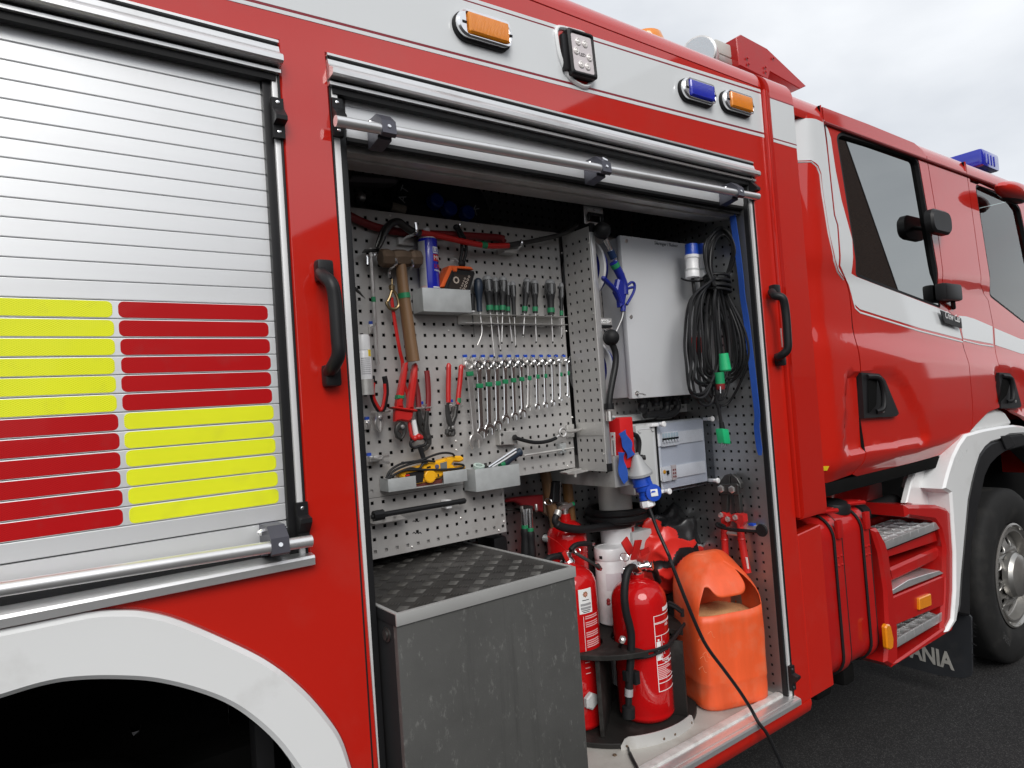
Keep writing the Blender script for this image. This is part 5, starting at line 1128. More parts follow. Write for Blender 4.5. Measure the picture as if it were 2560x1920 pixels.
# wrecking bar
t = thing('wrecking_bar', 'red wrecking bar with black hooked claw and green tape lying across hooks', 'crowbar', W(c1(900, 330), .33))
hk = PW(c1, [(395, 505), (430, 430), (470, 320), (530, 245), (600, 225), (660, 265), (740, 320), (830, 345)], .325)
mk('claw', tube(spline(hk, 4), [.006+.006*min(1, i/8) for i in range(29)], 8, flat=1.3), STEEL, t, ang=50)
mk('claw_prong', tube(spline(PW(c1, [(370, 490), (410, 390), (455, 300), (520, 235)], .330), 4), [.004+.004*min(1, i/6) for i in range(13)], 8, flat=1.2), STEEL, t)
mk('bar', tube(spline(PW(c1, [(800, 335), (1000, 368), (1250, 425), (1480, 470)], .325)+PW(c2, [(380, 62), (500, 58)], .325), 4), .0105, 10), TRED, t)
mk('tape', tube(PW(c1, [(1462, 462), (1518, 472)], .325), .0122, 10), GREEN, t)
mk('flat_end', tube(spline(PW(c2, [(380, 60), (520, 55), (640, 30), (760, 12)], .33)+PW(d3, [(40, 540), (225, 425)], .32), 4), [.0105]*8+[.009]*13, 8, flat=.7), STEEL, t)
solo('red_bar', tube(spline(PW(c1, [(100, 165), (220, 225), (400, 290), (620, 330), (900, 350), (1200, 365), (1659, 395)], .372)+PW(c2, [(420, 20)], .372), 5), .0135, 12), TRED2, 'long dark red bar sagging along the top of the perforated board behind the claw', 'bar')
# rubber strap hanging on the board
t = thing('rubber_strap', 'black slotted rubber strap hanging above the orange case', 'strap', W(c1(1250, 450), .345))
for s_ in (-1, 1): mk('strand', tube(spline(PW(c1, [(1205+s_*14, 290), (1240+s_*16, 330), (1280+s_*20, 430), (1285+s_*22, 540), (1268+s_*20, 620), (1262+s_*12, 670)], .340), 4), .0058, 8), RUB, t)
mk('cross_link', join(tube(PW(c1, [(1262, 395), (1300, 395)], .340), .006, 8), tube(PW(c1, [(1262, 515), (1308, 515)], .340), .006, 8)), RUB, t)
mk('strap_end', ball(W(c1(1210, 285), .34), .014, 12, 1, .7, .8), RUB, t); mk('strap_end_lower', ball(W(c1(1264, 660), .34), .014, 12, 1, .7, 1), RUB, t)
# spray can in the tray
ca = W(c1(938, 915), .350); ax = (ca.x, .350); zt_ = W(c1(938, 415), .35).z; zb_ = t1b_[2]+.003; rc_ = .0325
t = thing('spray_can', 'blue and silver spray can with white nozzle standing in the upper tray', 'spray can', (ca.x, .35, zb_))
SILV = mat('silver_print', (.62, .62, .64), .35, .3, var=.05, vs=40)
CANB = mat('blue_can_print', (.010, .02, .45), .25, 0, .5)
mk('can', lathe((*ax, zb_), (0, 0, 1), [(0, rc_*.93), (.004, rc_), (zt_-zb_-.004, rc_), (zt_-zb_, rc_*.96)], 28), CANB, t)
mk('shoulder', lathe((*ax, zt_), (0, 0, 1), [(0, rc_*.98), (.004, rc_*.97), (.012, rc_*.80), (.016, rc_*.62), (.018, rc_*.58)], 28), WPL, t)
mk('nozzle', lathe((*ax, zt_+.016), (0, 0, 1), [(0, rc_*.60), (.005, rc_*.58), (.008, rc_*.36), (.022, rc_*.32), (.024, .004)], 20), WPL, t)
mk('text_panel', label_patch(ax, rc_, R_(-80), .038, zb_+.01, zt_-.010), SILV, t)
mk('text_panel', label_patch(ax, rc_, R_(-80), .034, zb_+.01, zb_+.085, .0012), mat('pink_small_print', (.60, .42, .42), .5, var=.3, vs=120), t)
nl = [label_patch(ax, rc_, R_(-80), .030, zb_+.085+.0038*k, zb_+.0865+.0038*k, .0010, 6) for k in range(16)]
mk('small_print', join(*nl), mat('grey_small_print', (.35, .35, .36), .5), t)
mk('brand_panel', label_patch(ax, rc_, R_(26), .030, zt_-.052, zt_-.030, .0010), WPL, t); mk('brand_panel', label_patch(ax, rc_, R_(26), .030, zt_-.078, zt_-.055, .0010), TRED, t)
for s_, z_, m_, sz_ in (('LIQUI', zt_-.048, BLUE, .021), ('MOLY', zt_-.073, WPRINT, .019), ('LM 40', zt_-.102, TRED, .020), ('Multi-Spray', zt_-.112, WPRINT, .009)):
    g_ = text(s_, (0, -.0002, 0), UX, UZ, sz_, .0006); mk('can_lettering', wrap(g_, ax, rc_, R_(0), z_, .0014), m_, t)
for k in range(5): mk('can_stripe', label_patch(ax, rc_, R_(14+3*(k % 2)), .018+.003*k, zb_+.045+.008*k, zb_+.049+.008*k, .0010, 6), WPRINT, t)
# orange and black bit case standing in the tray
t = thing('bit_case', 'orange and black socket bit case leaning in the upper tray', 'tool case', W(c1(1250, 800), .34))
oc = XZ(c1, [(1140, 678), (1365, 690), (1400, 750), (1400, 770), (1345, 965), (1110, 965), (1040, 920)], .335)
mk('case_body', pl(c1, [(1165, 712), (1395, 736), (1404, 760), (1345, 965), (1070, 965)], .325, .045, .004), BLK, t)
mk('case_rim', join(pl(c1, [(1138, 678), (1362, 690), (1390, 722), (1222, 708), (1215, 745), (1182, 742), (1168, 718), (1085, 905), (1040, 905)], .322, .05, .003)), mat('orange_case', (.80, .12, .02), .4), t)
mk('case_window', pl(c1, [(1190, 765), (1365, 785), (1320, 935), (1125, 915)], .3235, .003, .0005), mat('smoked_window', (.035, .028, .025), .25), t)
hx = []
for i, (x_, y_, r_) in enumerate([(1205, 830, 38), (1295, 815, 11), (1338, 795, 13), (1325, 825, 13), (1285, 840, 10), (1275, 865, 10), (1310, 855, 15), (1265, 888, 10), (1300, 890, 17), (1250, 912, 9), (1285, 925, 17)]):
    q_ = W(c1(x_, y_), .3228); hx.append(plate(circ(q_.x, q_.z, r_*MP, 8), .3222, .0015, 0, [circ(q_.x, q_.z, r_*MP*.62, 8)]))
mk('socket_print', join(*hx), mat('beige_print', (.50, .42, .36), .5), t)
# snap hook and red lanyard
t = thing('lanyard', 'red lanyard with brass snap hook at the top and knotted end below the cable cutter', 'lanyard', W(c1(560, 1150), .34))
hk_ = PW(c1, [(540, 930), (575, 970), (605, 1050), (605, 1100), (570, 1130), (520, 1125), (488, 1085), (482, 1055)], .338)
mk('snap_hook', join(tube(spline(hk_, 4), .0055, 8), tube(PW(c1, [(540, 930), (515, 1010), (492, 1055)], .338), .0050, 8), tube(PW(c1, [(540, 820), (540, 885)], .345), .003, 8), lathe(W(c1(538, 930), .338), (0, 0, 1), [(0, .009), (.012, .010), (.016, .006)], 12)), mat('aged_brass', (.30, .22, .12), .38, .9, var=.2, vs=30), t)
sp_ = PW(c1, [(535, 1010), (545, 1100), (575, 1300), (620, 1560)], .345)+PW(c3, [(525, 240), (530, 420), (575, 560), (590, 700), (600, 860), (615, 990)], .352)
mk('strap', tube(spline(sp_, 4), .0062, 8, flat=.5, up=(1, 0, 0)), TRED, t)
mk('sleeve', tube(PW(c3, [(635, 830), (665, 985)], .345), .0085, 10), WPL, t)
mk('loop', tube(spline(PW(c3, [(590, 850), (605, 940), (618, 1000), (650, 1020), (690, 1010), (700, 985)], .342), 4), .0055, 8), TRED, t)
mk('knot', join(ball(W(c3(650, 1020), .340), .010, 10), ball(W(c3(690, 1005), .338), .011, 10), ball(W(c3(712, 1010), .342), .009, 10)), TRED, t)
# small black T-handle of the meter lead
t = thing('strap_puller', 'black plastic ring-handled puller hanging below the red lanyard', 'puller', W(c3(700, 1120), .345))
mk('ring', tube(spline(PW(c3, [(640, 1045), (610, 1060), (612, 1100), (650, 1118), (700, 1100), (750, 1090), (768, 1050), (750, 1020), (700, 1018)], .340), 4), .0048, 8), BLK, t)
mk('stem', tube(PW(c3, [(700, 1100), (745, 1235), (755, 1280)], .340), [.0085, .0075, .012], 10), BLK, t)
# pliers: drawn as shaped bodies with rounded edges
def grip_tube(c, pts, r, y, m_, nm, t, fl=1.0): mk(nm, tube(spline(PW(c, pts, y), 5), r, 10, flat=fl), m_, t)
t = thing('side_cutters', 'side cutters with red and black handles and bright jaws', 'pliers', W(c3(290, 650), .345))
for s_, pts in ((1, [(210, 370), (212, 440), (205, 520), (215, 600), (250, 680), (285, 730)]), (-1, [(335, 375), (350, 450), (355, 540), (345, 620), (330, 690), (310, 730)])):
    grip_tube(c3, pts, [.0075]+[.0085]*18+[.009]*7, .345, BLK, 'grip', t)
    grip_tube(c3, [(x_+(14 if s_ > 0 else -14), y_+4) for x_, y_ in pts[1:]], [.005]*21, .339, TRED, 'grip_inlay', t)
mk('jaws', join(pl(c3, [(262, 735), (290, 745), (296, 800), (300, 870), (292, 955), (262, 920), (250, 860), (262, 790)], .342, .011, .003), pl(c3, [(300, 745), (322, 735), (320, 800), (332, 860), (325, 920), (296, 955), (300, 880)], .342, .011, .003)), CHRD, t)
mk('pivot', lathe(W(c3(295, 815), .342), (0, -1, 0), [(0, .008), (.003, .007), (.004, .001)], 14), CHR, t)
t = thing('cable_cutter', 'bright red insulated cable cutter with green tape and steel hooked blades', 'cable cutter', W(c3(560, 650), .335))
mk('handle', pl(c3, [(560, 235), (590, 228), (588, 300), (552, 560), (535, 650), (545, 700), (480, 700), (470, 670), (490, 560), (525, 380)], .322, .022, .006), TRED, t)
mk('handle', pl(c3, [(655, 250), (675, 234), (692, 262), (690, 380), (668, 560), (650, 690), (655, 712), (590, 712), (600, 600), (625, 420)], .322, .022, .006), TRED, t)
mk('guard', pl(c3, [(415, 692), (470, 690), (560, 705), (650, 715), (688, 728), (675, 745), (560, 730), (440, 712)], .315, .034, .004), TRED, t)
mk('body', pl(c3, [(455, 715), (555, 728), (645, 740), (632, 820), (590, 850), (520, 835), (455, 845)], .324, .020, .005), TRED, t)
mk('tape', pl(c3, [(485, 568), (550, 572), (543, 615), (478, 608)], .3205, .025, .003), GREEN, t)
mk('blade', pl(c3, [(500, 845), (545, 850), (578, 890), (575, 950), (545, 1010), (510, 1040), (470, 1015), (452, 950), (462, 890)], .332, .012, .003, [[(505, 920), (535, 930), (540, 975), (520, 1010), (515, 970), (490, 945)]]), STEEL, t)
mk('pivot', lathe(W(c3(525, 900), .332), (0, -1, 0), [(0, .007), (.003, .006), (.004, .001)], 12), CHRD, t)
t = thing('water_pump_pliers', 'black water pump pliers with dark red dipped handles behind the cable cutter', 'pliers', W(c3(760, 750), .362))
grip_tube(c3, [(775, 318), (785, 420), (792, 560), (790, 660), (785, 735)], .0095, .358, TRED2, 'handle_grip', t, .8); grip_tube(c3, [(632, 300), (655, 420), (680, 540), (690, 640), (695, 705)], .0095, .364, TRED2, 'handle_grip', t, .8)
mk('jaw_arm', pl(c3, [(772, 738), (805, 738), (800, 860), (812, 960), (832, 1010), (830, 1080), (790, 1140), (755, 1160), (752, 1130), (785, 1080), (770, 1000), (755, 920), (765, 850)], .350, .012, .003), STEEL, t)
mk('slotted_arm', pl(c3, [(682, 700), (712, 700), (735, 800), (790, 900), (822, 1000), (800, 1040), (760, 1000), (715, 930), (690, 850)], .358, .012, .003, [[(735, 860), (790, 960), (785, 985), (728, 890)]]), STEEL, t)
mk('pivot', lathe(W(c3(795, 1010), .35), (0, -1, 0), [(0, .008), (.003, .007), (.004, .001)], 12), STEEL, t)
t = thing('pincers', 'end-cutting pincers with slim red handles and black jaws', 'pincers', W(c3(1050, 650), .352))
grip_tube(c3, [(1003, 240), (1000, 400), (998, 540), (1000, 648)], [.0045]+[.0085]*15, .348, TRED, 'handle_grip', t); grip_tube(c3, [(1133, 255), (1120, 420), (1105, 560), (1095, 668)], [.0045]+[.0085]*15, .348, TRED, 'handle_grip', t)
mk('tape', tube(PW(c3, [(1104, 602), (1101, 652)], .348), .0095, 10), GREEN, t)
mk('arm', pl(c3, [(982, 655), (1014, 655), (1022, 760), (1062, 900), (1080, 960), (1060, 1000), (1040, 940), (1000, 860), (985, 760)], .343, .012, .003), STEEL, t); mk('arm', pl(c3, [(1080, 672), (1112, 672), (1100, 780), (1068, 880), (1025, 935), (990, 940), (1020, 880), (1065, 780)], .346, .012, .003), STEEL, t)
mk('jaw_head', pl(c3, [(990, 925), (1075, 920), (1085, 970), (1065, 1000), (1010, 1003), (985, 970)], .340, .016, .004, [circ(0, 0, 1)] if False else [[(1015, 950), (1050, 950), (1045, 985), (1012, 980)]]), STEEL, t)
mk('pivot', lathe(W(c3(1047, 905), .340), (0, -1, 0), [(0, .006), (.003, .005), (.004, .001)], 12), CHRD, t)
# white spray can in a ring holder by the frame
ca = W(c3(130, 420), .345); ax2 = (ca.x, .345)
t = thing('white_spray_can', 'slim white spray can half hidden by the door frame in a ring holder', 'spray can', ca)
zt_ = W(c1(250, 1395), .345).z; zb_ = W(c3(150, 560), .345).z
mk('can', lathe((*ax2, zb_), (0, 0, 1), [(0, .0235), (.003, .025), ((W(c3(140, 120), .345).z-zb_), .025), ((W(c3(140, 112), .345).z-zb_), .0235)], 24), WPL, t)
mk('cap', lathe((*ax2, W(c3(140, 110), .345).z), (0, 0, 1), [(0, .0245), (zt_-W(c3(140, 110), .345).z-.008, .0235), (zt_-W(c3(140, 110), .345).z-.002, .021), (zt_-W(c3(140, 110), .345).z, .004)], 24), WPL, t)
mk('print', join(*[label_patch(ax2, .025, R_(-5), .03, zb_+.06+.006*k, zb_+.0625+.006*k, .0006, 6) for k in range(9)]), mat('grey_print', (.4, .4, .42), .5), t)
mk('yellow_mark', label_patch(ax2, .025, R_(30), .012, zb_+.115, zb_+.135, .0009, 6), YLAB, t)
mk('holder_cup', lathe((*ax2, W(c3(160, 570), .345).z), (0, 0, 1), [(0, .0275), (.048, .0275), (.048, .0262), (.002, .0262)], 24), ALUD, T)
solo('pick_tip', tube(PW(c1, [(140, 905), (190, 950), (262, 1022)], .34), [.006, .005, .0008], 8), STEEL, 'dark pointed pick tip poking out from behind the door frame', 'pick')
# clamp meter in its tray
t = thing('clamp_meter', 'yellow clamp meter with black leads lying in the cut-out tray', 'meter', W(c3(850, 1400), .345))
mk('body', pl(c3, [(480, 1380), (560, 1340), (700, 1305), (980, 1225), (1000, 1290), (1010, 1345), (940, 1420), (750, 1480), (650, 1500), (500, 1420)], .338, .028, .006), YEL, t)
mk('clamp_jaw', pl(c3, [(985, 1222), (1060, 1205), (1130, 1200), (1165, 1222), (1162, 1250), (1120, 1268), (1060, 1262), (1040, 1290), (1075, 1312), (1160, 1300), (1185, 1315), (1180, 1335), (1100, 1355), (1005, 1360), (990, 1300)], .335, .024, .005), YEL, t)
mk('dark_face', pl(c3, [(560, 1385), (740, 1345), (755, 1380), (735, 1475), (660, 1490), (560, 1420)], .3365, .004, .001), BLKM, t)
mk('dial', lathe(W(c3(800, 1410), .338), (0, -1, 0), [(0, .0205), (.008, .0205), (.010, .018), (.010, .001)], 32), YEL, t)
mk('dial_notch', join(*[lathe(W(c3(800, 1410), .338)+Vector((.0205*math.cos(R_(15*k)), -.004, .0205*math.sin(R_(15*k)))), (0, -1, 0), [(0, .0018), (.004, .0018), (.005, .001)], 6) for k in range(24)]), YEL, t)
mk('button', lathe(W(c3(880, 1312), .338), (0, -1, 0), [(0, .0075), (.003, .007), (.004, .001)], 14), mat('violet_button', (.09, .09, .17), .4), t)
mk('display', pl(c3, [(915, 1278), (985, 1258), (990, 1350), (922, 1362)], .3365, .003, .0008), mat('lcd', (.16, .17, .17), .25), t)
mk('mark', pl(c3, [(775, 1315), (815, 1305), (818, 1325), (778, 1330)], .3368, .003, .0003), BLK, t); mk('mark', pl(c3, [(888, 1390), (902, 1388), (904, 1415), (890, 1418)], .3368, .003, .0003), BLKM, t)
for pts in ([(355, 1435), (400, 1350), (520, 1280), (700, 1250), (860, 1190), (960, 1170), (1040, 1180), (1062, 1205)], [(370, 1435), (430, 1360), (560, 1300), (740, 1255), (860, 1260)], [(380, 1430), (520, 1360), (640, 1345), (900, 1345), (1080, 1335), (1150, 1320), (1150, 1295), (1060, 1285)], [(390, 1430), (480, 1375), (600, 1330), (690, 1335), (740, 1280)]): mk('test_lead', tube(spline(PW(c3, pts, .330), 5), .0038, 8), CABM, t)
mk('red_plug', pl(c3, [(555, 1400), (600, 1392), (602, 1412), (560, 1418)], .333, .006, .002), TRED, t)
solo('red_pouch', pl(c3, [(640, 1500), (760, 1470), (945, 1440), (945, 1490), (760, 1520), (660, 1530)], .345, .03, .004), mat('dark_red_fabric', (.10, .02, .015), .8, var=.3, vs=30), 'dark red pouch lying under the yellow clamp meter', 'pouch')
# knife, bits and pens in the lower tray
t = thing('utility_knife', 'black utility knife with silver back sticking out of the lower tray', 'knife', W(c4(760, 1220), .345))
mk('handle', tube(spline(PW(c4, [(650, 1300), (720, 1240), (800, 1180), (845, 1158)], .348), 4), [.013]*10+[.016, .015, .010], 12, flat=.75), NAVY, t); mk('back', tube(PW(c4, [(500, 1318), (640, 1225), (785, 1130)], .338), .0055, 8), CHR, t); mk('tape', tube(PW(c4, [(622, 1300), (655, 1275)], .346), .0135, 10), GREEN, t)
mk('back_strip', tube(PW(c4, [(540, 1318), (680, 1235), (790, 1160)], .336), .0035, 8), ALU, t)
solo('tape_roll', lathe(W(c4(400, 1330), .35), (0, -.4, 1), [(0, .02), (.012, .02), (.012, .012), (0, .012)], 18, False), PALECOL, 'small pale green tape roll lying in the lower tray', 'tape roll'); solo('steel_peg', tube(PW(c4, [(470, 1275), (478, 1330)], .348), .005, 8), STEEL, 'short dark steel peg standing in the lower tray', 'peg')
t = thing('steel_rod', 'thin grey steel rod held by a clip under the latch', 'rod', W(c4(1100, 1160), .36)); mk('rod', tube(PW(c4, [(870, 1198), (1385, 1118)], .362), .0042, 8), ALUD, t); mk('rod_clip', join(pl(c4, [(1248, 1080), (1310, 1068), (1318, 1165), (1258, 1180)], .366, .02, .003), tube(PW(c4, [(1265, 1095), (1275, 1150)], .36), .005, 8)), GALV, t)
# telescopic pole
t = thing('telescopic_pole', 'black telescopic pole with ribbed knob lying below the meter tray', 'pole', W(c5(700, 700), .36))
mk('tube', tube(PW(c5, [(330, 772), (1160, 630)], .352), .0088, 12), BLK, t); mk('outer_tip', tube(PW(c5, [(1110, 640), (1165, 630), (1180, 626)], .352), [.0098, .0098, .005], 12), BLK, t)
mk('knob', tube(PW(c5, [(222, 790), (325, 772)], .350), .0165, 10), BLK, t, ang=10); mk('stub', tube(PW(c5, [(200, 800), (225, 792)], .352), .007, 8), BLK, t)
mk('pole_clip', join(box(W(c5(950, 660), .37).x, W(c5(1008, 660), .37).x, .352, .39, W(c5(980, 705), .37).z, W(c5(980, 618), .37).z, .003)), WPL, T)
mk('pole_shelf', extr([(.340, W(c5(300, 855), .36).z), (.390, W(c5(300, 855), .36).z), (.390, W(c5(300, 850), .36).z+.008), (.340, W(c5(300, 855), .36).z+.002)], W(c5(215, 850), .36).x, W(c5(540, 820), .36).x), CHRD, T)
# marker scribbles on the lower board
mk('marker_scrawl', join(*[tube(spline([W(c5(630+i*14, 842+(-1)**i*6), .3912) for i in range(6)], 3), .0012, 4), tube(spline([W(c5(630+i*15, 963+(-1)**i*8), .3912) for i in range(7)], 3), .0014, 4)]), PRINT, PL)
# upper shelf: cable reel, lamp head, brass coupling
cr_ = W(cD(940, 1640), .56); zc_ = cr_.z-.02
t = thing('cable_reel', 'big dark cable reel with blue socket caps on the shelf above the board', 'cable reel', (cr_.x, .56, zc_))
mk('drum', lathe((cr_.x, .54, zc_), (0, 1, 0), [(0, .05), (0, .150), (-.006, .160), (-.006, .205), (.004, .212), (.10, .212)], 48), mat('reel_plastic', (.030, .030, .036), .4), t)
for i, s_ in enumerate('KRAT industri'):
    an = R_(188-i*11.2); g_ = text(s_, (0, 0, 0), UX, UZ, .042 if i < 4 else .034, .001, 'CENTER')
    rad = .172; o = Vector((cr_.x+rad*math.cos(an), .5325, zc_+rad*math.sin(an))); ux_ = Vector((math.sin(an), 0, -math.cos(an))); uz_ = Vector((math.cos(an), 0, math.sin(an)))
    if s_ != ' ': mk('reel_lettering', ([o+ux_*v.x+uz_*v.z+Vector((0, v.y, 0)) for v in g_[0]], g_[1]), mat('silver_ink', (.62, .62, .63), .5) if i == 0 else bpy.data.materials['silver_ink'], t)
g_ = text('K', (0, 0, 0), UX, UZ, .05, .001, 'CENTER'); o = W(cD(1185, 1640), .5325); mk('reel_lettering', ([o+Vector((v.z*.5+v.x*.8, v.y, -v.x*.5+v.z*.8)) for v in g_[0]], g_[1]), bpy.data.materials['silver_ink'], t)
for p in [(870, 1560), (975, 1620), (1110, 1650)]:
    q_ = W(cD(*p), .53); mk('socket_cap', lathe(q_, (0, -1, .1), [(0, .030), (.02, .030), (.03, .028), (.034, .022), (.034, .001)], 20), BLUE, t)
mk('frame_bar', tube(spline([Vector((cr_.x-.23, .50, zc_-.15)), Vector((cr_.x-.235, .50, zc_+.05)), Vector((cr_.x-.20, .50, zc_+.12))], 4), .012, 8), BLK, t)
mk('reel_shelf', box(.70, 1.74, .42, .66, 2.464, 2.474, .002), INT, T)
t = thing('hand_tool', 'grey long-handled tool lying on the shelf beside the cable reel', 'tool', W(cD(420, 1370), .45)); mk('body', pl(cD, [(222, 1318), (420, 1335), (580, 1345), (612, 1375), (600, 1400), (480, 1400), (222, 1385)], .43, .06, .012), mat('grey_casting', (.20, .18, .19), .45, .3), t)
t = thing('hose_coupling', 'brass and black hose coupling lying on the shelf edge', 'coupling', W(cD(450, 1560), .44))
mk('brass_end', ball(W(cD(315, 1515), .44), .018, 12), CHRD, t); mk('barrel', tube(PW(cD, [(330, 1520), (400, 1540), (540, 1580)], .44), [.012, .016, .018], 10), BLK, t); mk('sleeve', tube(PW(cD, [(545, 1585), (650, 1615)], .44), .016, 10), mat('tan_sleeve', (.28, .24, .20), .6), t)
from mathutils import noise
# ------------------------------------------------------------------ right bay: loose things
# blow gun and air hose
t = thing('blow_gun', 'blue plastic air blow gun hanging in front of the grey cabinet', 'blow gun', W(c6(300, 700), .20))
mk('coupling', join(tube(PW(c6, [(185, 350), (205, 390)], .20), .011, 12), tube(PW(c6, [(205, 390), (228, 435)], .20), .0095, 12), tube(PW(c6, [(248, 485), (262, 508)], .20), .009, 12)), CHR, t)
mk('coupling_sleeve', tube(PW(c6, [(225, 435), (250, 492)], .20), .0145, 12), mat('blue_black_sleeve', (.012, .03, .09), .35, .3), t)
mk('handle', tube(spline(PW(c6, [(245, 520), (275, 570), (305, 630), (325, 690), (330, 760)], .20), 5), [.0165]*10+[.0155]*11, 12), BLUED, t)
mk('tape', tube(PW(c6, [(252, 530), (268, 560)], .20), .0178, 12), GREEN, t)
mk('body', pl(c6, [(290, 640), (330, 650), (352, 690), (352, 760), (335, 850), (305, 850), (300, 800), (270, 740), (275, 710)], .190, .022, .006), BLUED, t)
mk('trigger', tube(spline(PW(c6, [(163, 628), (205, 670), (250, 715), (280, 760), (302, 820)], .198), 4), [.004]+[.008]*16, 8, flat=1.3), BLUED, t)
mk('hang_loop', tube(spline(PW(c6, [(350, 690), (385, 668), (405, 690), (395, 745), (345, 835)], .20), 4), .0055, 8), BLUED, t)
mk('loop_web', tube(PW(c6, [(352, 715), (390, 705)], .20), .0055, 8), BLUED, t)
mk('nose', tube(PW(c6, [(320, 840), (318, 885)], .20), [.0115, .010], 10), BLUED, t)
mk('nozzle', tube(spline(PW(c6, [(318, 885), (314, 920), (298, 965), (262, 1045)], .20), 4), .0032, 8), CHRD, t)
t = thing('air_hose', 'black rubber air hose with ball stop hanging below the lower hose guide', 'hose', W(c6(240, 1300), .21))
mk('ball_stop', ball(W(c6(230, 1078), .205), .0315, 20), RUB, t)
mk('hose', tube(spline(PW(c6, [(235, 1120), (262, 1190), (262, 1280), (240, 1400), (222, 1500), (215, 1570)], .205), 5), .0125, 12), CABM, t); mk('hose_end', tube(PW(c6, [(215, 1565), (218, 1610)], .205), .018, 10), BLK, t)
mk('fitting', join(tube(PW(c7, [(240, 160), (245, 240)], .205), .012, 10), tube(PW(c7, [(245, 210), (280, 212)], .205), .009, 8)), CHRD, t)
solo('hose_ball_stop', ball(W(c6(165, 285), .20), .0325, 20), RUB, 'black rubber ball stop above the blue blow gun', 'ball stop')
# blue and white plugs
for k, (x_, lab, yy) in enumerate([(828, 'blue and white industrial plug resting on the hook, in front of its twin', .17), (915, 'blue and white industrial plug half hidden behind the black cable coil', .19)]):
    a, b, c_ = W(c6(x_-4, 390), yy), W(c6(x_, 470), yy), W(c6(x_+6, 640), yy); d = (c_-a).normalized(); L_ = (c_-a).length; l1 = (b-a).length
    t = thing('industrial_plug', lab, 'plug', c_)
    mk('shroud', lathe(a, d, [(0, .022), (0, .0265), (l1-.004, .0275), (l1, .030)], 20), BLUE, t)
    mk('body', lathe(a+d*l1, d, [(0, .030), (.012, .030), (.016, .027), ((L_-l1)*.55, .026), ((L_-l1)*.60, .0285), (L_-l1-.004, .0285), (L_-l1, .024)], 20), WPL, t)
    mk('body_band', lathe(a+d*(l1+(L_-l1)*.60), d, [(0, .029), (.004, .0295), (.008, .029)], 20), GREYP, t)
    mk('cable', tube(spline([c_, W(c6(x_+20, 760), yy), W(c6(x_+35, 900), yy+.02)], 5), .0075, 10), CABM, t)
mk('plug_hook', tube(spline([W(c6(960, 650), .262), W(c6(880, 660), .17), W(c6(790, 655), .15), W(c6(750, 640), .15)], 4), .004, 8), BLK, T)
# black cable coil
t = thing('cable_coil', 'bundle of black cable tied in long loops and hung over a hook', 'cable', Wc(c6(1010, 700), .15, 2.42))
random.seed(11)
def cl(pts, y, r=.0056, closed=True):
    P = [Wc(c6(*p), y+random.uniform(-.012, .012), 2.432) for p in pts]; return tube(spline(P, 6, closed), r, 8, closed=closed)
for k in range(15):
    f = k/14; xl = 768+f*190+random.uniform(-25, 25); xr = 1010+f*215+random.uniform(-30, 30); yb_ = 1330+random.uniform(0, 190)+40*math.sin(k); w_ = random.uniform(-24, 24)
    xb = (xl+xr)/2+random.uniform(-40, 40)
    mk('cable_loop', cl([(985+w_, 660), (900+(f-.5)*170+random.uniform(-15, 15), 800), (xl+10, 1080), (xl+20, 1260), (xb-70, yb_-20), (xb+40, yb_), (xr-5, 1270), (xr-15, 1050), (1050+(f-.5)*120, 800), (1025+w_, 650)], .105+.075*random.random()), CABM, t)
for k in range(9):
    f = k/8; ox = random.uniform(-15, 15)
    mk('cable_loop', cl([(1000+ox, 690), (935+f*40, 560), (930+f*45+ox, 400+f*20), (985+f*30, 300+f*45), (1050+f*15, 262+f*55), (1120-f*5, 330+f*35), (1150-f*20, 450), (1105-f*15, 600), (1040+ox, 690)], .11+.06*random.random()), CABM, t)
for k in range(6):
    yy = 632+k*19; P = []
    for i in range(14):
        an = 2*math.pi*i/14; q_ = Wc(c6(1012+k*2+68*math.cos(an), yy+16*math.cos(an)+(8 if k % 2 else -6)*math.sin(an)), .135, 2.42); q_ = Vector((q_.x, q_.y-.045*math.sin(an), q_.z)); q_.x = min(q_.x, 2.44); P.append(q_)
    mk('tie_turn', tube(spline(P, 3, True), .0058, 8, closed=True), CABM, t)
mk('cable_tail', tube(spline([Wc(c6(1000, 1500), .13, 2.43), Wc(c6(1020, 1590), .13, 2.43), Wc(c7(1148, 120), .13, 2.43), Wc(c7(1170, 255), .13, 2.43)], 6), .0075, 10), CABM, t)
def cyl(c, a, b, ra, rb, y, seg=18): return tube([Wc(c(*a), y, 2.43), Wc(c(*b), y, 2.43)], [ra, rb], seg)
t = thing('green_socket', 'bright green cable socket hanging among the lower cable loops', 'socket', Wc(c6(1070, 1260), .085, 2.43))
mk('body', cyl(c6, (1062, 1195), (1076, 1318), .0185, .024, .085), GRNP, t); mk('mouth', cyl(c6, (1076, 1316), (1077, 1328), .0245, .021, .085), GRND, t)
t = thing('green_plug', 'darker green plug with red base hanging behind the bright green socket', 'plug', Wc(c6(1035, 1390), .10, 2.43))
mk('body', cyl(c6, (1030, 1335), (1038, 1420), .0195, .019, .10), GRND, t); mk('base', cyl(c6, (1038, 1420), (1042, 1462), .019, .017, .10), TRED2, t); mk('pin', cyl(c6, (1040, 1440), (1042, 1490), .003, .003, .085, 8), CHR, t)
t = thing('green_plug', 'green three-pin plug dangling free below the cable coil', 'plug', Wc(c7(1190, 370), .12, 2.43))
mk('strain_relief', cyl(c7, (1172, 250), (1182, 318), .0095, .012, .12), BLK, t)
pg = [Wc(c7(*p), .115, 2.43) for p in [(1140, 320), (1215, 312), (1232, 405), (1215, 415), (1150, 420), (1148, 370), (1140, 350)]]
xm = min(p.x for p in pg)
mk('body', obox(Wc(c7(1187, 368), .115, 2.425), (.021, 0, -.003), (0, .018, 0), (-.004, 0, .031), .006), GRNP, t)
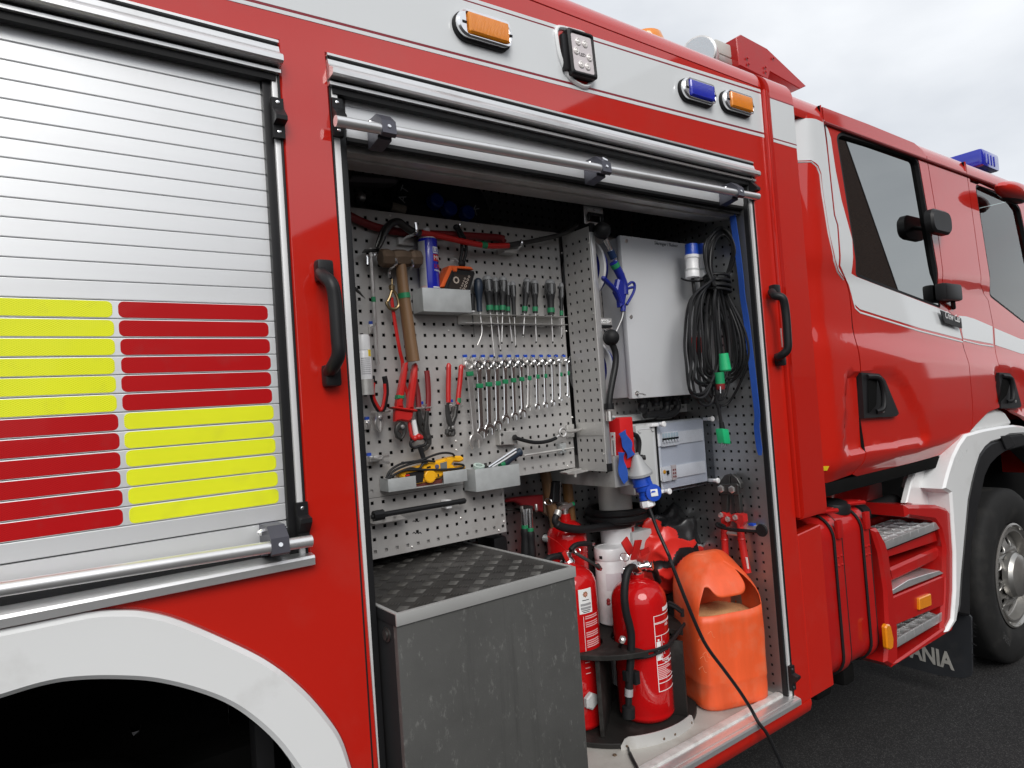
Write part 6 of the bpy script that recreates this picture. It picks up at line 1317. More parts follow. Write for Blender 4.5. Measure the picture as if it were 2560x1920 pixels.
for k in range(3): mk('pin', cyl(c7, (1180+16*k, 415), (1185+16*k, 455-6*(k % 2)), .0026, .0026, .11, 8), CHR, t)
mk('cable_hook', tube(spline([Vector((2.455, .17, 2.62)), Vector((2.40, .165, 2.62)), Vector((2.33, .16, 2.625)), Vector((2.33, .16, 2.66))], 4), .005, 8), CHRD, T)
mk('red_socket_behind', box(W(c6(840, 1130), .25).x, W(c6(905, 1130), .25).x, .245, .262, W(c6(860, 1190), .25).z, W(c6(860, 1075), .25).z, .003), TRED, T)
# red box with strap and the big plug
bx0, bx1 = W(c7(342, 420), .212).x, W(c7(452, 420), .212).x; bz0, bz1 = W(c7(345, 640), .212).z, W(c7(345, 213), .212).z
t = thing('red_box', 'flat red metal box with a blue strap beside the distribution box', 'box', (bx0, .25, bz0))
mk('case', box(bx0, bx1, .212, .33, bz0, bz1, .006), mat('red_case', (.58, .012, .014), .45, var=.08), t)
lq = [WX(c7(*p), bx0-.0008) for p in [(250, 335), (290, 335), (298, 528), (260, 528)]]
mk('label', xplate(lq, bx0-.0012, .001), PAPER, t)
mk('label_mark', join(*[tube([Vector((bx0-.0015, lq[0].y*.5+lq[1].y*.5, lq[0].z-.012-k*.085)), Vector((bx0-.0015, lq[0].y*.5+lq[1].y*.5, lq[0].z-.018-k*.085))], .004, 6) for k in range(2)]), TRED2, t)
mk('label_print', join(tube([Vector((bx0-.0016, lq[0].y*.5+lq[1].y*.5, lq[0].z-.03)), Vector((bx0-.0016, lq[0].y*.5+lq[1].y*.5, lq[0].z-.09))], .0018, 4)), PRINT, t)
def ribbon(pts, w, y0, th=.0016, out=None):
    v, f = [], []; S = spline(pts, 5)
    for i, p in enumerate(S):
        dd = (S[min(i+1, len(S)-1)]-S[max(i-1, 0)]).normalized(); n_ = Vector((0, -1, 0)); s_ = dd.cross(n_).normalized()
        for a, b in ((-1, 0), (1, 0), (1, 1), (-1, 1)): v.append(p+s_*a*w/2+n_*(-b*th)+n_*(.006*math.sin(i*.5)*a))
        if i: k = (i-1)*4; f += [(k+a, k+(a+1) % 4, k+4+(a+1) % 4, k+4+a) for a in range(4)]
    f += [(0, 1, 2, 3), (len(v)-4, len(v)-3, len(v)-2, len(v)-1)]
    return v, f
mk('strap', ribbon(PW(c7, [(352, 330), (370, 385), (395, 440), (410, 490), (425, 535)], .198), .042, 0), BLUES, t); mk('strap_end', ribbon(PW(c7, [(345, 500), (345, 580), (360, 670), (382, 748)], .200), .036, 0), BLUES, t)
t = thing('connector', 'blue and grey industrial connector with flap plugged in below the red box', 'connector', W(c7(530, 760), .20))
a, b, c_ = W(c7(470, 545), .195), W(c7(500, 690), .195), W(c7(553, 900), .18); d1_ = (b-a).normalized(); d2_ = (c_-b).normalized()
mk('grey_housing', lathe(a, d1_, [(-.012, .010), (0, .018), (.03, .030), ((b-a).length-.01, .048), ((b-a).length, .047)], 20), mat('mid_grey_plastic', (.34, .345, .35), .45), t)
Lb = (c_-b).length
mk('blue_body', lathe(b, d2_, [(-.01, .036), (0, .036), (Lb*.35, .035), (Lb*.36, .037), (Lb*.42, .037), (Lb*.45, .033), (Lb*.62, .030), (Lb*.64, .024), (Lb*.80, .023), (Lb*.82, .026), (Lb*.97, .026)], 22), BLUE, t)
fl_ = W(c7(607, 835), .150); mk('flap', lathe(fl_, (-.35, -1, .1), [(-.008, .030), (0, .033), (.006, .032), (.008, .001)], 22), BLUE, t); mk('flap_arm', tube([W(c7(560, 715), .16), W(c7(595, 790), .155), fl_], [.012, .012, .02], 8, flat=.6), BLUE, t)
mk('rating_label', obox(fl_+Vector((-.35, -1, .1)).normalized()*.0087, Vector((.92, -.32, 0))*.015, Vector((-.35, -1, .1)).normalized()*.0006, Vector((0, .1, 1)).normalized()*.013, .0002), PAPER, t)
mk('gland_nut', lathe(c_, d2_, [(0, .0265), (.010, .028), (.022, .028), (.026, .022), (.030, .012)], 8), WPL, t)
# the lead from that plug down over the can, across the sill to the ground
pts = [W(c7(560, 925), .175), W(c7(600, 1030), .16), W(c7(650, 1160), .14), W(c7(735, 1350), .10), W(c9(810, 165), .06), W(c9(900, 400), .035), W(c9(1000, 640), .02), W(c9(1075, 785), .012), W(c9(1190, 940), .004), W(c9(1300, 1090), -.004), W(c9(1390, 1230), -.012), W(c9(1445, 1330), -.034), W(c9(1500, 1400), -.045), W(c9(1560, 1520), -.050), W(c9(1625, 1670), -.055)]
e_ = pts[-1]; pts += [e_+Vector((.05, -.01, -.16)), e_+Vector((.11, -.03, -.30)), Vector((e_.x+.2, e_.y-.06, -.027)), Vector((e_.x+.5, e_.y-.2, -.028)), Vector((e_.x+.9, e_.y-.6, -.028))]
solo('power_lead', tube(spline(pts, 8), .0066, 10), CABM, 'black power lead running from the blue connector over the sill to the ground', 'cable')
# bolt cutter on the right wall
BX = 2.412
t = thing('bolt_cutter', 'large bolt cutter with red tubular handles strapped to the perforated wall', 'bolt cutter', WX(c7(1260, 1300), BX))
def bp7(pts, x=BX, th=.02): return xplate([WX(c7(*p), x) for p in pts], x, th)
mk('jaw', bp7([(1150, 775), (1160, 740), (1195, 692), (1225, 680), (1243, 690), (1240, 770)], BX-.005, .022), STEEL, t); mk('jaw', bp7([(1246, 690), (1262, 684), (1300, 712), (1328, 760), (1330, 800), (1250, 775)], BX-.005, .022), STEEL, t)
mk('jaw_plate', bp7([(1148, 765), (1300, 762), (1312, 775), (1310, 848), (1298, 856), (1155, 836)], BX-.018, .008), STEEL, t)
for p in [(1172, 802), (1262, 808)]: mk('bolt', lathe(WX(c7(*p), BX-.018), (-1, 0, 0), [(0, .016), (.006, .016), (.008, .013), (.009, .001)], 6), CHRD, t, ang=20)
mk('lever', bp7([(1160, 836), (1225, 850), (1218, 1000), (1175, 1000)], BX-.004, .02), STEEL, t); mk('lever', bp7([(1265, 856), (1318, 845), (1332, 990), (1325, 1015), (1300, 1010)], BX-.004, .02), STEEL, t)
mk('fork', bp7([(1158, 1010), (1172, 995), (1195, 1000), (1230, 1038), (1265, 1012), (1300, 1005), (1352, 1020), (1358, 1080), (1335, 1120), (1270, 1075), (1225, 1075), (1210, 1120), (1172, 1110)], BX-.012, .03), TRED, t)
for p in [(1172, 1020), (1230, 1055), (1292, 1040)]: mk('bolt', lathe(WX(c7(*p), BX-.012), (-1, 0, 0), [(0, .0125), (.007, .0125), (.009, .010), (.010, .001)], 6), CHRD, t, ang=20)
ha = [WX(c7(*p), BX) for p in [(1192, 1090), (1200, 1220), (1207, 1400), (1210, 1480)]]; hb = [WX(c7(*p), BX) for p in [(1325, 1090), (1340, 1220), (1370, 1400), (1392, 1500)]]
mk('handle', tube(ha, [.0135, .015, .0155, .0155], 12), TRED, t); mk('handle', tube(hb, [.0135, .015, .0155, .0155], 12), TRED, t)
for h_ in (ha, hb): mk('handle_joint', lathe(h_[1], (h_[2]-h_[1]), [(-.004, .0155), (0, .0172), (.004, .0155)], 12), TRED, t)
mk('sticker', bp7([(1372, 1370), (1388, 1372), (1402, 1468), (1388, 1468)], BX-.0165, .001), PAPER, t); mk('stop_bar', tube([WX(c7(1225, 1170), BX), WX(c7(1310, 1180), BX)], .008, 8), ALUD, t)
mk('hold_strap', tube(spline([WX(c7(*p), BX-.032) for p in [(1135, 1098), (1160, 1118), (1240, 1138), (1360, 1150), (1480, 1160)]], 4), .0075, 8), RUB, T)
mk('strap_loop', tube(spline([WX(c7(*p), BX-.03) for p in [(1200, 1130), (1150, 1120), (1132, 1100), (1150, 1090), (1205, 1115)]], 4), .006, 8), RUB, T)
mk('strap_knob', lathe(WX(c7(1500, 1150), BX-.04), (1, 0, 0), [(0, .024), (.006, .026), (.012, .024)], 16), RUB, T); mk('strap_clip', obox(WX(c7(1425, 1125), BX+.02), (.012, 0, 0), (0, .032, 0), (0, 0, .012), .002), ALU, T); mk('clip_tab', obox(WX(c7(1428, 1098), BX+.015), (.01, 0, 0), (0, .012, 0), (0, 0, .005), .001), BLUE, T)
# axes and hammers on the back wall
YW = .60
t = thing('fire_axe', 'red-headed fire axe with wooden handle hanging on the back wall', 'axe', W(c8(600, 300), YW))
mk('head', pl(c8, [(235, 372), (300, 350), (450, 335), (585, 322), (590, 480), (500, 462), (482, 445), (400, 450), (372, 405), (320, 385), (240, 392)], YW-.02, .03, .005), mat('axe_red', (.22, .012, .016), .45, var=.2), t); mk('blade', pl(c8, [(585, 322), (640, 316), (668, 372), (660, 440), (640, 525), (600, 490)], YW-.016, .022, .006), IRON, t)
mk('handle', tube(spline(PW(c8, [(590, 60), (615, 200), (650, 400), (690, 560), (705, 700)], YW-.03), 4), .021, 12, flat=1.2), WOOD, t)
solo('axe_handle', tube(spline(PW(c8, [(785, 60), (805, 250), (835, 560), (840, 700)], YW-.02), 4), .021, 12, flat=1.2), mat('oiled_handle', (.20, .10, .035), .45, 0, .2, var=.25, vs=9, stretch=(9, 9, .8)), 'upright wooden tool handle standing behind the round-topped extinguisher', 'tool handle')
for k, (a, b, e, lab) in enumerate([((402, 450), (412, 600), (420, 890), 'hammer with chrome neck and green band, half behind its neighbour under the axe'), ((455, 445), (462, 625), (478, 890), 'hammer with broad green band hanging in front of its neighbour under the axe')]):
    t = thing('hammer', lab, 'hammer', W(c8(*b), YW-.05)); y_ = YW-.04-k*.015
    mk('neck', tube(PW(c8, [a, b], y_), .0125, 12), CHR, t); mk('tape', tube([W(c8(*b), y_), W(c8(b[0]+1, b[1]+35), y_)], .0140, 12), GREEN, t); mk('grip', tube(spline(PW(c8, [(b[0]+1, b[1]+30), (b[0]+6, b[1]+120), e], y_), 4), [.0145, .017, .018, .0175, .0165, .017, .018, .0185, .017], 12), RUB, t)
    mk('head', pl(c8, [(a[0]-60, a[1]-10), (a[0]-10, a[1]-28), (a[0]+40, a[1]-22), (a[0]+42, a[1]+8), (a[0]-10, a[1]+4)], y_-.01, .03, .004), STEEL, t)
for p in [((385, 470), (385, 430)), ((520, 465), (515, 410))]: mk('tool_hook', tube(spline([W(c8(*p[0]), YW+.04), W(c8(*p[0]), YW-.06), W(c8(*p[1]), YW-.065)], 4), .006, 8), CHRD, T)
mk('tool_hook', tube(PW(c8, [(245, 460), (300, 455), (380, 470)], YW-.02), .006, 8), STEEL, T)
solo('black_tool_case', box(W(c8(45, 740), .56).x, W(c8(180, 740), .56).x, .50, .62, .80, W(c8(100, 690), .56).z, .02), BLK, 'black case standing under the lower perforated board', 'case')
wq = W(c8(600, 720), .62); mk('wall_bolt', join(lathe(wq, (0, -1, 0), [(0, .016), (.03, .016), (.032, .010), (.05, .010)], 10)), GALV, T)

# ------------------------------------------------------------------ pulled-out drawer unit
DX0, DX1, DY0, DY1, DZ0, DZ1 = .722, 1.300, -.080, .62, .66, 1.333
t = thing('drawer_unit', 'scuffed black drawer unit with chequer plate top pulled out past the sill', 'drawer unit', (1.0, .2, DZ0))
def scuff():
    m = mat('scuffed_black_board', (.065, .065, .062), .55, .0, 0, var=.2, vs=3, bump=.12, bs=220, dirt=(.10, .10, .096, .5), dirt_scale=4, dirt_lo=.42, dirt_hi=.75); t_ = m.node_tree; l = t_.links.new; b = t_.nodes['Principled BSDF']
    tc = N(t_, 'ShaderNodeTexCoord'); old = b.inputs['Base Color'].links[0].from_socket
    def layer(sc, stretch, lo, hi, colr, k):
        nonlocal old
        mp = N(t_, 'ShaderNodeMapping'); mp.inputs['Scale'].default_value = stretch; l(tc.outputs['Object'], mp.inputs['Vector'])
        n = N(t_, 'ShaderNodeTexNoise'); n.inputs['Scale'].default_value = sc; n.inputs['Detail'].default_value = 6; n.inputs['Roughness'].default_value = .7; l(mp.outputs['Vector'], n.inputs['Vector'])
        r = N(t_, 'ShaderNodeMapRange'); r.inputs['From Min'].default_value = lo; r.inputs['From Max'].default_value = hi; r.inputs['To Max'].default_value = k; l(n.outputs['Fac'], r.inputs['Value'])
        x = N(t_, 'ShaderNodeMix', data_type='RGBA'); x.inputs['B'].default_value = (*colr, 1); l(r.outputs['Result'], x.inputs['Factor']); l(old, x.inputs['A']); old = x.outputs['Result']
    layer(60, (1, 1, .5), .58, .72, (.19, .19, .18), .6); layer(5, (6, 6, .35), .55, .75, (.03, .03, .029), .45); layer(26, (2, 1, 4), .70, .77, (.34, .34, .32), .75)
    l(old, b.inputs['Base Color']); return m
SCF = scuff()
mk('front_panel', box(DX0, DX1, DY0+.003, DY0+.022, DZ0, DZ1-.030, .002), SCF, t)
mk('side_panel', box(DX0, DX0+.018, DY0+.024, DY1, DZ0, DZ1-.030, .001), BLKM, t); mk('side_panel', box(DX1-.018, DX1, DY0+.024, DY1, DZ0, DZ1-.030, .001), BLKM, t); mk('bottom_panel', box(DX0+.02, DX1-.02, DY0+.024, DY1, DZ0, DZ0+.02, .001), BLKM, t)
TOPM = mat('chequer_rubber', (.030, .028, .026), .5, .1, var=.3, vs=8, bump=.05, bs=150, dirt=(.09, .085, .08, .7), dirt_scale=5, dirt_lo=.45)
mk('top_panel', box(DX0+.004, DX1-.004, DY0+.005, DY1, DZ1-.022, DZ1-.003, .001), TOPM, t)
br = []
gx = .053
for i in range(int((DX1-DX0)/gx)):
    for j in range(int((DY1-DY0)/gx)):
        cx, cy = DX0+.035+i*gx, DY0+.035+j*gx; s_ = 1 if (i+j) % 2 else -1
        if cx > DX1-.025 or cy > DY1-.02: continue
        for k in range(5):
            ox = (k-2)*.0080; d_ = Vector((s_*.7071, .7071, 0)); n_ = Vector((-.7071*s_, .7071, 0))
            c_ = Vector((cx, cy, DZ1-.0022))+n_*ox; a_ = d_*.0150; b_ = n_*.0022
            v0 = [c_-a_, c_-b_, c_+a_, c_+b_]; v1 = [v+Vector((0, 0, .0018)) for v in (c_-a_*.8, c_-b_*.6, c_+a_*.8, c_+b_*.6)]
            br.append((v0+v1, [(0, 1, 5, 4), (1, 2, 6, 5), (2, 3, 7, 6), (3, 0, 4, 7), (4, 5, 6, 7)]))
o = mk('tread_pattern', join(*br), mat('worn_tread', (.055, .052, .047), .45, .2, var=.35, vs=30), t); o['kind'] = 'stuff'
EDG = mat('grey_edge_strip', (.42, .42, .41), .45, .4, var=.08, dirt=(.25, .24, .22, .5), dirt_scale=9)
mk('edge_strip', box(DX0-.002, DX1+.002, DY0-.002, DY0+.003, DZ1-.030, DZ1, .001), EDG, t); mk('edge_strip', box(DX0-.002, DX1+.002, DY0+.003, DY0+.012, DZ1-.003, DZ1, .0008), EDG, t)
mk('edge_strip', box(DX1-.010, DX1+.002, DY0+.012, DY1, DZ1-.003, DZ1+.0005, .0008), EDG, t); mk('edge_strip', box(DX0-.002, DX0+.008, DY0+.012, DY1, DZ1-.003, DZ1+.0005, .0008), EDG, t); mk('edge_strip', box(DX1, DX1+.003, DY0+.003, DY1, DZ1-.030, DZ1-.004, .0006), EDG, t); mk('edge_strip', box(DX0-.003, DX0, DY0+.003, DY1, DZ1-.030, DZ1-.004, .0006), BLKM, t)
kq = WX(c10(188, 735), DX0-.001)
mk('side_knob', lathe((DX0, kq.y, kq.z), (-1, 0, 0), [(0, .019), (.004, .019), (.005, .013), (.009, .013)], 14), STEEL, t)
for xa in (DX0+.02, DX1-.05): mk('slide_rail', box(xa, xa+.03, -.06, .6, DZ0-.06, DZ0, .003), ALUD, t)

# ------------------------------------------------------------------ extinguisher carousel
CX, CY, CRR = 1.900, .450, .335
E1 = (1.930, .285); E2 = (1.700, .425); FZ = .585
t = thing('carousel', 'black plywood turntable rack holding the extinguishers on the locker floor', 'rack', (CX, CY, .565))
mk('base_disc', lathe((CX, CY, .566), (0, 0, 1), [(0, CRR-.004), (.003, CRR), (.016, CRR), (.019, CRR-.003)], 64), PWOOD, t)
def shelf(z, th, R, notches, holes):
    P = []; n = 180; c0 = Vector((CX, CY))
    for i in range(n):
        a = 2*math.pi*i/n; p = c0+Vector((R*math.cos(a), R*math.sin(a)))
        for (nx, ny, nr) in notches:
            dr = (Vector((nx, ny))-c0); dl_ = dr.length; dr.normalize(); lt = Vector((-dr.y, dr.x)); s_ = (p-c0).dot(lt)
            if abs(s_) < nr and (p-c0).dot(dr) > 0: p = c0+dr*(dl_-math.sqrt(nr*nr-s_*s_))+lt*s_
        P.append((p.x, p.y))
    H = [circ(h[0], h[1], h[2], 30) for h in holes]
    g_ = plate(P, 0, th, .002, H); return [Vector((v.x, v.z, z-v.y)) for v in g_[0]], g_[1]
mk('upper_shelf', shelf(.886, .018, .305, [(E1[0], E1[1], .118)], [(E2[0], E2[1], .112)]), PWOOD, t)
mk('post', lathe((CX, CY+.03, .585), (0, 0, 1), [(0, .03), (.285, .03)], 16), PWOOD, t)
for q_ in (WZ(c9(310, 1440), .585), WZ(c9(985, 1290), .585), Vector((2.05, .72, .585)), Vector((1.65, .66, .585))):
    d_ = Vector((q_.x-CX, q_.y-CY, 0)); L_ = min(d_.length, CRR-.02); d_.normalize()
    mk('divider', obox(Vector((CX, CY, .727))+d_*(L_/2+.02), d_*(L_/2-.02), Vector((-d_.y, d_.x, 0))*.008, (0, 0, .141), .002), PWOOD, t)
a0 = math.atan2(.205-CY, 1.700-CX); a1 = math.atan2(.130-CY, 2.020-CX)
lv, lf = [], []
for i in range(25):
    a = a0+(a1-a0)*i/24; up = .047*min(1, min(i, 24-i)/2+.35)
    for rr, z in ((CRR+.004, .563), (CRR+.004, .563+up), (CRR+.001, .563+up), (CRR+.001, .563)): lv.append(Vector((CX+rr*math.cos(a), CY+rr*math.sin(a), z)))
    if i: k = (i-1)*4; lf += [(k+b, k+(b+1) % 4, k+4+(b+1) % 4, k+4+b) for b in range(4)]
lf += [(0, 1, 2, 3), (96, 97, 98, 99)]
mk('lip', (lv, lf), mat('lip_aluminium', (.62, .62, .61), .42, .5, var=.08, dirt=(.35, .32, .28, .5), dirt_scale=10), t, ang=60)
for f in (.06, .47, .62, .94): a = a0+(a1-a0)*f; mk('lip_screw', lathe((CX+(CRR+.004)*math.cos(a), CY+(CRR+.004)*math.sin(a), .578), (math.cos(a), math.sin(a), 0), [(0, .005), (.002, .004), (.0025, .001)], 8), IRON, t)
# rubber hold strap round the front extinguisher
for k in (-1, 1):
    P = [W(c9(468, 715), .20)+Vector((0, 0, .002*k))]
    for an in (-100, -80, -60, -40, -20, 0, 12): P.append(Vector((E1[0]+.121*math.sin(R_(an)), E1[1]-.121*math.cos(R_(an)), .868+.0003*an+.0105*k*(1-abs(an+45)/90))))
    P.append(W(c9(905, 610), .22)+Vector((0, 0, .002*k)))
    mk('hold_strap', tube(spline(P, 5), .0055, 8), RUB, t)
for an in (-72, -22): mk('strap_link', tube([Vector((E1[0]+.121*math.sin(R_(an)), E1[1]-.121*math.cos(R_(an)), .868+.0003*an-.010)), Vector((E1[0]+.121*math.sin(R_(an)), E1[1]-.121*math.cos(R_(an)), .868+.0003*an+.010))], .0062, 8), RUB, t)
mk('strap_bolt', lathe(W(c9(455, 722), .195), (0, -.5, .8), [(-.01, .012), (.006, .012), (.010, .006)], 10), CHRD, t)
mk('strap_hook', join(tube(spline([W(c9(790, 450), .26), W(c9(840, 475), .25), W(c9(888, 515), .24)], 4), .006, 8), tube(spline([W(c9(790, 470), .26), W(c9(835, 492), .25), W(c9(880, 525), .24)], 4), .006, 8), lathe(W(c9(888, 520), .24), (0, 0, -1), [(-.01, .008), (.02, .008)], 8)), RUB, t)

# ------------------------------------------------------------------ fire extinguishers
def cylinder_body(ax, r, z0, zs, zn, t, m_=EXR):
    mk('body', lathe((*ax, z0), (0, 0, 1), [(0, r*.80), (.004, r*.90), (.016, r*.985), (.024, r), (.030, r*.985), (.036, r), (zs-z0-.02, r), (zs-z0, r*.99), (zs-z0+(zn-zs)*.22, r*.955), (zs-z0+(zn-zs)*.45, r*.88), (zs-z0+(zn-zs)*.66, r*.76), (zs-z0+(zn-zs)*.84, r*.58), (zs-z0+(zn-zs)*.96, r*.36), (zn-z0, r*.26), (zn-z0+.012, r*.24)], 48), m_, t, ang=50)
# front one
ax = E1; r = .107
t = thing('fire_extinguisher', 'red extinguisher with black hose down its side, strapped at the front of the turntable', 'fire extinguisher', (*ax, FZ), 'fire extinguishers in the locker')
z0 = FZ; zs = 1.035; zn = 1.108; cylinder_body(ax, r, z0, zs, zn, t)
mk('neck_ring', lathe((*ax, zn+.004), (0, 0, 1), [(0, .030), (.012, .030), (.014, .027)], 24), EXR, t)
mk('valve', join(lathe((*ax, zn+.014), (0, 0, 1), [(0, .024), (.010, .024), (.012, .017), (.03, .016), (.034, .019), (.045, .019)], 20), lathe((ax[0], ax[1], zn+.042), (.8, -.6, .1), [(-.05, .008), (0, .012), (.035, .014), (.036, .019), (.05, .019), (.052, .016)], 16)), CHR, t)
vz = zn+.042
mk('gauge', lathe((ax[0]+.035, ax[1]-.03, vz), (.5, -.85, .1), [(0, .010), (.012, .017), (.018, .017), (.020, .014), (.020, .001)], 18), CHR, t)
hp0 = Vector((ax[0], ax[1], vz))
la, lb2 = W(f2(1690, 1170), ax[1]-.03), W(f2(1770, 830), ax[1]-.05)
mk('lever', obox((la+lb2)/2, (.018, 0, -.002), (0, .004, .001), (lb2-la)/2, .003), TRED, t)
la, lb2 = W(f2(1640, 1040), ax[1]+.02), W(f2(1530, 840), ax[1]+.03); mk('lever', obox((la+lb2)/2, (.017, 0, .010), (0, .004, 0), (lb2-la)*.58, .003), TRED, t)
la = W(f2(1880, 1030), ax[1]); mk('seal_tag', obox(la, (.024, 0, .004), (0, .002, 0), (-.003, 0, .011), .001), TRED, t)
pc = W(f2(1530, 1125), ax[1]-.02); mk('pin_ring', tube([pc+Vector((.0205*math.cos(R_(20*i)), .01*math.sin(R_(20*i)), .0135*math.sin(R_(20*i)))) for i in range(18)], .0016, 6, closed=True), CHR, t)
hs = [Vector((ax[0]-.012, ax[1]-.020, vz-.004)), W(c9(515, 200), ax[1]-.06), W(c9(482, 260), ax[1]-.07), W(c9(468, 400), ax[1]-.075), W(c9(480, 520), ax[1]-.078), W(c9(505, 620), ax[1]-.080), W(c9(518, 700), ax[1]-.080), W(c9(515, 850), ax[1]-.078), W(c9(505, 1000), ax[1]-.075), W(c9(503, 1080), ax[1]-.073)]
mk('hose', tube(spline(hs, 6), .0148, 14), RUB, t)
mk('hose_collar', tube([Vector((ax[0]-.012, ax[1]-.020, vz-.004)), W(c9(538, 190), ax[1]-.045)], .0158, 12), CHR, t)
na, nb, nc = W(c9(502, 1080), ax[1]-.073), W(c9(500, 1135), ax[1]-.072), W(c9(498, 1290), ax[1]-.070)
mk('nozzle_band', tube([na, nb], .0155, 14), ASH, t); mk('nozzle', tube([nb, nb.lerp(nc, .45), nb.lerp(nc, .5), nc], [.013, .0125, .024, .025], 12), BLK, t); mk('hose_clip', join(obox(W(c9(550, 1000), ax[1]-.085), (.012, 0, 0), (0, .012, 0), (0, 0, .024), .003), obox(W(c9(478, 990), ax[1]-.075), (.006, 0, 0), (0, .012, 0), (0, 0, .018), .003)), BLK, t)
h2 = [Vector((ax[0]+.045, ax[1]-.02, vz-.004)), W(f2(1990, 1300), ax[1]-.02), W(f2(2060, 1382), ax[1]-.0), W(c9(700, 265), ax[1]+.02), W(c9(715, 300), ax[1]+.05)]; mk('hose_upper', tube(spline(h2, 5), .0135, 12), RUB, t)
mk('side_lug', join(*[ball(W(c9(352, 440+22*k), ax[1]+.06), .008, 8) for k in range(2)]), TRED2, t)
# printed panel: frame, pictogram, lines
A0 = R_(-27); fr_ = .0022
def lbl(a_from, a_to, z0_, z1_, m_, nm, out=.0008): mk(nm, label_patch(ax, r, (a_from+a_to)/2, (a_to-a_from)*r, z0_, z1_, out, 8), m_, t)
AL, AR = R_(-18), R_(42); ZL0, ZL1 = .705, .985
for z_ in (ZL0, ZL0+.030, ZL0+.045, ZL0+.098, ZL0+.116, ZL1-.075, ZL1-.030, ZL1-.026, ZL1): lbl(AL, AR, z_, z_+.0020, WPRINT, 'frame_line')
lbl(AL, AL+R_(1.3), ZL0, ZL1, WPRINT, 'frame_line')
lbl(AL+R_(16), AL+R_(17), ZL0+.125, ZL1-.075, WPRINT, 'frame_line'); lbl(AL+R_(26), AR, ZL1+.012, ZL1+.026, WPRINT, 'print_block')
lbl(AL+R_(3), AL+R_(13), ZL0+.165, ZL0+.185, WPRINT, 'pictogram'); lbl(AL+R_(5), AL+R_(9), ZL0+.140, ZL0+.165, WPRINT, 'pictogram'); lbl(AL+R_(6), AL+R_(10), ZL0+.187, ZL0+.194, WPRINT, 'pictogram'); lbl(AL+R_(2), AL+R_(15), ZL0+.118, ZL0+.138, PAPER, 'pictogram')
for k in range(7): lbl(AL+R_(2), AL+R_(24+6*((k*3) % 4)), ZL0+.050+.0064*k, ZL0+.0535+.0064*k, mat('faded_print', (.70, .40, .40), .5) if k == 0 else bpy.data.materials['faded_print'], 'print_line')
def ctext(s_, a_, z_, sz, m_=WPRINT): mk('lettering', wrap(text(s_, (0, 0, 0), UX, UZ, sz, .0006), ax, r, a_, z_, .0012), m_, t)
ctext('A', AL+R_(11), ZL0+.122, .014, TRED); ctext('Forsegling', AL+R_(14), ZL0+.109, .010); ctext('Max. 1000 V', AL+R_(20), ZL0+.100, .009); ctext('A,B', AL+R_(30), ZL1-.044, .015); ctext('1.', AL+R_(20), ZL1-.105, .011); ctext('2.', AL+R_(20), ZL1-.145, .011)
# second one, behind the drawer unit
ax = E2; r = .105; zs, zn = 1.115, 1.185
t = thing('fire_extinguisher', 'red extinguisher with white crest label and chrome lever, partly hidden by the drawer unit', 'fire extinguisher', (*ax, FZ), 'fire extinguishers in the locker')
cylinder_body(ax, r, FZ, zs, zn, t)
va = R_(-40)
la_ = [WX(c8(*p), 0) if False else W(c8(*p), ax[1]-.085) for p in [(955, 1165), (1065, 1150), (1072, 1382), (962, 1400)]]
zl0, zl1 = (la_[2].z+la_[3].z)/2+.004, (la_[0].z+la_[1].z)/2; lc = va+R_(33)
mk('label', label_patch(ax, r, lc, .058, zl0, zl1), PAPER, t)
st_ = []
for i in range(16): a = 2*math.pi*i/16; rr = .0125 if i % 2 == 0 else .0085; st_.append((rr*math.cos(a), rr*math.sin(a)))
mk('crest', wrap(plate(st_, 0, .0005, 0), ax, r, lc, zl1-.020, .0012), mat('crest_brown', (.30, .13, .05), .5), t); mk('crest_centre', wrap(plate(circ(0, 0, .0055, 14), 0, .0005, 0), ax, r, lc, zl1-.020, .0018), mat('crest_red', (.55, .25, .20), .5), t)
for k, (w_, z_, m_) in enumerate([(.030, .040, PRINT), (.046, .053, ASH), (.046, .066, ASH), (.040, .078, PRINT), (.030, .084, PRINT), (.046, .090, PRINT), (.026, .096, PRINT), (.026, .102, PRINT)]):
    h_ = .009 if m_ is ASH else .0026
    if zl1-z_-h_ > zl0: mk('label_line', label_patch(ax, r, lc, w_, zl1-z_-h_, zl1-z_, .0012, 6), m_, t)
for k in range(16):
    if k in (2, 6, 7, 11): continue
    mk('print_line', label_patch(ax, r, lc+R_(14), .066, zl0-.014-.0075*k, zl0-.0105-.0075*k, .0008, 6), bpy.data.materials['faded_print'], t)
mk('frame_line', label_patch(ax, r, lc-R_(8), .0016, zl0-.14, zl0-.01, .0008, 3), WPRINT, t)
for z_, w_ in ((zl0-.075, .02), (zl0-.13, .02)): mk('print_line', label_patch(ax, r, lc-R_(30), w_, z_, z_+.003, .0008, 4), WPRINT, t)
for k in range(3): mk('print_line', label_patch(ax, r, lc-R_(6), .02, .80+.02*k, .803+.02*k, .0008, 4), bpy.data.materials['faded_print'], t)
mk('valve', join(lathe((*ax, zn), (0, 0, 1), [(0, .026), (.012, .030), (.02, .026), (.03, .018), (.05, .016)], 20)), CHR, t)
la, lb2 = W(c8(870, 850), ax[1]-.02), W(c8(1090, 985), ax[1]-.05); mk('lever', obox((la+lb2)/2, (lb2-la)/2, (0, .014, .003), (.002, 0, .006), .003), STEEL, t); mk('lever_tip', obox(lb2, (.008, 0, -.012), (0, .012, 0), (.004, 0, .004), .002), CHR, t)
mk('carry_hook', tube(spline(PW(c8, [(835, 830), (880, 785), (960, 770), (1020, 775)], ax[1]), 4), .0105, 10), RUB, t); mk('hook_ferrule', tube(PW(c8, [(1015, 775), (1048, 772)], ax[1]), .0085, 10), CHR, t)
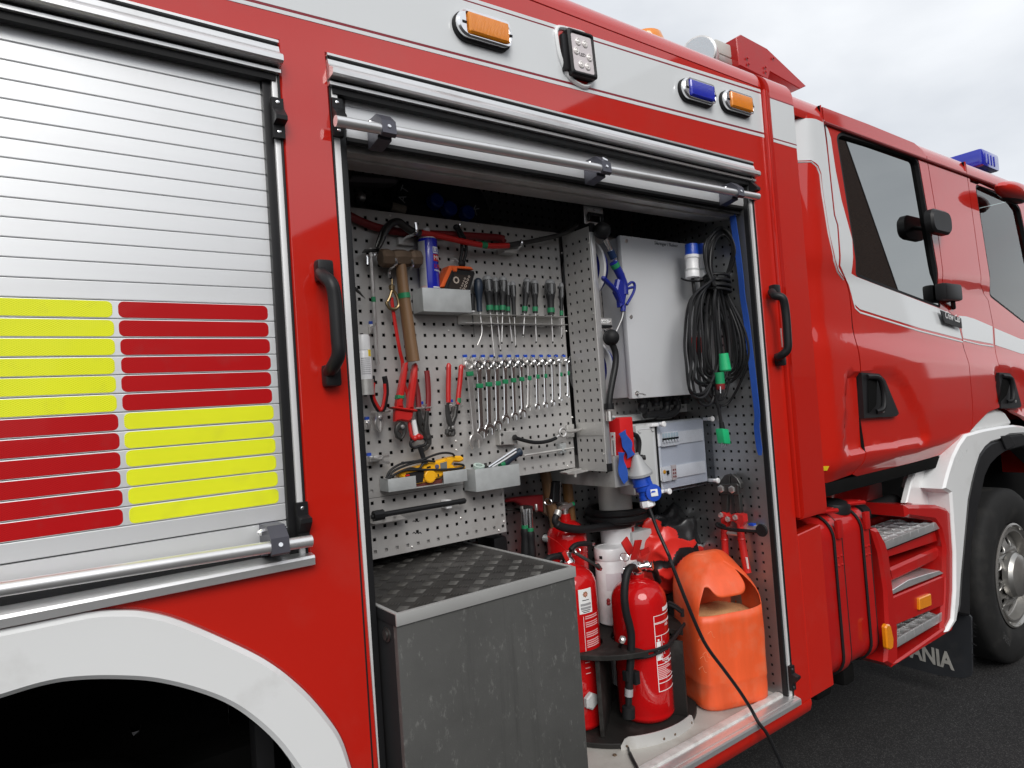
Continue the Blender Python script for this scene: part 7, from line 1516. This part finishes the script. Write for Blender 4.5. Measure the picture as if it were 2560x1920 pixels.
mk('pin_ring', tube([W(c8(900, 835), ax[1]-.03)+Vector((.013*math.cos(R_(20*i)), .006*math.sin(R_(20*i)), .009*math.sin(R_(20*i)))) for i in range(18)], .0018, 6, closed=True), CHR, t); mk('pin', tube(PW(c8, [(820, 865), (875, 840)], ax[1]-.03), .003, 6), CHR, t)
mk('seal_tag', obox(W(c8(790, 890), ax[1]-.04), (.008, 0, .004), (0, .002, 0), (-.010, 0, .020), .001), TRED, t); mk('seal_wire', tube(spline(PW(c8, [(805, 845), (720, 760), (640, 710), (622, 705)], ax[1]-.02), 4), .0015, 5), TRED, t)
mk('hose', tube(spline(PW(c8, [(745, 885), (690, 890), (640, 905), (600, 940)], ax[1]), 4), .013, 10), RUB, t); mk('hose_nut', tube(PW(c8, [(725, 885), (765, 885)], ax[1]), .015, 8), BLK, t)
mk('hose_holder', obox(Vector((ax[0]-.088, ax[1]-.075, zl0+.02)), (.016, -.012, 0), (.010, .014, 0), (0, 0, .05), .006), BLK, t)
mk('drain_cap', lathe(W(c9(215, 1165), ax[1]-.10), (0, -1, 0), [(0, .032), (.014, .032), (.018, .026), (.019, .001)], 6), GREYP, t)
# carbon dioxide one with the ball-shaped top
ax = (1.815, .555); r = .083
t = thing('fire_extinguisher', 'red extinguisher with rounded shoulder, black lever and long black horn hose', 'fire extinguisher', (*ax, .885), 'fire extinguishers in the locker')
zn = W(c8(770, 545), ax[1]).z; zs = zn-.078
mk('body', lathe((*ax, .887), (0, 0, 1), [(0, r*.9), (.01, r), (zs-.887, r)]+[(zs-.887+.078*math.sin(R_(a)), r*math.cos(R_(a))) for a in (15, 30, 45, 60, 72)]+[(zn-.887-.004, .024), (zn-.887+.022, .022)], 40), EXR, t, ang=50)
mk('valve', join(lathe((*ax, zn+.018), (0, 0, 1), [(0, .014), (.02, .014), (.022, .019), (.045, .018), (.05, .012)], 16), tube([Vector((ax[0]-.04, ax[1]-.02, zn+.05)), Vector((ax[0]+.03, ax[1]-.01, zn+.056))], .010, 10)), CHRD, t)
mk('valve_cap', tube([Vector((ax[0]+.03, ax[1]-.01, zn+.056)), Vector((ax[0]+.042, ax[1]-.01, zn+.057))], .009, 12), GRNP, t)
mk('lever', pl(c8, [(675, 390), (685, 205), (700, 195), (745, 195), (740, 390), (720, 400)], ax[1]-.03, .03, .004), BLK, t); mk('lever_rod', tube(PW(c8, [(740, 200), (738, 395)], ax[1]-.035), .003, 6), CHR, t)
mk('pin_ring', tube([W(c8(628, 385), ax[1]-.03)+Vector((.018*math.cos(R_(20*i)), .006*math.sin(R_(20*i)), .012*math.sin(R_(20*i)))) for i in range(18)], .0022, 6, closed=True), CHR, t)
mk('hose_nut', tube(PW(c8, [(725, 465), (708, 515)], ax[1]-.03), .0155, 12), ALUD, t)
mk('hose', tube(spline(PW(c8, [(708, 510), (690, 550), (705, 590), (770, 620), (880, 638), (1000, 635), (1150, 615), (1290, 602), (1370, 595)], ax[1]-.10), 6), [.0130]*12+[.0165]*37, 12), RUB, t)
mk('horn', tube(spline(PW(c8, [(1395, 590), (1330, 625), (1260, 680), (1215, 730), (1190, 770)], ax[1]+.0), 5), .021, 12), RUB, t); mk('hose_tip', tube(PW(c8, [(1368, 596), (1418, 588)], ax[1]-.10), [.0165, .006], 10), BLK, t)
mk('seam', lathe((*ax, zs-.06), (0, 0, 1), [(0, r+.0005), (.003, r+.002), (.006, r+.0005)], 40), EXR, t)
# white canister
ax = (1.972, .47); r = .066; zt_ = W(c8(1185, 790), ax[1]).z
t = thing('white_canister', 'white plastic canister with screw lid on the turntable shelf', 'canister', (*ax, .888))
mk('body', lathe((*ax, .888), (0, 0, 1), [(0, r*.9), (.006, r), (zt_-.888-.066, r), (zt_-.888-.058, r*.95), (zt_-.888-.05, r*.94)], 36), WPL, t); mk('lid', lathe((*ax, zt_-.052), (0, 0, 1), [(0, r*.97), (.006, r*1.0), (.040, r*1.0), (.048, r*.95), (.050, r*.80), (.048, r*.76), (.048, .002)], 36), WPL, t)
va = R_(-44); mk('lid_mark', label_patch(ax, r, va-R_(35), .014, zt_-.042, zt_-.030, .0012, 5), BLKM, t); mk('blue_mark', label_patch(ax, r, va+R_(42), .012, zt_-.125, zt_-.105, .0010, 5), mat('navy_print', (.01, .012, .06), .5), t); mk('pale_label', label_patch(ax, r, va+R_(10), .07, zt_-.17, zt_-.10, .0006, 8), mat('pale_pink_label', (.72, .68, .71), .45), t)

# ------------------------------------------------------------------ cut-open jerry can with grain
JC = Vector((2.292, .195, .566)); JROT = R_(-20); ja, jb = .156, .122
fd = Vector((math.sin(JROT), -math.cos(JROT), 0)); sdv = Vector((math.cos(JROT), math.sin(JROT), 0))     # front and right of the can
t = thing('jerry_can', 'orange plastic jerry can with its front cut open and filled with grain', 'jerry can', JC)
def jsec(a, k=1.0):
    e = .42; ca, sa = math.cos(a), math.sin(a)
    return (math.copysign(abs(sa)**e, sa)*ja*k, math.copysign(abs(ca)**e, ca)*jb*k)          # right, front; a = 0 is the front
HT = .570
def jscale(h):
    if h < .012: return .90+.08*(h/.012)
    if h < .10: return .985
    if h < .11: return 1.0
    if h < .40: return 1.0+.012*math.sin((h-.11)/.29*math.pi)
    u = (h-.40)/(HT-.40); return max(.05, max(0.0, 1-min(u, 1)**2.2)**.5)
def jpt(a, h):
    k = jscale(h); x_, f_ = jsec(a, k)
    tilt = .075*max(0, (h-.34)/(HT-.34))*(-f_/jb)
    dent = .006*noise.noise(Vector((math.sin(a)*2, math.cos(a)*2, h*9)))
    return JC+sdv*x_+fd*(f_+dent)+Vector((0, 0, h+tilt))
def zlow(a): return .385+.012*math.sin(a*1.3+.6)+.02*max(0, -a)*.3
def zhigh(a):
    am = .98
    if abs(a) >= am: return zlow(a)
    u = a/am; return zlow(a)+(.142-.060*math.exp(-((u-.02)/.36)**2)+.016*u)*max(0.0, min(1, (1-abs(u))*5))**.7
NA = 160; rows_l = [0, .004, .012, .03, .06, .098, .104, .11, .14, .18, .22, .26, .30, .34]; vs_, fs_ = [], []
for hi in range(len(rows_l)+1):
    for i in range(NA):
        a = -math.pi+2*math.pi*i/NA; h = rows_l[hi] if hi < len(rows_l) else zlow(a); vs_.append(jpt(a, h))
for hi in range(len(rows_l)):
    for i in range(NA): j = (i+1) % NA; fs_.append((hi*NA+i, hi*NA+j, (hi+1)*NA+j, (hi+1)*NA+i))
fs_.append(tuple(range(NA))); o_ = len(vs_); NU = 14
for k in range(NU+1):
    for i in range(NA):
        a = -math.pi+2*math.pi*i/NA; z0_ = zhigh(a); u = k/NU; vs_.append(jpt(a, z0_+(HT-.004-z0_)*(1-(1-u)**1.7)))
for k in range(NU):
    for i in range(NA): j = (i+1) % NA; fs_.append((o_+k*NA+i, o_+k*NA+j, o_+(k+1)*NA+j, o_+(k+1)*NA+i))
fs_.append(tuple(range(o_+NU*NA, o_+(NU+1)*NA)))
jo = mk('can_shell', (vs_, fs_), ORANGE, t, ang=60); md = jo.modifiers.new('wall', 'SOLIDIFY'); md.thickness = .003; md.offset = -1
bm = bmesh.new(); bm.from_mesh(jo.data); bmesh.ops.remove_doubles(bm, verts=bm.verts, dist=.0003); bmesh.ops.recalc_face_normals(bm, faces=bm.faces)
bm.to_mesh(jo.data); bm.free(); jo.data.polygons.foreach_set('use_smooth', [True]*len(jo.data.polygons)); jo.data.set_sharp_from_angle(angle=R_(60))
gv = [JC+Vector((0, 0, .352))]; gf = []
for q_ in range(1, 7):
    for i in range(48):
        a = 2*math.pi*i/48; x_, f_ = jsec(a, .97*q_/6); gv.append(JC+sdv*x_+fd*f_+Vector((0, 0, .355-.022*(q_/6)**2+.012*noise.noise(Vector((x_*14, f_*14, 3)))-.05*f_)))
for i in range(48): gf.append((0, 1+i, 1+(i+1) % 48))
for q_ in range(5):
    for i in range(48): b_ = 1+q_*48; j = (i+1) % 48; gf.append((b_+i, b_+48+i, b_+48+j, b_+j))
o = mk('grain_fill', (gv, gf), GRAIN, t); o['kind'] = 'stuff'
gn = []
for k in range(900):
    a = random.uniform(-math.pi, math.pi); q_ = math.sqrt(random.random())*.94; x_, f_ = jsec(a, q_); p = JC+sdv*x_+fd*f_+Vector((0, 0, .355-.022*q_*q_+.012*noise.noise(Vector((x_*14, f_*14, 3)))-.05*f_+.0006)); s_ = random.uniform(.0012, .0022)
    d_ = Vector((random.uniform(-1, 1), random.uniform(-1, 1), random.uniform(-.3, .3))).normalized(); e_ = d_.cross(Vector((0, 0, 1))).normalized()
    gn.append(([p-d_*s_, p+e_*s_*.6, p+d_*s_, p-e_*s_*.6, p+Vector((0, 0, s_*.7))], [(0, 1, 4), (1, 2, 4), (2, 3, 4), (3, 0, 4)]))
o = mk('grain_kernels', join(*gn), mat('grain_kernel', (.66, .38, .18), .7, var=.3, vs=200), t); o['kind'] = 'stuff'
# moulded rib on the folded flap, vent cap at the back, frayed fibres
rb_ = [jpt(-.9, .47)+Vector((0, 0, .004)), jpt(-.25, .50)+Vector((0, 0, .004)), jpt(.12, .49)+Vector((0, 0, .003)), jpt(.16, .46)+fd*.003]

mk('vent_cap', lathe(W(f1(1045, 160), .30), (0, 0, 1), [(-.01, .006), (.004, .006), (.006, .012), (.014, .012), (.017, .006)], 14), WPL, t)
hh = []
for (x_, y_) in [(905, 1180), (930, 1400), (915, 1530), (1020, 1100), (960, 1350)]:
    p = W(f1(x_, y_), .10); hh.append(tube(spline([p, p+Vector((.015, -.006, .008)), p+Vector((.02, -.008, -.012)), p+Vector((.035, -.006, -.02))], 4), .0004, 4))
mk('frayed_fibre', join(*hh), mat('pale_fibre', (.75, .40, .22), .7), t)

# ------------------------------------------------------------------ crumpled red and black bag
bc_ = W(c7(770, 1300), .47); t = thing('tarpaulin_bag', 'crumpled red and black tarpaulin bag stuffed behind the orange can', 'bag', bc_-Vector((0, 0, .12)))
bm = bmesh.new(); bmesh.ops.create_icosphere(bm, subdivisions=6, radius=1)
def bagd(n):
    p = Vector((n.x*.225, n.y*.13, n.z*.175))
    rdg = lambda q_: (1-min(1, abs(noise.noise(q_))*1.8))**2.2
    f = .92+.20*noise.noise(n*1.3+Vector((3.1, 0, 7)))+.15*rdg(Vector((n.x*1.5, n.y*1.5, n.z*1.1))+Vector((9, 2, 1)))+.05*rdg(Vector((n.x*2.2, n.y*2.2, n.z*1.6))+Vector((1, 5, 3)))
    sag = Vector((0, 0, -.05*max(0, n.x)-.02*n.y)); return bc_+p*f+sag+Vector((.02*noise.noise(n*2.4), 0, .03*noise.noise(n*2+Vector((5, 5, 5)))))
ns = {v: v.co.normalized() for v in bm.verts}
grp = {0: [], 1: [], 2: []}
for f in bm.faces:
    c_ = f.calc_center_median().normalized(); w_ = c_+Vector((noise.noise(c_*3), noise.noise(c_*3+Vector((4, 0, 0))), noise.noise(c_*2.5+Vector((0, 4, 0)))))*.22
    blk = (w_.z > .30 and w_.x > -.45) or (-.02 < w_.z-.35*w_.x < .17)
    gry = (not blk) and (-.12 < w_.z-.35*w_.x <= -.02) and w_.x > .1
    grp[1 if blk else (2 if gry else 0)].append(f)
for v in bm.verts: v.co = bagd(ns[v])
bm.verts.index_update(); bm.normal_update(); allv = [v.co.copy() for v in bm.verts]
for key, nm_, m_ in ((0, 'red_cloth', TARP), (1, 'black_cloth', TARPB), (2, 'reflective_patch', ASH)):
    idx = {}; v_, f_ = [], []
    for f in grp[key]:
        r_ = []
        for v in f.verts:
            if v.index not in idx: idx[v.index] = len(v_); v_.append(allv[v.index])
            r_.append(idx[v.index])
        f_.append(tuple(r_))
    mk(nm_, (v_, f_), m_, t, ang=75)
bm.free()
# short end of cable on the locker floor, loose screw
solo('cable_end', tube(spline([WZ(c9(*p), .573) for p in [(495, 1500), (505, 1540), (530, 1595), (560, 1655), (580, 1720)]], 5), [.0035]*6+[.006]*15, 8), CABM, 'short frayed cable end lying on the locker floor by the turntable lip', 'cable end')
solo('floor_screw', lathe(WZ(c9(398, 1566), .566), (0, 0, 1), [(0, .008), (.003, .007), (.0035, .003), (.002, .001)], 10), IRON, 'small rusty screw head in the locker floor', 'screw')
